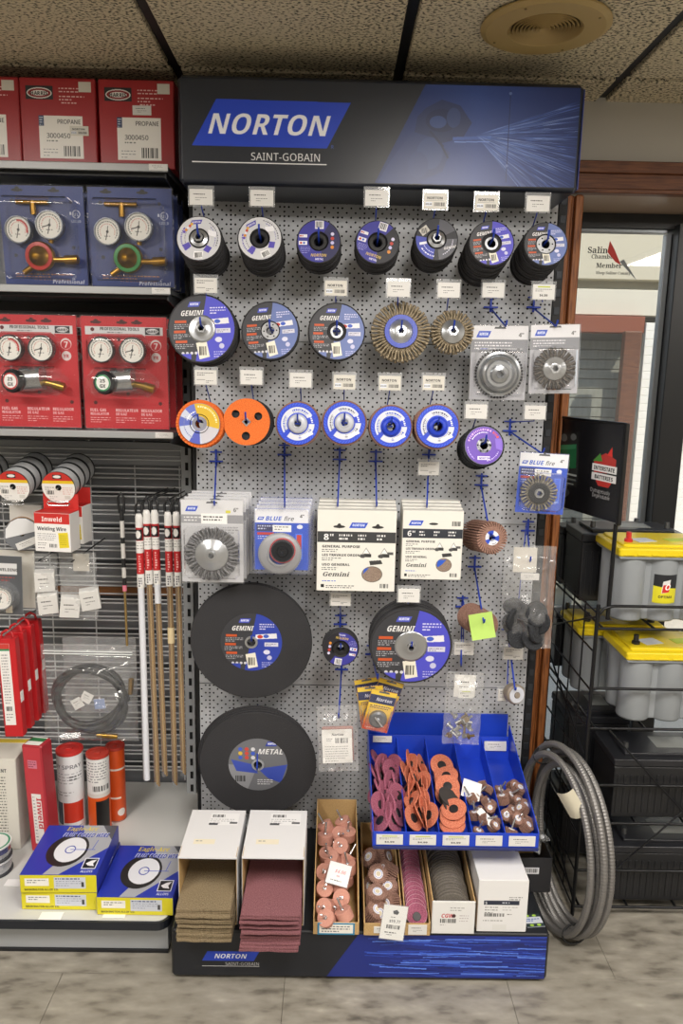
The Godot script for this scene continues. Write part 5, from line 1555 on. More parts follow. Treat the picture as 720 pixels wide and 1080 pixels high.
func gondola_goods():
	# red propane cartons on the top shelf
	var c := CV.new(200, 218, "a3262b")
	c.speck(2500, "8a1c22", 0.4).speck(1200, "c04a4c", 0.3)
	c.r(14, 18, 74, 34, "26282c").e(51, 36, 34, 14, "e8e6e2").e(51, 36, 31, 11, "8c1f24").e(51, 36, 24, 7, "efeeea").tc("HARRIS", 51, 41, 13, "222222")
	c.m(104, 22, 80, 2, 8, "e8c9c6", 3).m(104, 42, 70, 2, 8, "e8c9c6", 3).m(110, 58, 50, 1, 8, "e8c9c6", 3)
	c.r(46, 92, 120, 108, "efece6").r(46, 92, 14, 26, "3a4a6a").m(48, 96, 10, 4, 6, "dfe4f0", 2).t("PROPANE", 96, 112, 15, "2a2a2a", "r").t("3000450", 66, 148, 17, "2a2a2a", "r").m(66, 154, 50, 1, 8, "777777", 3).m(56, 176, 40, 3, 8, "999999", 2).bar(112, 168, 46, 26)
	c.r(158, 6, 34, 26, "d9d6cc")
	var wp := 0.204
	var hp := 0.2246
	var pm := print_box(Vector3(wp, hp, 0.18), MT(c.tex(), 0.32), M("9a2429", 0.35), 0.004)
	var yt: float = 2.1679 + 0.003
	var bxs := [-0.8485, -0.6389, -1.0527]
	for k in 3:
		var o := T("propane_carton", ["red propane carton with a yellowed price sticker, between two others", "red propane carton beside the display header", "red propane carton, the one farthest from the display header"][k], "carton", Vector3(bxs[k], yt + hp / 2, -0.01), "red propane cartons on the top shelf")
		A(o, "body", pm)
		A(o, "price_sticker", print_box(Vector3(0.05, 0.024, 0.0012), tags()[1 if k == 0 else 3], M("d8cda8", 0.6), 0.0002), Vector3([0.055, 0.015, 0.0][k], [-0.02, 0.035, 0.03][k], 0.0908))
	# regulators
	for k in 3:
		var back := k > 0
		for s in 2:
			blue_regulator(Vector3(-0.9127, 1.996, 0.05) + Vector3(s * 0.2435, 0, -0.075 * k), ["blue carded brass regulator with red ring", "blue carded brass regulator with green ring"][s] + (", %s behind the front one" % ORD[k - 1] if back else ", front of the shelf"), ["b8322c", "3a8a4a"][s], not back)
			red_regulator(Vector3(-0.9533, 1.6226, 0.05) + Vector3(s * 0.2562, 0, -0.075 * k) + Vector3(0.006 * k, 0, 0), ["red carded regulator with red-ringed knob", "red carded regulator with green-ringed knob"][s] + (", %s behind the front one" % ORD[k - 1] if back else ", front of the shelf"), ["c03a3a", "2f8f5a"][s], not back)
	# wire spools on three pegs
	if true:
		var cs := CV.new(128, 128, "eceae6")
		cs.p([[0, 0], [128, 0], [128, 36], [0, 36]], "c4342e").r(0, 36, 128, 12, "e6c22e").r(46, 12, 34, 16, "2a2a2e").e(63, 20, 15, 6, "e8e6e2").m(12, 62, 36, 2, 8, "888888", 3).bar(16, 76, 32, 16).m(78, 64, 40, 4, 8, "c46a60", 2).m(26, 100, 30, 2, 8, "999999", 2).r(84, 96, 22, 14, "d4d2cc")
		texs["spool"] = cs.tex()
	var R := 0.0501
	meshes["spool_f"] = MB.many([[MB.new().lathe([Vector2(0.0075, 0), Vector2(R, 0), Vector2(R, 0.003), Vector2(0.0075, 0.003)], 32), M("26282b", 0.5)], [MB.new().lathe([Vector2(R * 0.985, 0.0033), Vector2(0.009, 0.0033)], 32, R), MT(texs["spool"], 0.35)]])
	meshes["spool_b"] = MB.new().lathe([Vector2(0.0075, 0), Vector2(R, 0), Vector2(R, 0.003), Vector2(0.0075, 0.003)], 32).one(M("26282b", 0.5))
	meshes["spool_w"] = MB.new().lathe([Vector2(R * 0.975, 0.003), Vector2(R * 0.985, 0.02), Vector2(R * 0.975, 0.037)], 32).one(M("d9dbdd", 0.2, 0.15))
	var sp := [Vector3(-1.1886, 1.2837, 0.03), Vector3(-1.0477, 1.2836, 0.03), Vector3(-0.9123, 1.2833, 0.03)]
	for i in 3:
		var ax := Vector3(0.02, 0.2, -1).normalized()
		for k in 4:
			var o := T("wire_spool", "welding wire spool with red and yellow label, %s peg" % ["outer", "middle", "inner"][i] + (", front one" if k == 0 else ", %s behind the front one" % ORD[k - 1]), "wire spool", sp[i] + ax * 0.047 * k, "welding wire spools on pegs")
			o.basis = basis_along(-ax)
			A(o, "flange", meshes["spool_f"], Vector3.ZERO)
			A(o, "wire_winding", meshes["spool_w"], Vector3(0, 0, -0.04))
			A(o, "flange", meshes["spool_b"], Vector3(0, 0, -0.043))
		var q: Vector3 = sp[i]
		var pk := T("spool_peg", "chrome wire peg carrying the %s spools" % ["outer", "middle", "inner"][i], "peg hook", q + ax * 0.2)
		A(pk, "rod", MB.new().tube([Vector3(0, 0, -0.1), -ax * 0.2, -ax * 0.215], 0.003, 6).one(M("d0d2d4", 0.2, 0.9)))
		A(pk, "guard_loop", MB.new().tube([-ax * 0.21 + Vector3(-0.03, -R * 0.8, 0), -ax * 0.21 + Vector3(0.03, -R * 0.8, 0), -ax * 0.21 + Vector3(0.034, -R * 0.92, 0), -ax * 0.21 + Vector3(0.028, -R * 1.03, 0), -ax * 0.21 + Vector3(-0.028, -R * 1.03, 0), -ax * 0.21 + Vector3(-0.034, -R * 0.92, 0)], 0.0022, 6, true).one(M("d0d2d4", 0.2, 0.9)))
	# red and white wire cartons
	c = CV.new(160, 170, "edecea")
	c.r(0, 0, 160, 46, "c9302c").tc("Inweld", 80, 36, 28, "f8f4f2").tc("Welding Wire", 78, 76, 21, "2a2a34").m(12, 90, 84, 4, 9, "8a8a8e", 3).m(12, 132, 40, 2, 9, "777777", 3).bar(64, 136, 34, 16).m(12, 154, 60, 1, 8, "666666", 3).p([[106, 86], [150, 82], [154, 150], [110, 154]], "e3cf2c").m(114, 96, 32, 6, 8, "8a7c20", 2)
	var wt := MT(c.tex(), 0.45)
	var ws := 0.1109
	var hs := 0.1166
	for k in 2:
		var o := T("wire_carton", ["red and white welding wire carton with a yellow sticker, front one", "red and white welding wire carton behind the stickered one"][k], "carton", Vector3(-0.9154, 1.1557, 0.05) + Vector3(0.014 * k, 0.01 * k, -0.07 * k), "welding wire cartons", Vector3(0, -0.12, 0))
		A(o, "body", print_box(Vector3(ws, hs, 0.062), wt, M("e4e2df", 0.6), 0.001))
		A(o, "hang_tab", bx(Vector3(ws, 0.05, 0.002), M("c9302c", 0.5), 0.0005), Vector3(0, hs / 2 + 0.024, -0.03))
		A(o, "red_top", bx(Vector3(ws, 0.001, 0.062), M("c9302c", 0.5)), Vector3(0, hs / 2 + 0.0006, 0))
	# plain white carton with a round flux spool before it
	T1("white_carton", bx(Vector3(0.1, 0.1, 0.04), M("cfcdc8", 0.7), 0.001), "plain off-white carton behind the round tan-edged spool", "carton", Vector3(-1.0447, 1.1651, -0.06))
	var fs := T("flux_spool", "grey-faced spool with tan edge and white sticker", "wire spool", Vector3(-1.0429, 1.1324, 0), "", Vector3(-0.1, 0.35, 0))
	A(fs, "reel", MB.new().lathe([Vector2(0.008, -0.035), Vector2(0.05, -0.035), Vector2(0.05, 0.0)], 32).one(M("b8853e", 0.7)))
	A(fs, "flange", MB.new().lathe([Vector2(0.05, 0.0), Vector2(0.05, 0.003), Vector2(0.008, 0.003), Vector2(0.008, -0.03)], 32).one(M("6c6f74", 0.5)))
	A(fs, "paper_face", MB.new().prism(PackedVector2Array([Vector2(-0.048, -0.002), Vector2(0.048, -0.002), Vector2(0.04, 0.026), Vector2(0.022, 0.043), Vector2(0, 0.049), Vector2(-0.022, 0.043), Vector2(-0.04, 0.026)]), 0.003, 0.0036).one(M("dedfe0", 0.6)), Vector3.ZERO, Vector3(0, 0, 0.2))
	A(fs, "sticker", print_box(Vector3(0.06, 0.022, 0.001), tags()[3], M("f0efec", 0.6), 0.0002), Vector3(0.012, -0.03, 0.004), Vector3(0, 0, 0.35))
	# bags with little white boxes
	var film := clear_plastic(0.13, 0.12, "e9ecee")
	for q in [[Vector3(-0.9757, 0.9713, 0), 0.072, 0.2, [[-0.004, 0.015, 0.0, 0.0], [0.004, -0.055, 0.004, 0.05]], "clear bag with two white boxes stacked in it"], [Vector3(-0.8761, 0.9701, 0), 0.115, 0.215, [[-0.026, -0.062, 0.01, -0.12], [0.034, -0.04, 0.0, 0.12]], "clear bag with two white boxes side by side"]]:
		var o := T("parts_bag", q[4], "bag", q[0])
		A(o, "film", bag_mesh(q[1], q[2], 0.045, int(q[1] * 1000), film))
		for b in q[3]:
			A(o, "small_box", print_box(Vector3(0.058, 0.062, 0.04), tags()[3], M("e6e5e2", 0.7), 0.001), Vector3(b[0], b[1], b[2]), Vector3(0.1, 0.3, b[3]))
		if q[1] > 0.1:
			A(o, "header_card", bx(Vector3(0.05, 0.055, 0.002), M("cfcabf", 0.8), 0.0003), Vector3(0.01, 0.075, -0.002))
		A(o, "peg", MB.new().rod(Vector3(0, 0.09, -0.28), Vector3(-0.012, 0.082, 0.02), 0.0026, 6).one(M("3a3b3e", 0.4, 0.6)))
	# gauge on a grey card
	for k in 2:
		var o := T("gauge_pack", ["grey carded pressure gauge in a blister", "off-white card behind the carded pressure gauge"][k], "gauge", Vector3(-1.1, 0.9776, 0.03) + Vector3(0.02 * k, 0.006 * k, -0.05 * k), "", Vector3(0, 0, -0.03))
		var cg := CV.new(120, 180, "55585c" if k == 0 else "d8d5cc")
		if k == 0:
			cg.r(10, 22, 96, 34, "d8d9da").t("FLOW WELDING", 12, 46, 13, "444444").m(20, 64, 80, 2, 9, "b0504a", 3).r(70, 150, 20, 26, "d2cdb8")
		A(o, "card", print_box(Vector3(0.125, 0.185, 0.003), MT(cg.tex(), 0.45), M("8a8c8f", 0.6), 0.0004))
		if k == 0:
			gauge(o, Vector3(0.006, -0.034, 0.004), 0.038, "gauge_a", M("a5a8ac", 0.25, 0.85))
			A(o, "blister", MB.new().lathe([Vector2(0.05, 0.002), Vector2(0.046, 0.02), Vector2(0.036, 0.034), Vector2(0, 0.034)], 24).one(clear_plastic(0.1, 0.08)), Vector3(0.006, -0.036, 0))
	# four flat red plastic rod boxes on a peg
	c = CV.new(48, 260, "ebe9e6")
	c.r(0, 0, 48, 16, "c8403a").r(0, 16, 48, 6, "3a8a5a").m(8, 34, 30, 18, 9, "8a8a8e", 3).bar(10, 200, 26, 14).m(8, 224, 30, 3, 9, "777777", 3)
	var rl := MT(c.tex(), 0.45)
	for k in 4:
		var o := T("rod_box", "narrow red plastic rod box with white strip label" + (", front one on the peg" if k == 0 else ", %s behind the front one" % ORD[k - 1]), "rod box", Vector3(-1.0577, 0.6789, 0.1) + Vector3(0.004 * k, 0.002 * k, -0.05 * k), "red rod boxes hanging on a peg", Vector3(0, 0, 0.03))
		A(o, "body", print_box(Vector3(0.0575, 0.3161, 0.03), M("c22329", 0.35), M("bd2026", 0.35), 0.003))
		A(o, "strip_label", print_box(Vector3(0.032, 0.26, 0.001), rl, M("e8e6e2", 0.6), 0.0002), Vector3(-0.006, 0.012, 0.0157))
		A(o, "hang_loop", MB.new().tube([Vector3(-0.018, 0.155, 0), Vector3(-0.014, 0.172, 0), Vector3(0, 0.18, 0), Vector3(0.014, 0.172, 0), Vector3(0.018, 0.155, 0)], 0.004, 6).one(M("c22329", 0.35)))
		A(o, "side_sticker", bx(Vector3(0.001, 0.034, 0.02), M("f0efec", 0.6)), Vector3(0.0287 + 0.0006, -0.03 + 0.012 * k, 0.002))
	T1("rod_peg", MB.new().rod(Vector3(0, 0, -0.38), Vector3(-0.004, 0.0, 0.05), 0.0028, 6).one(M("c8cacc", 0.25, 0.9)), "chrome wire peg through the red rod boxes", "peg hook", Vector3(-1.0472, 0.8602, 0.1))
	# hose in a zip bag, another bag behind
	var hb := T("hose_bag", "large clear zip bag holding a coiled black gas hose", "bag", Vector3(-0.8548, 0.6167, 0), "", Vector3(0, 0, 0))
	A(hb, "film", bag_mesh(0.2997, 0.3236, 0.1, 33, clear_plastic(0.08, 0.1, "edf0f2")))
	A(hb, "zip_strip", MB.new().rod(Vector3(-0.14, 0.142, 0.008), Vector3(0.14, 0.142, 0.008), 0.002, 5).rod(Vector3(-0.14, 0.134, 0.008), Vector3(0.14, 0.134, 0.008), 0.002, 5).one(M("dfe3e2", 0.3)))
	var coil := []
	for i in 150:
		var a := TAU * i / 36.0
		var rr := 0.112 - 0.006 * sin(i * 0.37) - 0.004 * (i / 36)
		coil.append(Vector3(cos(a) * rr * 1.05, -0.024 + sin(a) * rr * 0.92 + 0.004 * (i / 36), 0.012 * sin(i * 0.21)))
	A(hb, "hose", MB.new().tube(coil, 0.0105, 8).one(M("1e1f21", 0.4)))
	A(hb, "fitting", MB.new().rod(Vector3(0.128, 0.0, 0.0), Vector3(0.132, 0.05, 0.0), 0.009, 6).one(M("a8843c", 0.3, 0.9)))
	A(hb, "fitting", MB.new().rod(Vector3(0.02, -0.138, 0.01), Vector3(0.085, -0.142, 0.01), 0.009, 6).one(M("a8843c", 0.3, 0.9)))
	for q in [[-0.03, -0.02, 0.5], [0.0, 0.0, -0.5], [0.04, -0.02, 0.1]]:
		A(hb, "paper_label", print_box(Vector3(0.034, 0.034, 0.001), tags()[3] if q[2] != 0.1 else M("7f8fb4", 0.6), M("e4e2dc", 0.6), 0.0002), Vector3(q[0], q[1], 0.034), Vector3(0, 0, q[2]))
	T1("spare_bag", bag_mesh(0.24, 0.26, 0.02, 44, clear_plastic(0.14, 0.1, "edf0f2")), "empty clear bag peeking out above the hose bag", "bag", Vector3(-0.8513, 0.636, -0.1))
	# brazing rods: printed sleeves with bundles below
	c = CV.new(64, 230, "e9e8e5")
	c.r(0, 34, 64, 60, "b8282c").r(2, 40, 24, 34, "222226").e(14, 56, 8, 13, "e6e4e0").r(36, 40, 22, 34, "222226").e(47, 56, 8, 13, "e6e4e0").r(0, 76, 64, 40, "e9e8e5").m(8, 82, 46, 3, 9, "999999", 2).r(0, 116, 64, 68, "c02a2e").m(14, 124, 6, 7, 8, "e8b4b0", 5).m(12, 196, 10, 4, 8, "555560", 5)
	var st := MT(c.tex(), 0.4)
	var tubes := [
		[Vector3(-0.6784, 1.1964, 0.02), Vector3(-0.6661, 0.3549, 0.06), "white", 0.0114, 0.219],
		[Vector3(-0.6552, 1.2085, 0.02), Vector3(-0.6335, 0.3325, 0.06), "rods", 0.0114, 0.219],
		[Vector3(-0.6308, 1.209, 0.02), Vector3(-0.6087, 0.3689, 0.06), "rods", 0.0114, 0.219],
		[Vector3(-0.5909, 1.2039, 0.02), Vector3(-0.5775, 0.3367, 0.06), "rods", 0.0114, 0.219],
		[Vector3(-0.5651, 1.2044, 0.02), Vector3(-0.5501, 0.3732, 0.06), "rods", 0.0114, 0.219],
	]
	for i in 5:
		var a = tubes[i]
		var d: Vector3 = (a[1] - a[0])
		var L: float = d.length()
		var o := T("rod_tube", ["hanging sleeve with a plain white tube below it", "hanging sleeve of bronze rods next to the white tube", "hanging sleeve of bronze rods, middle of the five", "hanging sleeve of bronze rods with a tan paper band", "hanging sleeve of bronze rods beside the slotted upright"][i], "welding rods", a[0], "welding rod sleeves on the wire grid")
		o.basis = Basis(Vector3.RIGHT.slide(-d.normalized()).normalized(), -d.normalized(), Vector3.BACK.slide(-d.normalized()).normalized()).orthonormalized()
		var r: float = a[3]
		var sl: float = a[4]
		var pr := [Vector2(r, -sl), Vector2(r, 0.0)]
		A(o, "printed_sleeve", MB.new().lathe(pr, 20, -1.0).lathe([Vector2(r, 0), Vector2(r * 0.8, 0.01), Vector2(0, 0.01)], 20).one(st), Vector3.ZERO, Vector3(-PI / 2, PI, 0))
		A(o, "hang_clip", MB.new().tube([Vector3(-0.008, 0.0, 0), Vector3(-0.01, 0.03, 0), Vector3(0, 0.05, -0.005), Vector3(0.01, 0.03, 0), Vector3(0.008, 0.0, 0)], 0.0042, 6).one(M("1a1b1d", 0.4)))
		if a[2] == "white":
			A(o, "tube", MB.new().rod(Vector3(0, -sl, 0), Vector3(0, -L, 0), r * 0.85, 14).one(M("dcdfe6", 0.3)))
		else:
			var cols := ["a8844a", "b8965a", "8a6c44"]
			for k in 5:
				var an := TAU * k / 5
				A(o, "rod", MB.new().rod(Vector3(cos(an) * r * 0.5, -sl * 0.9, sin(an) * r * 0.5), Vector3(cos(an) * r * 0.45, -L + 0.008 * k, sin(an) * r * 0.45), 0.0034, 5).one(M(cols[k % 3], 0.4, 0.35)))
			A(o, "clear_tube", MB.new().lathe([Vector2(r * 0.9, 0), Vector2(r * 0.9, L - sl)], 16).one(clear_plastic(0.07, 0.06)), Vector3(0, -L, 0), Vector3(-PI / 2, 0, 0))
		if i == 3:
			A(o, "paper_band", MB.new().lathe([Vector2(r * 0.95, 0), Vector2(r * 0.95, 0.05)], 14).one(M("d6c39a", 0.7)), Vector3(0, -0.4, 0), Vector3(-PI / 2, 0, 0))
		if i == 2:
			A(o, "end_cap", MB.new().lathe([Vector2(r * 0.9, 0), Vector2(r * 0.9, 0.06)], 14).one(M("dfe2e8", 0.3)), Vector3(0, -sl - 0.06, 0), Vector3(-PI / 2, 0, 0))
		A(o, "peg", MB.new().rod(Vector3(0, 0.044, -0.3), Vector3(0, 0.044, 0.015), 0.0028, 6).one(M("55575a", 0.3, 0.8)))
	var br := T("rod_brush", "thin black-handled rod with a pink band hanging alone", "welding rods", Vector3(-0.7309, 1.2536, 0.02))
	var e: Vector3 = Vector3(-0.7267, 0.7853, 0.02) - Vector3(-0.7309, 1.2536, 0.02)
	A(br, "hang_clip", MB.new().tube([e * 0.1 + Vector3(-0.006, 0, 0), Vector3(-0.01, 0, 0), Vector3(0, 0.014, 0), Vector3(0.01, 0, 0), e * 0.1 + Vector3(0.006, 0, 0)], 0.004, 6).one(M("1a1b1d", 0.4)))
	A(br, "sleeve", MB.new().rod(e * 0.08, e * 0.58, 0.0065, 8).one(M("1d1e20", 0.4)))
	A(br, "white_print", MB.new().rod(e * 0.15, e * 0.26, 0.0068, 8).one(M("c9c8c4", 0.5)))
	A(br, "white_print", MB.new().rod(e * 0.3, e * 0.4, 0.0068, 8).one(M("c9c8c4", 0.5)))
	A(br, "white_print", MB.new().rod(e * 0.46, e * 0.53, 0.0068, 8).one(M("c9c8c4", 0.5)))
	A(br, "band", MB.new().rod(e * 0.58, e * 0.62, 0.007, 8).one(M("d8788a", 0.5)))
	A(br, "rod", MB.new().rod(e * 0.62, e, 0.004, 6).one(M("9a8150", 0.4, 0.5)))

func deck_goods():
	# low blue and yellow wire cartons
	var tp := CV.new(240, 190, "2a3aa8")
	tp.p([[240, 0], [240, 90], [120, 190], [70, 190], [150, 60], [120, 0]], "a9abb2").p([[240, 0], [240, 60], [190, 0]], "55575e").p([[240, 96], [240, 190], [130, 190]], "2a3aa8")
	tp.e(110, 100, 66, 62, "2a2828").e(118, 98, 50, 48, "e6e8ee").e(118, 98, 17, 15, "2a3aa8").e(118, 98, 14, 12, "e6e8ee")
	tp.t("Eagle-Arc", 70, 22, 22, "e8cf3a", "s", 0.2).t("FLUX CORED WIRE", 67, 47, 22, "dde2f2", "b", 0.25, 0.8).t("FLUX CORED WIRE", 69, 49, 22, "24349c", "b", 0.25, 0.8).l(118, 98, 200, 98, 2, "3a4fc4").l(190, 98, 196, 60, 2, "3a4fc4")
	tp.r(182, 130, 46, 40, "e6e8ee").r(185, 133, 40, 34, "1c1e26").p([[190, 150], [205, 140], [222, 136], [214, 150], [220, 160], [200, 158]], "f0f0f4").tc("ALLOYS", 205, 183, 11, "f0f0f4")
	var fp := CV.new(240, 64, "dfd42a")
	fp.r(14, 12, 76, 28, "f2f1ea").m(22, 18, 60, 2, 8, "777777", 3).r(106, 8, 100, 42, "cfd4e0").m(110, 12, 92, 1, 8, "44507a", 4).m(112, 22, 84, 3, 8, "8088a0", 2).r(192, 26, 8, 18, "444444").t("WASHINGTON ALLOY CO.", 12, 57, 9, "3a3a20")
	var top := MT(tp.tex(), 0.28)
	var fr := MT(fp.tex(), 0.35)
	var y0 := 0.1295
	var a: Vector3 = Vector3(-0.9488, 0.1295, 0.3701)
	var b: Vector3 = Vector3(-0.7353, 0.1295, 0.37)
	var w := b.x - a.x
	var mesh := print_box2(Vector3(w, 0.056, 0.235), fr, top, M("2c38a0", 0.4), 0.001)
	for q in [[(a.x + b.x) / 2, 0, a.z - 0.1175, "blue and yellow wire carton at the bottom of a pair"], [(a.x + b.x) / 2 - 0.001, 1, a.z - 0.114, "blue and yellow wire carton on top of another one"], [(-0.7226 + -0.5278) / 2, 0, a.z - 0.1, "single blue and yellow wire carton beside the brown pads"]]:
		var o := T("wire_carton", q[3], "carton", Vector3(q[0], y0 + 0.028 + 0.0568 * q[1], q[2]), "blue and yellow wire cartons on the deck", Vector3(0, 0.02 * q[1], 0))
		A(o, "body", mesh)
	for q in [Vector3(-0.8565, 0.1305, 0.3963), Vector3(-0.6828, 0.1305, 0.3856), Vector3(-1.0103, 0.1305, 0.2594)]:
		T1("price_card", bx(Vector3(0.062, 0.001, 0.03), M("f0f0ee", 0.5)), "white price card lying on the grey deck", "price card", q, "price cards on the deck")
	# white printed carton, at the edge of view
	var c := CV.new(240, 240, "d9d6cc")
	c.t("AVERTISSEMENT", 120, 34, 12, "333333").m(10, 46, 200, 22, 8, "77756e", 3).tc("WARNING", 60, 34, 12, "333333")
	var p: Vector3 = Vector3(-1.048, 0.1295, 0.0801)
	var wc := T("printed_carton", "off-white carton covered in small warning print on the deck", "carton", Vector3(-1.0609 - 0.13, y0 + 0.155, 0.03))
	A(wc, "body", print_box(Vector3(0.26, 0.31, 0.14), MT(c.tex(), 0.6), M("d0cdc3", 0.7), 0.002))
	A(wc, "yellow_tape", bx(Vector3(0.26, 0.004, 0.02), M("cdb43c", 0.5)), Vector3(0, 0.1555, -0.045))
	# long red rod box standing upright
	c = CV.new(64, 280, "c23a44")
	c.speck(1500, "a82c38", 0.4).r(14, 34, 34, 22, "d07a90").m(16, 38, 28, 3, 6, "7a2a3a", 2)
	c.r(16, 124, 36, 136, "e9e5e2").m(20, 132, 10, 14, 9, "9a9a9e", 3)
	var cw := CV.new(130, 30, "e9e5e2")
	cw.t("Inweld", 8, 24, 26, "c23a44")
	cw.im.rotate_90(CLOCKWISE)
	c.im.blit_rect(cw.im, Rect2i(0, 0, 24, 110), Vector2i(28, 126))
	var rb := T("rod_box", "upright red rod box with a green and white end label", "rod box", Vector3(-0.9925, y0 + 0.182, 0.085), "", Vector3(0, -0.2, 0.04))
	A(rb, "body", print_box(Vector3(0.07, 0.362, 0.06), MT(c.tex(), 0.35), M("a82c36", 0.4), 0.006))
	A(rb, "end_label", bx(Vector3(0.05, 0.001, 0.05), M("e4e8e2", 0.6)), Vector3(0, 0.1816, 0))
	A(rb, "green_band", bx(Vector3(0.05, 0.0012, 0.022), M("2f7a4a", 0.6)), Vector3(0, 0.1818, -0.008))
	# canisters
	c = CV.new(160, 230, "e4e5e6")
	c.tc("ALLOY SPRAY", 60, 40, 14, "44464c", "r").m(24, 54, 80, 4, 9, "9a9ca2", 2).m(76, 62, 26, 2, 8, "555555", 4).m(34, 108, 50, 2, 8, "888888", 2).r(4, 140, 56, 66, "2a3038")
	for k in 7:
		c.l(6 + k * 8, 204, 30 + k * 4, 142, 3, ["6a7a90", "e4e5e6", "2a4a6a"][k % 3])
	c.r(62, 140, 42, 60, "c83a28").m(14, 212, 90, 2, 7, "888888", 2)
	c.im.blit_rect(c.im.get_region(Rect2i(0, 0, 110, 230)), Rect2i(0, 0, 110, 230), Vector2i(50, 0))
	canister(Vector3(-0.9406, 0.1295, -0.0307), 0.042, 0.275, MT(c.tex(), 0.35), "c4312c", "white electrode canister with a red lid on the deck")
	c = CV.new(160, 230, "dd5a22")
	c.r(0, 0, 160, 108, "e4e3e0").m(12, 14, 60, 8, 8, "8a8a8c", 3).m(90, 14, 60, 8, 8, "8a8a8c", 3).bar(34, 84, 40, 16).bar(114, 84, 40, 16).r(0, 108, 160, 12, "d9d2cc").r(40, 130, 34, 100, "1f1d1c").m(46, 150, 22, 4, 9, "c9c4be", 2).r(120, 130, 34, 100, "1f1d1c").m(6, 134, 26, 6, 12, "f2c8a8", 4)
	canister(Vector3(-0.8464, 0.1295, -0.0222), 0.036, 0.268, MT(c.tex(), 0.35), "b3392c", "orange and white electrode canister next to the red-lidded one")
	c = CV.new(160, 230, "d4521e")
	c.t("EXCALIBUR", 20, 120, 14, "f2d8c8").r(20, 150, 120, 6, "f0e0d4").e(60, 200, 14, 14, "e8e0da").r(0, 60, 160, 6, "e8d8cc").e(140, 200, 12, 12, "e8e0da")
	canister(Vector3(-0.8069, 0.1295, -0.0835), 0.03, 0.262, MT(c.tex(), 0.35), "b3392c", "plain orange electrode canister behind the orange and white one")
	# two wire spools lying on the deck
	for k in 2:
		var o := T("wire_spool", ["silver wire spool lying flat under another", "silver wire spool lying on top with a green-ringed label"][k], "wire spool", Vector3(-1.0975, y0 + 0.048 * k, 0.2), "spools lying on the deck", Vector3(-PI / 2, 0, 0))
		A(o, "wire_winding", MB.new().lathe([Vector2(0.046, 0.003), Vector2(0.048, 0.022), Vector2(0.046, 0.042)], 32).one(M("c9cbcd", 0.22, 0.9)))
		A(o, "flange", MB.new().lathe([Vector2(0.0, 0), Vector2(0.051, 0), Vector2(0.051, 0.004), Vector2(0.03, 0.004)], 32).one(M("3a3b3e", 0.5)))
		A(o, "flange", MB.new().lathe([Vector2(0.03, 0.041), Vector2(0.051, 0.041), Vector2(0.051, 0.045), Vector2(0.0, 0.045)], 32).one(M("d8d9d8", 0.4)))
		A(o, "green_ring", MB.new().lathe([Vector2(0.047, 0.0452), Vector2(0.046, 0.0458), Vector2(0.042, 0.0458), Vector2(0.041, 0.0452)], 32).one(M("3a8a6a", 0.5)))

func canister(p: Vector3, r: float, h: float, m: Material, lid: String, label: String):
	var o := T("electrode_canister", label, "canister", p)
	A(o, "body", MB.new().lathe([Vector2(r, 0.0), Vector2(r, h)], 32, -1.0).one(m), Vector3.ZERO, Vector3(-PI / 2, 0, 0))
	A(o, "bottom", MB.new().lathe([Vector2(0, 0.001), Vector2(r, 0.001), Vector2(r + 0.001, 0.004)], 24).one(M("9a9c9e", 0.3, 0.7)), Vector3.ZERO, Vector3(-PI / 2, 0, 0))
	var l := A(o, "lid", MB.new().lathe([Vector2(r + 0.001, h - 0.004), Vector2(r + 0.0018, h), Vector2(r + 0.001, h + 0.006), Vector2(r * 0.86, h + 0.006), Vector2(r * 0.82, h + 0.002), Vector2(0, h + 0.002)], 32).one(M(lid, 0.35)), Vector3.ZERO, Vector3(-PI / 2, 0, 0))
	A(l, "lid_tab", MB.new().box(Vector3(0, 0, h + 0.004), Vector3(r * 0.5, 0.012, 0.005), 0.001).one(M(lid, 0.35)))

const TOP := 0.1535   # top of the plinth

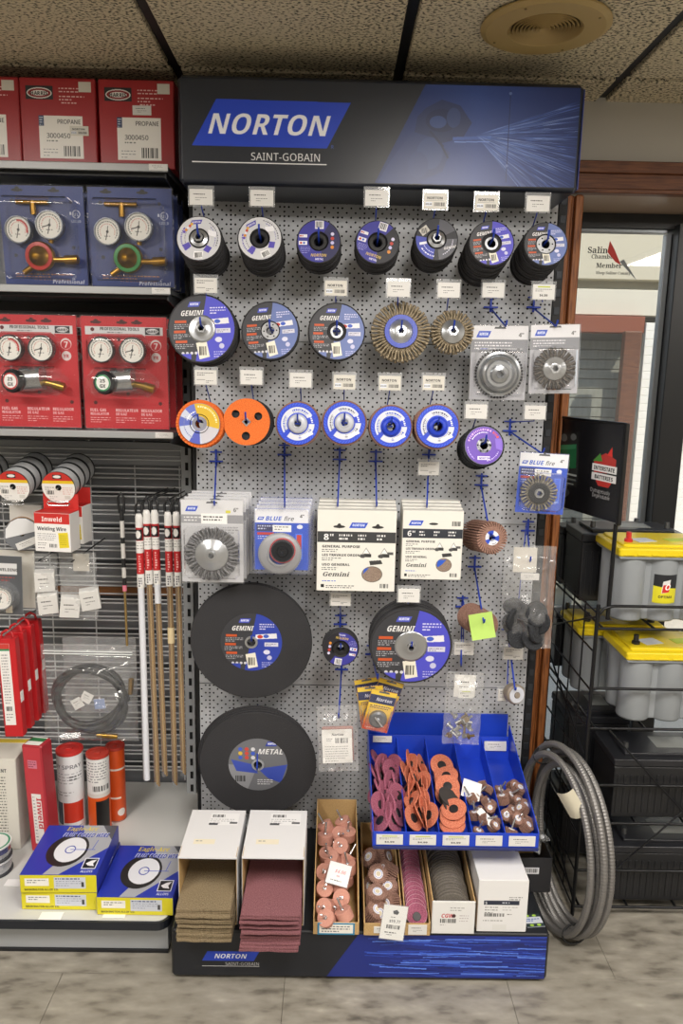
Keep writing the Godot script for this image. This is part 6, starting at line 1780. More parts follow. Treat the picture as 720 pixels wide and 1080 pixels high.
func base_goods():
	# two white sleeves with pads sliding out of them
	var c := CV.new(160, 200, "dcdcdd")
	c.r(60, 14, 84, 52, "e8e8e8").bar(66, 20, 40, 12).m(62, 40, 70, 3, 8, "8a8a8e", 2).r(60, 58, 26, 8, "44464a").r(120, 52, 22, 8, "55575a").r(30, 126, 60, 20, "e4dcc4").m(36, 132, 44, 1, 8, "888888", 3)
	var lid := MT(c.tex(), 0.5)
	var spec := [[-0.488, -0.331, 0.245, 0.45, 0.207, "brown", "white open carton holding brown abrasive pads", 0.528, 15, 0.0062], [-0.318, -0.151, 0.245, 0.45, 0.209, "maroon", "white open carton holding maroon abrasive pads", 0.551, 17, 0.0063]]
	for s in spec:
		var w: float = s[1] - s[0]
		var d: float = s[3] - s[2]
		var h: float = s[4]
		var o := T("pad_carton", s[6], "carton", Vector3((s[0] + s[1]) / 2, TOP, (s[2] + s[3]) / 2))
		var wh := M("d3d4d6", 0.55)
		A(o, "top_panel", print_box2(Vector3(w, 0.003, d + 0.01), wh, lid, wh, 0.0005), Vector3(0, h, 0.002), Vector3(0.03, 0, 0))
		A(o, "back_panel", bx(Vector3(w, h, 0.003), mats["kraft"], 0.0005), Vector3(0, h / 2, -d / 2))
		A(o, "side_panel", MB.many([[MB.new().box(Vector3(0.001, 0, 0), Vector3(0.0014, h, d), 0.0003), mats["kraft"]], [MB.new().box(Vector3(-0.0008, 0, 0), Vector3(0.0014, h, d), 0.0003), wh]]), Vector3(-w / 2 + 0.001, h / 2, 0))
		A(o, "side_panel", MB.many([[MB.new().box(Vector3(-0.001, 0, 0), Vector3(0.0014, h, d), 0.0003), mats["kraft"]], [MB.new().box(Vector3(0.0008, 0, 0), Vector3(0.0014, h, d), 0.0003), wh]]), Vector3(w / 2 - 0.001, h / 2, 0))
		A(o, "bottom_panel", bx(Vector3(w - 0.006, 0.002, d), mats["kraft"]), Vector3(0, 0.001, 0))
		var vars := []
		for v in 3:
			var ph := v * 2.1
			var b := MB.new()
			var pw := w - 0.014
			var pd: float = s[7] - s[2] - 0.012
			var f := func(u, q, sg): return Vector3((u - 0.5) * pw + 0.0015 * sin(q * 17 + ph), sg * 0.0024 + 0.0008 * sin(u * 5.0 + ph) * q, (q - 0.5) * pd + 0.0012 * sin(u * 23.0 + ph * 3.0) * q)
			b.grid(6, 4, func(u, q): return f.call(u, q, 1.0), Vector3.UP)
			b.grid(6, 4, func(u, q): return f.call(u, q, -1.0), Vector3.DOWN)
			b.grid(6, 1, func(u, q): return f.call(u, 1.0, q * 2.0 - 1.0), Vector3.BACK)
			b.grid(4, 1, func(u, q): return f.call(0.0, u, q * 2.0 - 1.0), Vector3.LEFT)
			b.grid(4, 1, func(u, q): return f.call(1.0, u, q * 2.0 - 1.0), Vector3.RIGHT)
			vars.append(b.one(mats["pad_" + s[5]]))
		for k in s[8]:
			T1("abrasive_pad", vars[k % 3], "%s non-woven abrasive pad, %s from the bottom of its white carton" % [s[5], ORD[k]], "abrasive pad", Vector3((s[0] + s[1]) / 2 + rng.randf_range(-0.003, 0.003), TOP + 0.0055 + k * s[9], s[2] + 0.008 + (s[7] - s[2] - 0.012) / 2 + rng.randf_range(-0.012, 0.006) - (0.012 if k in [5, 6, 11] else 0.0)), "%s abrasive pads" % s[5])
	# kraft bins: x range, back z, front z, what is inside
	var st := CV.new(110, 40, "e9e6dd")
	st.r(0, 0, 110, 40, "2f7fa8").r(5, 5, 100, 30, "ece9e0").m(12, 11, 84, 3, 8, "5a5a66", 3)
	kraft_bin(-0.124, -0.001, 0.09, 0.48, "tan cardboard bin filled with pink mounted stones", MT(st.tex(), 0.5), Vector2(0.1, 0.036), 0.16)
	for q in [Vector3(-0.1013, 0.2773, 0.1823), Vector3(-0.0991, 0.2663, 0.2231), Vector3(-0.0406, 0.2813, 0.1674), Vector3(-0.0251, 0.2702, 0.2084), Vector3(-0.0483, 0.2656, 0.2626), Vector3(-0.0621, 0.263, 0.1983), Vector3(-0.0925, 0.2479, 0.2782), Vector3(-0.073, 0.2477, 0.2993), Vector3(-0.0314, 0.2413, 0.2849), Vector3(-0.0997, 0.2299, 0.3304), Vector3(-0.0236, 0.2378, 0.3188), Vector3(-0.0986, 0.2137, 0.3817), Vector3(-0.0507, 0.2118, 0.3662), Vector3(-0.0456, 0.2065, 0.4064), Vector3(-0.0949, 0.2, 0.4368), Vector3(-0.0406, 0.1952, 0.4556), Vector3(-0.0867, 0.1893, 0.4672), Vector3(-0.064, 0.2103, 0.3236), Vector3(-0.034, 0.2097, 0.3264), Vector3(-0.0688, 0.1831, 0.4185), Vector3(-0.0758, 0.2322, 0.2141)]:
		q.x = clampf(q.x + rng.randf_range(-0.003, 0.003), -0.097, -0.028)
		mounted_stone(q)
	hang_tag(Vector3(-0.0569, 0.2546, 0.372), 0.062, 0.06, Vector3(-1.0, 0, -0.25), "white price tag with red handwriting lying on the pink stones", true)
	kraft_bin(0.012, 0.115, 0.12, 0.482, "tan cardboard bin filled with brown flap drums", tags()[3], Vector2(0.05, 0.02), 0.1)
	var n := 0
	for q in [Vector3(0.0358, 0.2328, 0.2759), Vector3(0.0888, 0.2243, 0.3187), Vector3(0.0541, 0.2333, 0.3486), Vector3(0.0986, 0.2096, 0.3763), Vector3(0.0483, 0.2175, 0.4151), Vector3(0.0929, 0.2019, 0.4207), Vector3(0.0319, 0.1923, 0.447), Vector3(0.0651, 0.1917, 0.4529), Vector3(0.0757, 0.2304, 0.2628), Vector3(0.047, 0.1992, 0.3475), Vector3(0.0865, 0.1855, 0.4448)]:
		q.x = clampf(q.x, 0.043, 0.084)
		loose_drum(q, 0.029, 0.04, "brown flap drum with white and blue hub in the tan bin", "flap drums in the tan bin", n)
		n += 1
	hang_tag(Vector3(0.0906, 0.1971, 0.488), 0.064, 0.098, Vector3(-0.05, 0, -0.12), "white hanging price tag with a barcode on the flap drum bin", false)
	kraft_bin(0.122, 0.19, 0.12, 0.48, "narrow tan cardboard bin of purple discs", tags()[3], Vector2(0.05, 0.03), 0.1)
	for k in 18:
		var pd := T("scuff_disc", "round purple scuff disc, %s from the front of the narrow bin" % ORD[k], "scuff disc", Vector3(0.156 + rng.randf_range(-0.003, 0.003), 0.194 + 0.001 * k, 0.452 - 0.0165 * k), "purple discs in the narrow bin", Vector3(-0.85 - 0.004 * k, rng.randf_range(-0.08, 0.08), 0))
		if not meshes.has("pdisc"):
			meshes["pdisc"] = MB.many([[MB.new().lathe([Vector2(0, -0.0035), Vector2(0.0275, -0.0035), Vector2(0.0275, 0.0035), Vector2(0, 0.0035)], 26), mats["purple_felt"]], [MB.new().lathe([Vector2(0.0275, -0.0032), Vector2(0.029, -0.002), Vector2(0.029, 0.002), Vector2(0.0275, 0.0032)], 26), M("c79aa8", 0.9)]])
			meshes["pbutton"] = MB.new().lathe([Vector2(0.012, 0.003), Vector2(0.011, 0.005), Vector2(0, 0.005)], 14).one(M("2a2226", 0.5))
		A(pd, "pad", meshes["pdisc"])
		A(pd, "button", meshes["pbutton"], Vector3(0, -0.006, 0))
	# white-fronted bin of grey discs
	c = CV.new(130, 106, "e2e2e0")
	c.m(54, 18, 46, 2, 8, "777777", 2).t("CGW", 26, 52, 17, "b83038", "b", 0.2).e(66, 46, 6, 6, "44262a").bar(24, 56, 50, 14, "333333").m(84, 44, 30, 3, 9, "a89aa0", 2).m(24, 76, 40, 1, 8, "999999", 2)
	kraft_bin(0.194, 0.31, 0.14, 0.472, "white-fronted carton bin of stacked grey discs", MT(c.tex(), 0.5), Vector2(0.112, 0.094), 0.15, true)
	meshes["gdisc"] = MB.new().lathe([Vector2(0, -0.004), Vector2(0.049, -0.004), Vector2(0.05, 0), Vector2(0.049, 0.004), Vector2(0, 0.004)], 30).one(grain("gdisc", noise_tex(30.0, ["4f4a45", "6d675f", "827b72"], Vector2(0.5, 3.0), 128, 31, 3), 10.0, 0.95))
	for k in 26:
		T1("grey_disc", meshes["gdisc"], "grey-brown abrasive disc, %s from the front of the white-fronted bin" % ORD[k], "abrasive disc", Vector3(0.252 + rng.randf_range(-0.002, 0.002), TOP + 0.054 + 0.0008 * k + rng.randf_range(0, 0.002), 0.45 - 0.0108 * k), "grey discs in the white-fronted bin", Vector3(-0.06, rng.randf_range(-0.04, 0.04), rng.randf() * 3.0))
	# white cartons
	c = CV.new(160, 190, "e3e3e3")
	c.m(100, 60, 44, 2, 8, "777777", 3).r(18, 74, 116, 16, "2b3040").t("S", 22, 88, 14, "f0f0f0").m(78, 80, 50, 1, 8, "cfd2dc", 4).m(22, 98, 44, 3, 10, "777777", 3).m(80, 98, 50, 2, 10, "999999", 2).bar(22, 122, 66, 12).m(96, 124, 30, 1, 8, "666666", 3).m(18, 148, 110, 1, 8, "888888", 3).r(50, 164, 46, 20, "dcdcda")
	var sc := T("white_carton", "white carton with a navy stripe at the plinth's front", "carton", Vector3(0.3855, TOP + 0.078, 0.4))
	A(sc, "body", print_box(Vector3(0.135, 0.156, 0.128), MT(c.tex(), 0.5), M("dfdfdf", 0.6), 0.0015))
	var sb := T("white_carton", "plain white carton behind the navy-striped one", "carton", Vector3(0.383, TOP + 0.099, 0.26))
	A(sb, "body", bx(Vector3(0.13, 0.198, 0.12), M("dededd", 0.6), 0.0015))
	# dark open carton with bagged hardware
	var oc := T("open_carton", "dark open carton with a barcode label holding bagged hardware", "carton", Vector3(0.505, TOP, 0.21))
	var dk := M("26262a", 0.6)
	for q in [[Vector3(0, 0.0015, 0), Vector3(0.118, 0.003, 0.18)], [Vector3(-0.058, 0.055, 0), Vector3(0.003, 0.11, 0.18)], [Vector3(0.058, 0.055, 0), Vector3(0.003, 0.11, 0.18)], [Vector3(0, 0.065, -0.09), Vector3(0.118, 0.13, 0.003)]]:
		A(oc, "panel", bx(q[1], mats["kraft"] if q[1].y > 0.12 else dk, 0.0005), q[0])
	A(oc, "front_panel", bx(Vector3(0.118, 0.11, 0.003), dk, 0.0005), Vector3(0, 0.055, 0.09))
	var bl := CV.new(80, 28, "d9dade")
	bl.bar(6, 4, 68, 18, "333333")
	A(oc, "barcode_label", print_box(Vector3(0.06, 0.02, 0.001), MT(bl.tex(), 0.5), M("d9dade", 0.6), 0.0001), Vector3(-0.008, 0.07, 0.0922))
	for k in 6:
		var o := T("bagged_bit", "metal bit wrapped in clear film in the dark carton", "hardware", Vector3(0.475 + 0.014 * k, TOP + 0.132 + 0.014 * (k % 2), 0.2 + 0.024 * (k % 3)), "bagged hardware in the dark carton", Vector3(0.5, 0.4 + 0.5 * k, 0.3))
		A(o, "bit", MB.new().lathe([Vector2(0, -0.03), Vector2(0.006, -0.03), Vector2(0.008, 0.0), Vector2(0.011, 0.02), Vector2(0, 0.024)], 12).one(M("8f9092", 0.3, 0.8)))
		A(o, "film", bag_mesh(0.045, 0.09, 0.02, 60 + k, clear_plastic(0.16, 0.15), 0.1), Vector3.ZERO, Vector3(PI / 2, 0, 0))
	c = CV.new(70, 60, "c9ced8")
	c.r(0, 0, 70, 14, "2a3a3a").e(20, 8, 8, 5, "a8d04a").e(48, 8, 8, 5, "a8d04a").m(8, 22, 54, 2, 8, "3a5aa8", 4).r(0, 44, 70, 16, "2a3a3a").e(22, 52, 8, 5, "a8d04a").e(50, 52, 8, 5, "a8d04a")
	var cd := T("label_card", "small green, white and blue card lying on the plinth", "card", Vector3(0.484, TOP + 0.0008, 0.42), "", Vector3(0, 0.1, 0))
	A(cd, "card", print_box2(Vector3(0.05, 0.001, 0.05), M("c9ced8", 0.5), MT(c.tex(), 0.4), M("c9ced8", 0.5), 0.0001))

func kraft_bin(x0: float, x1: float, z0: float, z1: float, label: String, sticker: Material, ss: Vector2, hb: float, white := false):
	var w := x1 - x0
	var m: Material = mats["kraft"]
	var o := T("parts_bin", label, "bin", Vector3((x0 + x1) / 2, TOP, 0))
	var hf := ss.y + 0.004 if white else 0.036
	A(o, "bottom", bx(Vector3(w, 0.002, z1 - z0), m), Vector3(0, 0.001, (z0 + z1) / 2))
	A(o, "front", bx(Vector3(w, hf, 0.003), M("dddddb", 0.6) if white else m, 0.0005), Vector3(0, hf / 2, z1))
	A(o, "sticker", print_box(Vector3(ss.x, ss.y, 0.001), sticker, M("e4e2dc", 0.6), 0.0001), Vector3(0, hf / 2, z1 + 0.0022))
	A(o, "back", bx(Vector3(w, hb, 0.003), m if not white else M("cfcfcd", 0.7), 0.0005), Vector3(0, hb / 2, z0))
	var poly := PackedVector2Array([Vector2(z0, 0), Vector2(z1, 0), Vector2(z1, hf), Vector2(lerpf(z1, z0, 0.28), maxf(hf, hb * 0.72)), Vector2(z0, hb)])
	for s in [-1.0, 1.0]:
		A(o, "side", MB.new().prism(poly, -0.0014, 0.0014).one(m), Vector3(s * (w / 2 - 0.0014), 0, 0), Vector3(0, -PI / 2, 0))

func mounted_stone(p: Vector3):
	if not meshes.has("mstone"):
		meshes["mstone"] = MB.new().lathe([Vector2(0, -0.016), Vector2(0.0215, -0.016), Vector2(0.023, -0.0145), Vector2(0.0235, 0.0115), Vector2(0.022, 0.013), Vector2(0, 0.013)], 24).one(mats["stone_pink"])
		meshes["mshank"] = MB.new().lathe([Vector2(0.006, 0.0131), Vector2(0.005, 0.015), Vector2(0.003, 0.0155), Vector2(0.003, 0.046), Vector2(0.002, 0.047), Vector2(0, 0.047)], 10).one(M("c9cacc", 0.25, 0.85))
	var o := T("mounted_stone", "pink cylindrical mounted grinding stone in the tan bin", "grinding stone", p, "pink mounted stones in the tan bin")
	o.basis = basis_along(Vector3(rng.randf_range(-0.5, 0.5), rng.randf_range(0.5, 1.0), rng.randf_range(-0.4, 0.8)))
	A(o, "stone", meshes["mstone"])
	A(o, "shank", meshes["mshank"])

func loose_drum(p: Vector3, r: float, t: float, label: String, grp: String, n: int, shank := false):
	var key := "ldrum%.3f" % r
	if not meshes.has(key):
		var b := MB.new().lathe([Vector2(0, -t / 2), Vector2(r * 0.9, -t / 2), Vector2(r * 0.95, -t / 2)], 28)
		for k in 30:
			b.xf = Transform3D(Basis(Vector3.BACK, TAU * k / 30)) * Transform3D(Basis(Vector3.BACK, 0.45), Vector3(r * 0.72, 0, 0))
			b.box(Vector3.ZERO, Vector3(r * 0.56, r * 0.11, t), 0)
		meshes[key] = b.one(mats["flap_brown"])
		var c := CV.new(64, 64, "e6e4e4")
		c.ringtext(32, 32, 24, 0, 6.2, "2f4fc0", 6, 0.16).e(32, 32, 14, 14, "d2c6a8")
		meshes[key + "h"] = MB.new().lathe([Vector2(r * 0.48, t / 2 - 0.001), Vector2(r * 0.46, t / 2 + 0.0012), Vector2(0, t / 2 + 0.0012)], 20, r * 0.48).one(MT(c.tex(), 0.5))
		meshes[key + "s"] = MB.new().lathe([Vector2(0.0028, t / 2), Vector2(0.0028, t / 2 + 0.03), Vector2(0, t / 2 + 0.031)], 8).one(M("c9cacc", 0.25, 0.85))
	var o := T("flap_drum", label, "flap drum", p, grp)
	o.basis = basis_along(Vector3(rng.randf_range(-0.9, 0.9), rng.randf_range(0.3, 1.0), rng.randf_range(-0.3, 0.7)))
	var f := A(o, "flaps", meshes[key])
	f.set_meta("kind", "stuff")
	A(o, "hub", meshes[key + "h"])
	if shank:
		A(o, "shank", meshes[key + "s"])

func hang_tag(p: Vector3, w: float, h: float, rot: Vector3, label: String, red: bool):
	var c := CV.new(100, 140 if not red else 96, "efefec")
	if red:
		c.t("$4.86", 30, 44, 20, "c03a44", "i", 0.2).t("ea", 42, 62, 14, "c03a44", "i").m(20, 76, 60, 1, 8, "444444", 4)
	else:
		c.p([[40, 22], [56, 16], [66, 26], [60, 36], [44, 34]], "33353a").m(34, 46, 34, 1, 8, "555555", 3).t("$19.77", 30, 70, 16, "66686c").bar(22, 80, 56, 16).m(18, 110, 64, 1, 8, "333333", 4).m(26, 120, 48, 1, 8, "777777", 3)
	var o := T("hang_tag", label, "price tag", p, "", rot)
	A(o, "card", print_box(Vector3(w, h, 0.0012), MT(c.tex(), 0.4), M("ececea", 0.5), 0.0001))
	A(o, "sleeve", bx(Vector3(w * 1.06, h * 1.05, 0.0024), clear_plastic(0.1, 0.1), 0.0003))

func parts_tray():
	var blue := M("1f42c0", 0.3)
	var x0 := 0.033
	var x1 := 0.482
	var w := x1 - x0
	var o := T("parts_tray", "blue sloping five-compartment tray hung on the pegboard", "tray", Vector3((x0 + x1) / 2, 0, 0))
	A(o, "back_plate", bx(Vector3(w - 0.004, 0.15, 0.004), blue, 0.001), Vector3(0, 0.5, 0.016))
	A(o, "rear_wall", bx(Vector3(w, 0.075, 0.003), blue, 0.0005), Vector3(0, 0.472, 0.045), Vector3(-0.2, 0, 0))
	var ln := Vector2(0.38, -0.062).length()
	A(o, "floor_panel", bx(Vector3(w, 0.003, ln), blue, 0.0005), Vector3(0, 0.409, 0.23), Vector3(atan2(0.062, 0.38), 0, 0))
	A(o, "front_lip", bx(Vector3(w, 0.046, 0.003), blue, 0.0008), Vector3(0, 0.398, 0.421))
	A(o, "lip_channel", bx(Vector3(w, 0.008, 0.008), M("27306a", 0.4), 0.001), Vector3(0, 0.376, 0.424))
	var side := PackedVector2Array([Vector2(0.02, 0.43), Vector2(0.42, 0.374), Vector2(0.42, 0.42), Vector2(0.405, 0.43), Vector2(0.03, 0.545)])
	var div := PackedVector2Array([Vector2(0.05, 0.432), Vector2(0.418, 0.376), Vector2(0.418, 0.418), Vector2(0.05, 0.508)])
	for k in 6:
		A(o, "side_wall" if k in [0, 5] else "divider", MB.new().prism(side if k in [0, 5] else div, -0.0012, 0.0012).one(blue), Vector3(-w / 2 + w * k / 5.0, 0, 0), Vector3(0, -PI / 2, 0))
	A(o, "bracket", MB.new().prism(PackedVector2Array([Vector2(0.36, 0.335), Vector2(0.424, 0.376), Vector2(0.3, 0.39)]), -0.002, 0.002).one(blue), Vector3(w / 2 - 0.004, 0, 0), Vector3(0, -PI / 2, 0))
	for k in 5:
		A(o, "price_label", print_box(Vector3(0.072, 0.03, 0.0012), tags()[2] if k < 3 else tags()[3], M("efefec", 0.5), 0.0001), Vector3(-w / 2 + w * (k + 0.5) / 5.0, 0.399, 0.4236))
	A(o, "rear_label", print_box(Vector3(0.07, 0.03, 0.0012), tags()[3], M("dfe0e4", 0.5), 0.0001), Vector3(w * 0.4, 0.482, 0.05), Vector3(-0.2, 0, 0))
	A(o, "rear_label", print_box(Vector3(0.06, 0.02, 0.0012), tags()[3], M("dfe0e4", 0.5), 0.0001), Vector3(-w * 0.4, 0.5, 0.05), Vector3(-0.2, 0, 0))
	# sanding discs, standing and leaning in their compartments
	meshes["sd_p"] = MB.new().lathe([Vector2(0, -0.003), Vector2(0.037, -0.003), Vector2(0.038, 0), Vector2(0.037, 0.003), Vector2(0, 0.003)], 28).one(mats["purple_felt"])
	meshes["sd_o"] = MB.new().lathe([Vector2(0, -0.0015), Vector2(0.0355, -0.0015), Vector2(0.0358, 0), Vector2(0.0355, 0.0015), Vector2(0, 0.0015)], 28).one(mats["red_grit"])
	meshes["sd_k"] = MB.new().lathe([Vector2(0, -0.0012), Vector2(0.0355, -0.0012), Vector2(0.0355, 0.0012), Vector2(0, 0.0012)], 28).one(M("3a3634", 0.8))
	meshes["sd_b"] = MB.new().lathe([Vector2(0.0135, 0.0014), Vector2(0.0125, 0.004), Vector2(0.004, 0.0045), Vector2(0, 0.0045)], 16).one(M("1d1c1e", 0.5))
	var cw := w / 5.0
	for i in 2:
		var cx := x0 + cw * (i + 0.5)
		for j in 27:
			# heaped from the lip backwards, each leaning its own way
			var z := 0.378 - 0.0092 * j + rng.randf_range(-0.006, 0.006)
			var y := 0.383 + (0.42 - z) * 0.163 + 0.028 + rng.randf_range(0.0, 0.02)
			var d := T("sanding_disc", ["purple felt quick-change disc leaning in the tray's purple compartment", "orange sanding disc leaning in the tray's all-orange compartment"][i], "sanding disc", Vector3(cx + [-0.026, 0.012, -0.008, 0.027, 0.0, -0.017, 0.019][j % 7] + rng.randf_range(-0.005, 0.005), y, z), ["purple discs in the tray", "orange discs in the tray"][i])
			d.basis = basis_along(Vector3(rng.randf_range(0.55, 1.0) * (1.0 if rng.randf() < 0.7 else -1.0), rng.randf_range(0.1, 0.65), rng.randf_range(-0.15, 0.5)))
			A(d, "abrasive", meshes["sd_p" if i == 0 else "sd_o"])
			A(d, "button", meshes["sd_b"], Vector3(0, 0, 0.0015 if i == 0 else 0.0))
	var cx3 := x0 + cw * 2.5
	for j in 16:
		var z := 0.374 - 0.0155 * j
		var y := 0.383 + (0.42 - z) * 0.163 + 0.022 + 0.012 * (j % 3)
		var black := j in [4, 5, 6]
		var d := T("sanding_disc", "dark grey sanding disc among the orange ones in the middle compartment" if black else "orange sanding disc with black button in the middle compartment", "sanding disc", Vector3(cx3 + rng.randf_range(-0.006, 0.006), y, z), "discs in the tray's middle compartment")
		d.basis = basis_along(Vector3(rng.randf_range(-0.35, 0.35) + (0.5 if black else 0.0), 1.0, rng.randf_range(0.2, 0.75)))
		A(d, "abrasive", meshes["sd_k" if black else "sd_o"])
		if not black:
			A(d, "button", meshes["sd_b"])
	for i in 2:
		var cx := x0 + cw * (3.5 + i)
		for k in 14:
			var z := 0.395 - 0.0135 * k
			var y := 0.383 + (0.42 - z) * 0.163 + 0.016 + 0.01 * (k % 3)
			loose_drum(Vector3(cx + [-0.026, 0.02, -0.004, 0.03][k % 4], y, z), [0.0155, 0.018][i], [0.02, 0.024][i], ["small brown flap drum with shank in the tray's fourth compartment", "brown flap drum with shank in the tray's fifth compartment"][i], ["flap drums in the tray's fourth compartment", "flap drums in the tray's fifth compartment"][i], k, k % 2 == 0)
	var card := bx(Vector3(0.056, 0.05, 0.0012), M("e6e6e6", 0.5), 0.0002)
	T1("price_card", card, "white card standing behind the small flap drums", "price card", Vector3(0.3245, 0.4562, 0.2659), "cards in the tray", Vector3(-0.7, 0.2, -0.4))
	T1("price_card", bx(Vector3(0.02, 0.06, 0.0012), M("dededc", 0.5), 0.0002), "narrow white card lying among the small flap drums", "price card", Vector3(0.3491, 0.4332, 0.3718), "cards in the tray", Vector3(-0.9, 0, 0.7))

func battery_rack():
	var bk := M("16171a", 0.35, 0.3)
	var x0 := 0.672
	var x1 := 1.32
	var zf := 0.2
	var zb := -0.325
	var o := T("wire_rack", "black wire rack loaded with car batteries", "rack", Vector3(0, 0, 0))
	var ys := [0.03, 0.314, 0.621, 0.929]
	for x in [x0, x1]:
		for z in [zf, zb]:
			A(o, "post", MB.new().rod(Vector3(x, 0.0, z), Vector3(x, 1.0 if z > 0 else 1.3, z), 0.006, 8).one(bk))
	# side grid: level wires, and slanting braces
	for x in [x0, x1]:
		for k in 9:
			A(o, "side_wire", MB.new().rod(Vector3(x, 0.03 + 0.118 * k, zb), Vector3(x, 0.03 + 0.118 * k, zf), 0.003, 6).one(bk))
		for k in 4:
			A(o, "side_brace", MB.new().rod(Vector3(x, 0.05 + 0.235 * k, zb if k % 2 else zf), Vector3(x, 0.26 + 0.235 * k, zf if k % 2 else zb), 0.003, 6).one(bk))
		for k in 4:
			A(o, "side_wire", MB.new().rod(Vector3(x, 0.03, zb + 0.105 * (k + 1)), Vector3(x, 0.98, zb + 0.105 * (k + 1)), 0.0025, 6).one(bk))
	# shelves of wire: front rail pair, back rail, cross wires
	for i in ys.size():
		var y: float = ys[i]
		var sh := Node3D.new()
		sh.name = "shelf"
		o.add_child(sh, true)
		A(sh, "front_rail", MB.new().rod(Vector3(x0, y, zf), Vector3(x1, y, zf), 0.0045, 8).one(bk))
		var g := 0.068 if i == 3 else 0.125
		A(sh, "front_rail", MB.new().tube([Vector3(x0, y + g - 0.05, zf), Vector3(x0 + 0.004, y + g - 0.026, zf), Vector3(x0 + 0.018, y + g - 0.008, zf), Vector3(x0 + 0.045, y + g, zf), Vector3(x1, y + g, zf)] if i == 3 else [Vector3(x0, y + g, zf), Vector3(x1, y + g, zf)], 0.0045, 8).one(bk))
		A(sh, "back_rail", MB.new().rod(Vector3(x0, y, zb), Vector3(x1, y, zb), 0.004, 6).one(bk))
		for k in 5:
			A(sh, "cross_wire", MB.new().rod(Vector3(x0 + 0.02 + 0.15 * k, y, zb), Vector3(x0 + 0.02 + 0.15 * k, y, zf), 0.004, 6).one(bk))
	for k in 2:
		A(o, "front_brace", MB.new().rod(Vector3(x0 + 0.06, [0.62, 0.1][k], zf + 0.006), Vector3(x1 - 0.1, [0.1, 0.62][k], zf + 0.006), 0.003, 6).one(bk))
	# batteries, tier by tier
	spiral_battery(Vector3(0.872, 0.945, 0.085), "grey spiral-cell battery with yellow lid and red terminal, top tier")
	spiral_battery(Vector3(0.922, 0.634, 0.085), "grey spiral-cell battery with yellow lid, lower tier at the front")
	spiral_battery(Vector3(0.85, 0.628, -0.14), "grey spiral-cell battery with yellow lid, half hidden behind the lower one")
	black_battery(Vector3(0.86, 0.936, -0.13), Vector3(0.33, 0.24, 0.17), "long black battery behind the top yellow-lidded one")
	black_battery(Vector3(0.84, 0.936, -0.28), Vector3(0.3, 0.22, 0.08), "black battery against the window on the top tier")
	black_battery(Vector3(0.84, 0.628, -0.29), Vector3(0.28, 0.22, 0.055), "slim black battery against the window on the lower tier")
	black_battery(Vector3(0.95, 0.321, 0.09), Vector3(0.36, 0.21, 0.18), "black ribbed battery on the third tier")
	black_battery(Vector3(0.97, 0.037, 0.09), Vector3(0.36, 0.205, 0.18), "black ribbed battery on the lowest tier")
	black_battery(Vector3(0.8, 0.321, -0.15), Vector3(0.2, 0.24, 0.2), "black battery at the back of the third tier")
	black_battery(Vector3(0.8, 0.037, -0.15), Vector3(0.2, 0.22, 0.2), "black battery at the back of the lowest tier")
	# side sign
	var c := CV.new(220, 190, "17171a")
	c.p([[8, 30], [84, 24], [92, 138], [14, 152]], "2a2c2c").p([[16, 58], [78, 50], [82, 100], [18, 112]], "24603c").p([[16, 58], [78, 50], [76, 60], [18, 68]], "3a7a54").r(14, 114, 72, 4, "a9aeab").r(14, 124, 70, 4, "6a6f6c").r(14, 134, 64, 3, "8a8f8c").e(34, 40, 11, 8, "5a5d5c").e(66, 36, 10, 7, "6a6d6c").e(46, 156, 20, 10, "3c3e40")
	c.p([[138, 74], [172, 58], [204, 68], [204, 96], [140, 100]], "b8322c").p([[134, 78], [156, 60], [164, 76]], "4a8a3a").p([[176, 62], [190, 44], [192, 64]], "d8342c")
	c.r(134, 82, 74, 15, "e8e8e8").tc("INTERSTATE", 171, 94, 11, "1c1c1e").p([[136, 100], [206, 100], [188, 126], [156, 126]], "b8322c").r(134, 100, 74, 15, "e8e8e8").tc("BATTERIES", 171, 112, 11, "1c1c1e").tc("Outrageously", 164, 140, 10, "d8d8d8", "r").tc("Dependable", 168, 150, 10, "d8d8d8", "r")
	var sg := T("battery_sign", "black rack sign with red and white battery emblem", "sign", Vector3(0.657, 1.375, 0.04), "", Vector3(0, -PI / 2 + 0.3, 0))
	A(sg, "panel", print_box(Vector3(0.335, 0.275, 0.006), MT(c.tex(), 0.25), M("101113", 0.3), 0.001))
	A(sg, "edge_frame", MB.new().box(Vector3(0.17, 0, 0), Vector3(0.014, 0.285, 0.014), 0.003).box(Vector3(0, 0.14, 0), Vector3(0.335, 0.008, 0.01), 0.002).one(M("0d0e10", 0.3)))
	A(sg, "stem", MB.new().rod(Vector3(0.16, -0.14, 0), Vector3(0.16, -0.42, 0), 0.006, 8).one(bk))

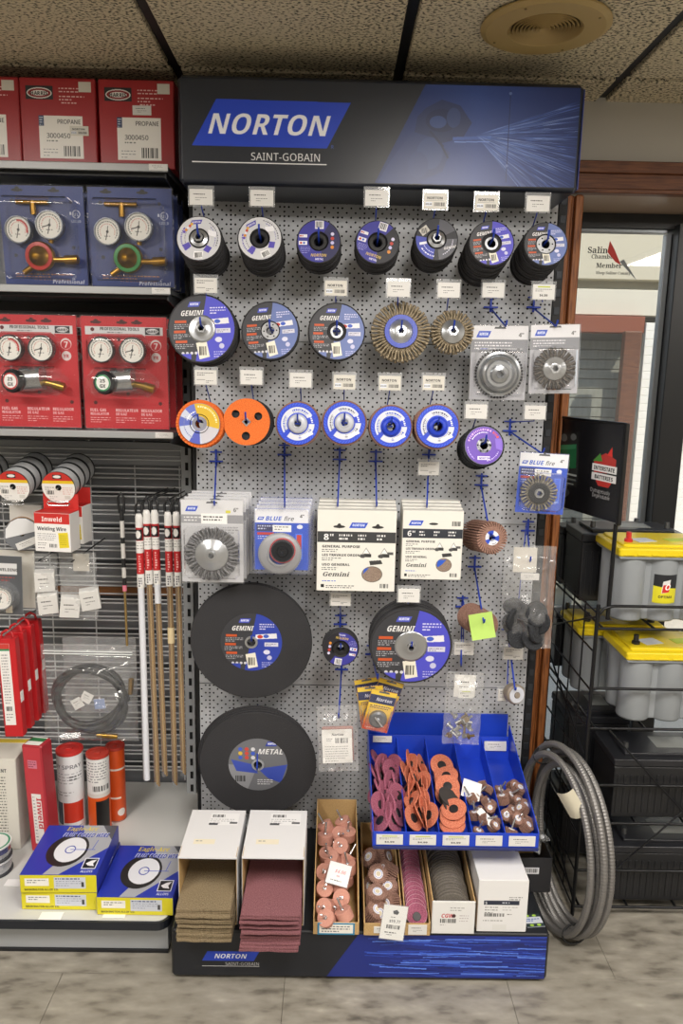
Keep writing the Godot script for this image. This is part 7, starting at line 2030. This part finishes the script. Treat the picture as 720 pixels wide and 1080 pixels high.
func black_battery(p: Vector3, s: Vector3, label: String):
	var o := T("car_battery", label, "car battery", p)
	var b := MB.new().box(Vector3(0, s.y * 0.4, 0), Vector3(s.x, s.y * 0.8, s.z), 0.005)
	for k in int(s.x / 0.02):
		b.box(Vector3(-s.x / 2 + 0.014 + k * 0.02, s.y * 0.38, s.z / 2), Vector3(0.007, s.y * 0.6, 0.004), 0.001)
	A(o, "case", b.one(M("1c1d20", 0.38)))
	var l := MB.new().box(Vector3(0, s.y * 0.86, 0), Vector3(s.x + 0.006, s.y * 0.12, s.z + 0.006), 0.005)
	l.box(Vector3(0, s.y * 0.94, 0), Vector3(s.x * 0.8, s.y * 0.06, s.z * 0.8), 0.004)
	var ld := A(o, "lid", l.one(M("232428", 0.3)))
	A(ld, "top_label", bx(Vector3(s.x * 0.3, 0.001, s.z * 0.4), M("8a8c88", 0.5)), Vector3(0.02, s.y * 0.972, 0))
	for k in 2:
		A(o, "terminal", MB.new().lathe([Vector2(0.009, s.y * 0.92), Vector2(0.009, s.y * 0.98), Vector2(0.0075, s.y + 0.012), Vector2(0, s.y + 0.012)], 12).one(M("6a6c6e", 0.35, 0.8)), Vector3((-1 if k == 0 else 1) * s.x * 0.36, 0, s.z * 0.2), Vector3(-PI / 2, 0, 0))

func spiral_battery(p: Vector3, label: String, k := 1.0):
	var o := T("spiral_battery", label, "car battery", p)
	var r := 0.0475
	var cs := MB.new().box(Vector3(0, 0.0925, 0), Vector3(5 * r, 0.185, 3 * r), 0.004)
	for ix in [-1, 0, 1]:
		for iz in [-1, 1]:
			cs.xf = Transform3D(Basis(Vector3.RIGHT, -PI / 2), Vector3(ix * 2.0 * r, 0, iz * r * 0.95))
			cs.lathe([Vector2(0, 0), Vector2(r * 0.95, 0.0), Vector2(r, 0.006), Vector2(r, 0.185)], 28, 0, true)
	cs.xf = Transform3D()
	A(o, "case", cs.one(M("8f9498", 0.4)))
	A(o, "lip", MB.new().box(Vector3(0, 0.19, 0), Vector3(6 * r + 0.006, 0.012, 4 * r + 0.006), 0.004).one(M("84898d", 0.4)))
	var ye := M("e2c81e", 0.32)
	var ld := A(o, "lid", MB.new().box(Vector3(0, 0.205, 0), Vector3(6 * r + 0.014, 0.03, 4 * r + 0.014), 0.008).box(Vector3(0, 0.222, 0), Vector3(6 * r - 0.02, 0.012, 4 * r - 0.02), 0.005).one(ye))
	for i in 7:
		A(ld, "lid_rib", bx(Vector3(0.03, 0.004, 0.004), ye, 0.001), Vector3(-0.12 + 0.04 * i, 0.2, 2 * r + 0.008))
	A(ld, "warning_label", bx(Vector3(0.06, 0.001, 0.05), M("c9ccd0", 0.5)), Vector3(-0.055, 0.2286, 0.03), Vector3(0, 0.3, 0))
	A(ld, "warning_label", bx(Vector3(0.07, 0.001, 0.04), M("b8c83a", 0.5)), Vector3(0.05, 0.2286, 0.02), Vector3(0, 0.2, 0))
	A(o, "terminal", MB.new().lathe([Vector2(0.012, 0.22), Vector2(0.012, 0.236), Vector2(0.008, 0.238), Vector2(0.0075, 0.256), Vector2(0, 0.256)], 12).one(M("c22a26", 0.4) if p.y > 0.8 else M("1d1e20", 0.4)), Vector3(-0.105, 0, 0.05), Vector3(-PI / 2, 0, 0))
	A(o, "terminal", MB.new().lathe([Vector2(0.012, 0.22), Vector2(0.012, 0.236), Vector2(0.008, 0.238), Vector2(0.0075, 0.256), Vector2(0, 0.256)], 12).one(M("1d1e20", 0.4)), Vector3(0.105, 0, 0.05), Vector3(-PI / 2, 0, 0))
	if not texs.has("spiral"):
		var c := CV.new(100, 110, "23252a")
		c.p([[0, 44], [100, 54], [100, 110], [0, 110]], "d8cf2a").p([[36, 26], [66, 18], [62, 66], [32, 72]], "d8d8d8").p([[38, 40], [66, 34], [62, 66], [34, 70]], "c8322c").t("O", 42, 58, 32, "f4f4f4", "b", 0.25).tc("OPTIMA", 50, 90, 15, "23252a").r(0, 106, 100, 4, "c8c020")
		texs["spiral"] = c.tex()
	# label wrapped on the middle front cell
	var g := MB.new().grid(8, 1, func(u, v):
		var a: float = lerpf(-0.75, 0.75, u)
		return Vector3(sin(a) * (r + 0.0006), 0.055 + v * 0.085, r * 0.95 + cos(a) * (r + 0.0006)), Vector3.BACK)
	if p.y > 0.8:
		A(o, "brand_label", g.one(MT(texs["spiral"], 0.35)))

func conduit_coil():
	var o := T("conduit_coil", "coil of grey ribbed flexible metal conduit leaning by the plinth", "conduit", Vector3(0.61, 0.0, 0.226))
	var az := 0.313
	var u := Vector3(sin(az), 0, cos(az))
	var v := Vector3(0.005, 1, -0.119)
	var side := Vector3(cos(az), 0, -sin(az))
	var steel := M("7f7d7b", 0.42, 0.5)
	var loops := [[0.0, 0.2, 0.268, 0.0], [0.026, 0.188, 0.26, 0.01], [-0.025, 0.182, 0.254, -0.004], [0.004, 0.164, 0.242, 0.014], [0.05, 0.172, 0.248, -0.014]]
	for L in loops:
		var b := MB.new()
		var n := 540
		var c: Vector3 = Vector3(0, L[2] + 0.014, 0) + side * L[0] + u * L[3]
		var rings := []
		for i in n:
			var a := TAU * i / n
			var p: Vector3 = c + u * (cos(a) * L[1]) + v * (sin(a) * L[2])
			var p2: Vector3 = c + u * (cos(a + 0.01) * L[1]) + v * (sin(a + 0.01) * L[2])
			var d := (p2 - p).normalized()
			var e: Vector3 = (side - d * side.dot(d)).normalized()
			var f: Vector3 = d.cross(e)
			var rr := 0.0105 + (0.0007 if i % 3 == 0 else -0.0003)
			var ring := []
			for k in 8:
				var t := TAU * k / 8
				var nn := e * cos(t) + f * sin(t)
				ring.append([p + nn * rr, nn])
			rings.append(ring)
		for i in n:
			var A1: Array = rings[i]
			var B1: Array = rings[(i + 1) % n]
			for k in 8:
				var k2 := (k + 1) % 8
				var nn: Vector3 = (B1[k][0] - A1[k][0]).cross(A1[k2][0] - A1[k][0]).normalized()
				if nn.dot(A1[k][1]) < 0:
					nn = -nn
				b.quad4(A1[k][0], A1[k2][0], B1[k2][0], B1[k][0], (nn + A1[k][1] * 0.3).normalized(), (nn + A1[k2][1] * 0.3).normalized(), (nn + B1[k2][1] * 0.3).normalized(), (nn + B1[k][1] * 0.3).normalized())
		A(o, "loop", b.one(steel))
	# dark ties and a paper tag
	for a in [-1.15, 2.2]:
		var p: Vector3 = Vector3(0, 0.27, 0) + u * (cos(a) * 0.186) + v * (sin(a) * 0.256)
		var d: Vector3 = (u * (-sin(a)) + v * cos(a)).normalized()
		var e: Vector3 = (side - d * side.dot(d)).normalized()
		var f: Vector3 = d.cross(e)
		var pts := []
		for k in 16:
			var t := TAU * k / 16
			pts.append(p + e * cos(t) * 0.04 + f * sin(t) * 0.026 + e * 0.006)
		A(o, "tie", MB.new().tube(pts, 0.003, 6, true).one(M("1c1d1f", 0.5)))
	var tg := MB.new().grid(6, 3, func(uu, vv): return Vector3((uu - 0.5) * 0.05, (vv - 0.5) * 0.09, 0.012 * sin(uu * PI)), Vector3.BACK)
	A(o, "paper_tag", tg.one(M("cfc9b4", 0.8)), Vector3(-0.012, 0.455, 0.1), Vector3(0.2, -0.3, 0.5))
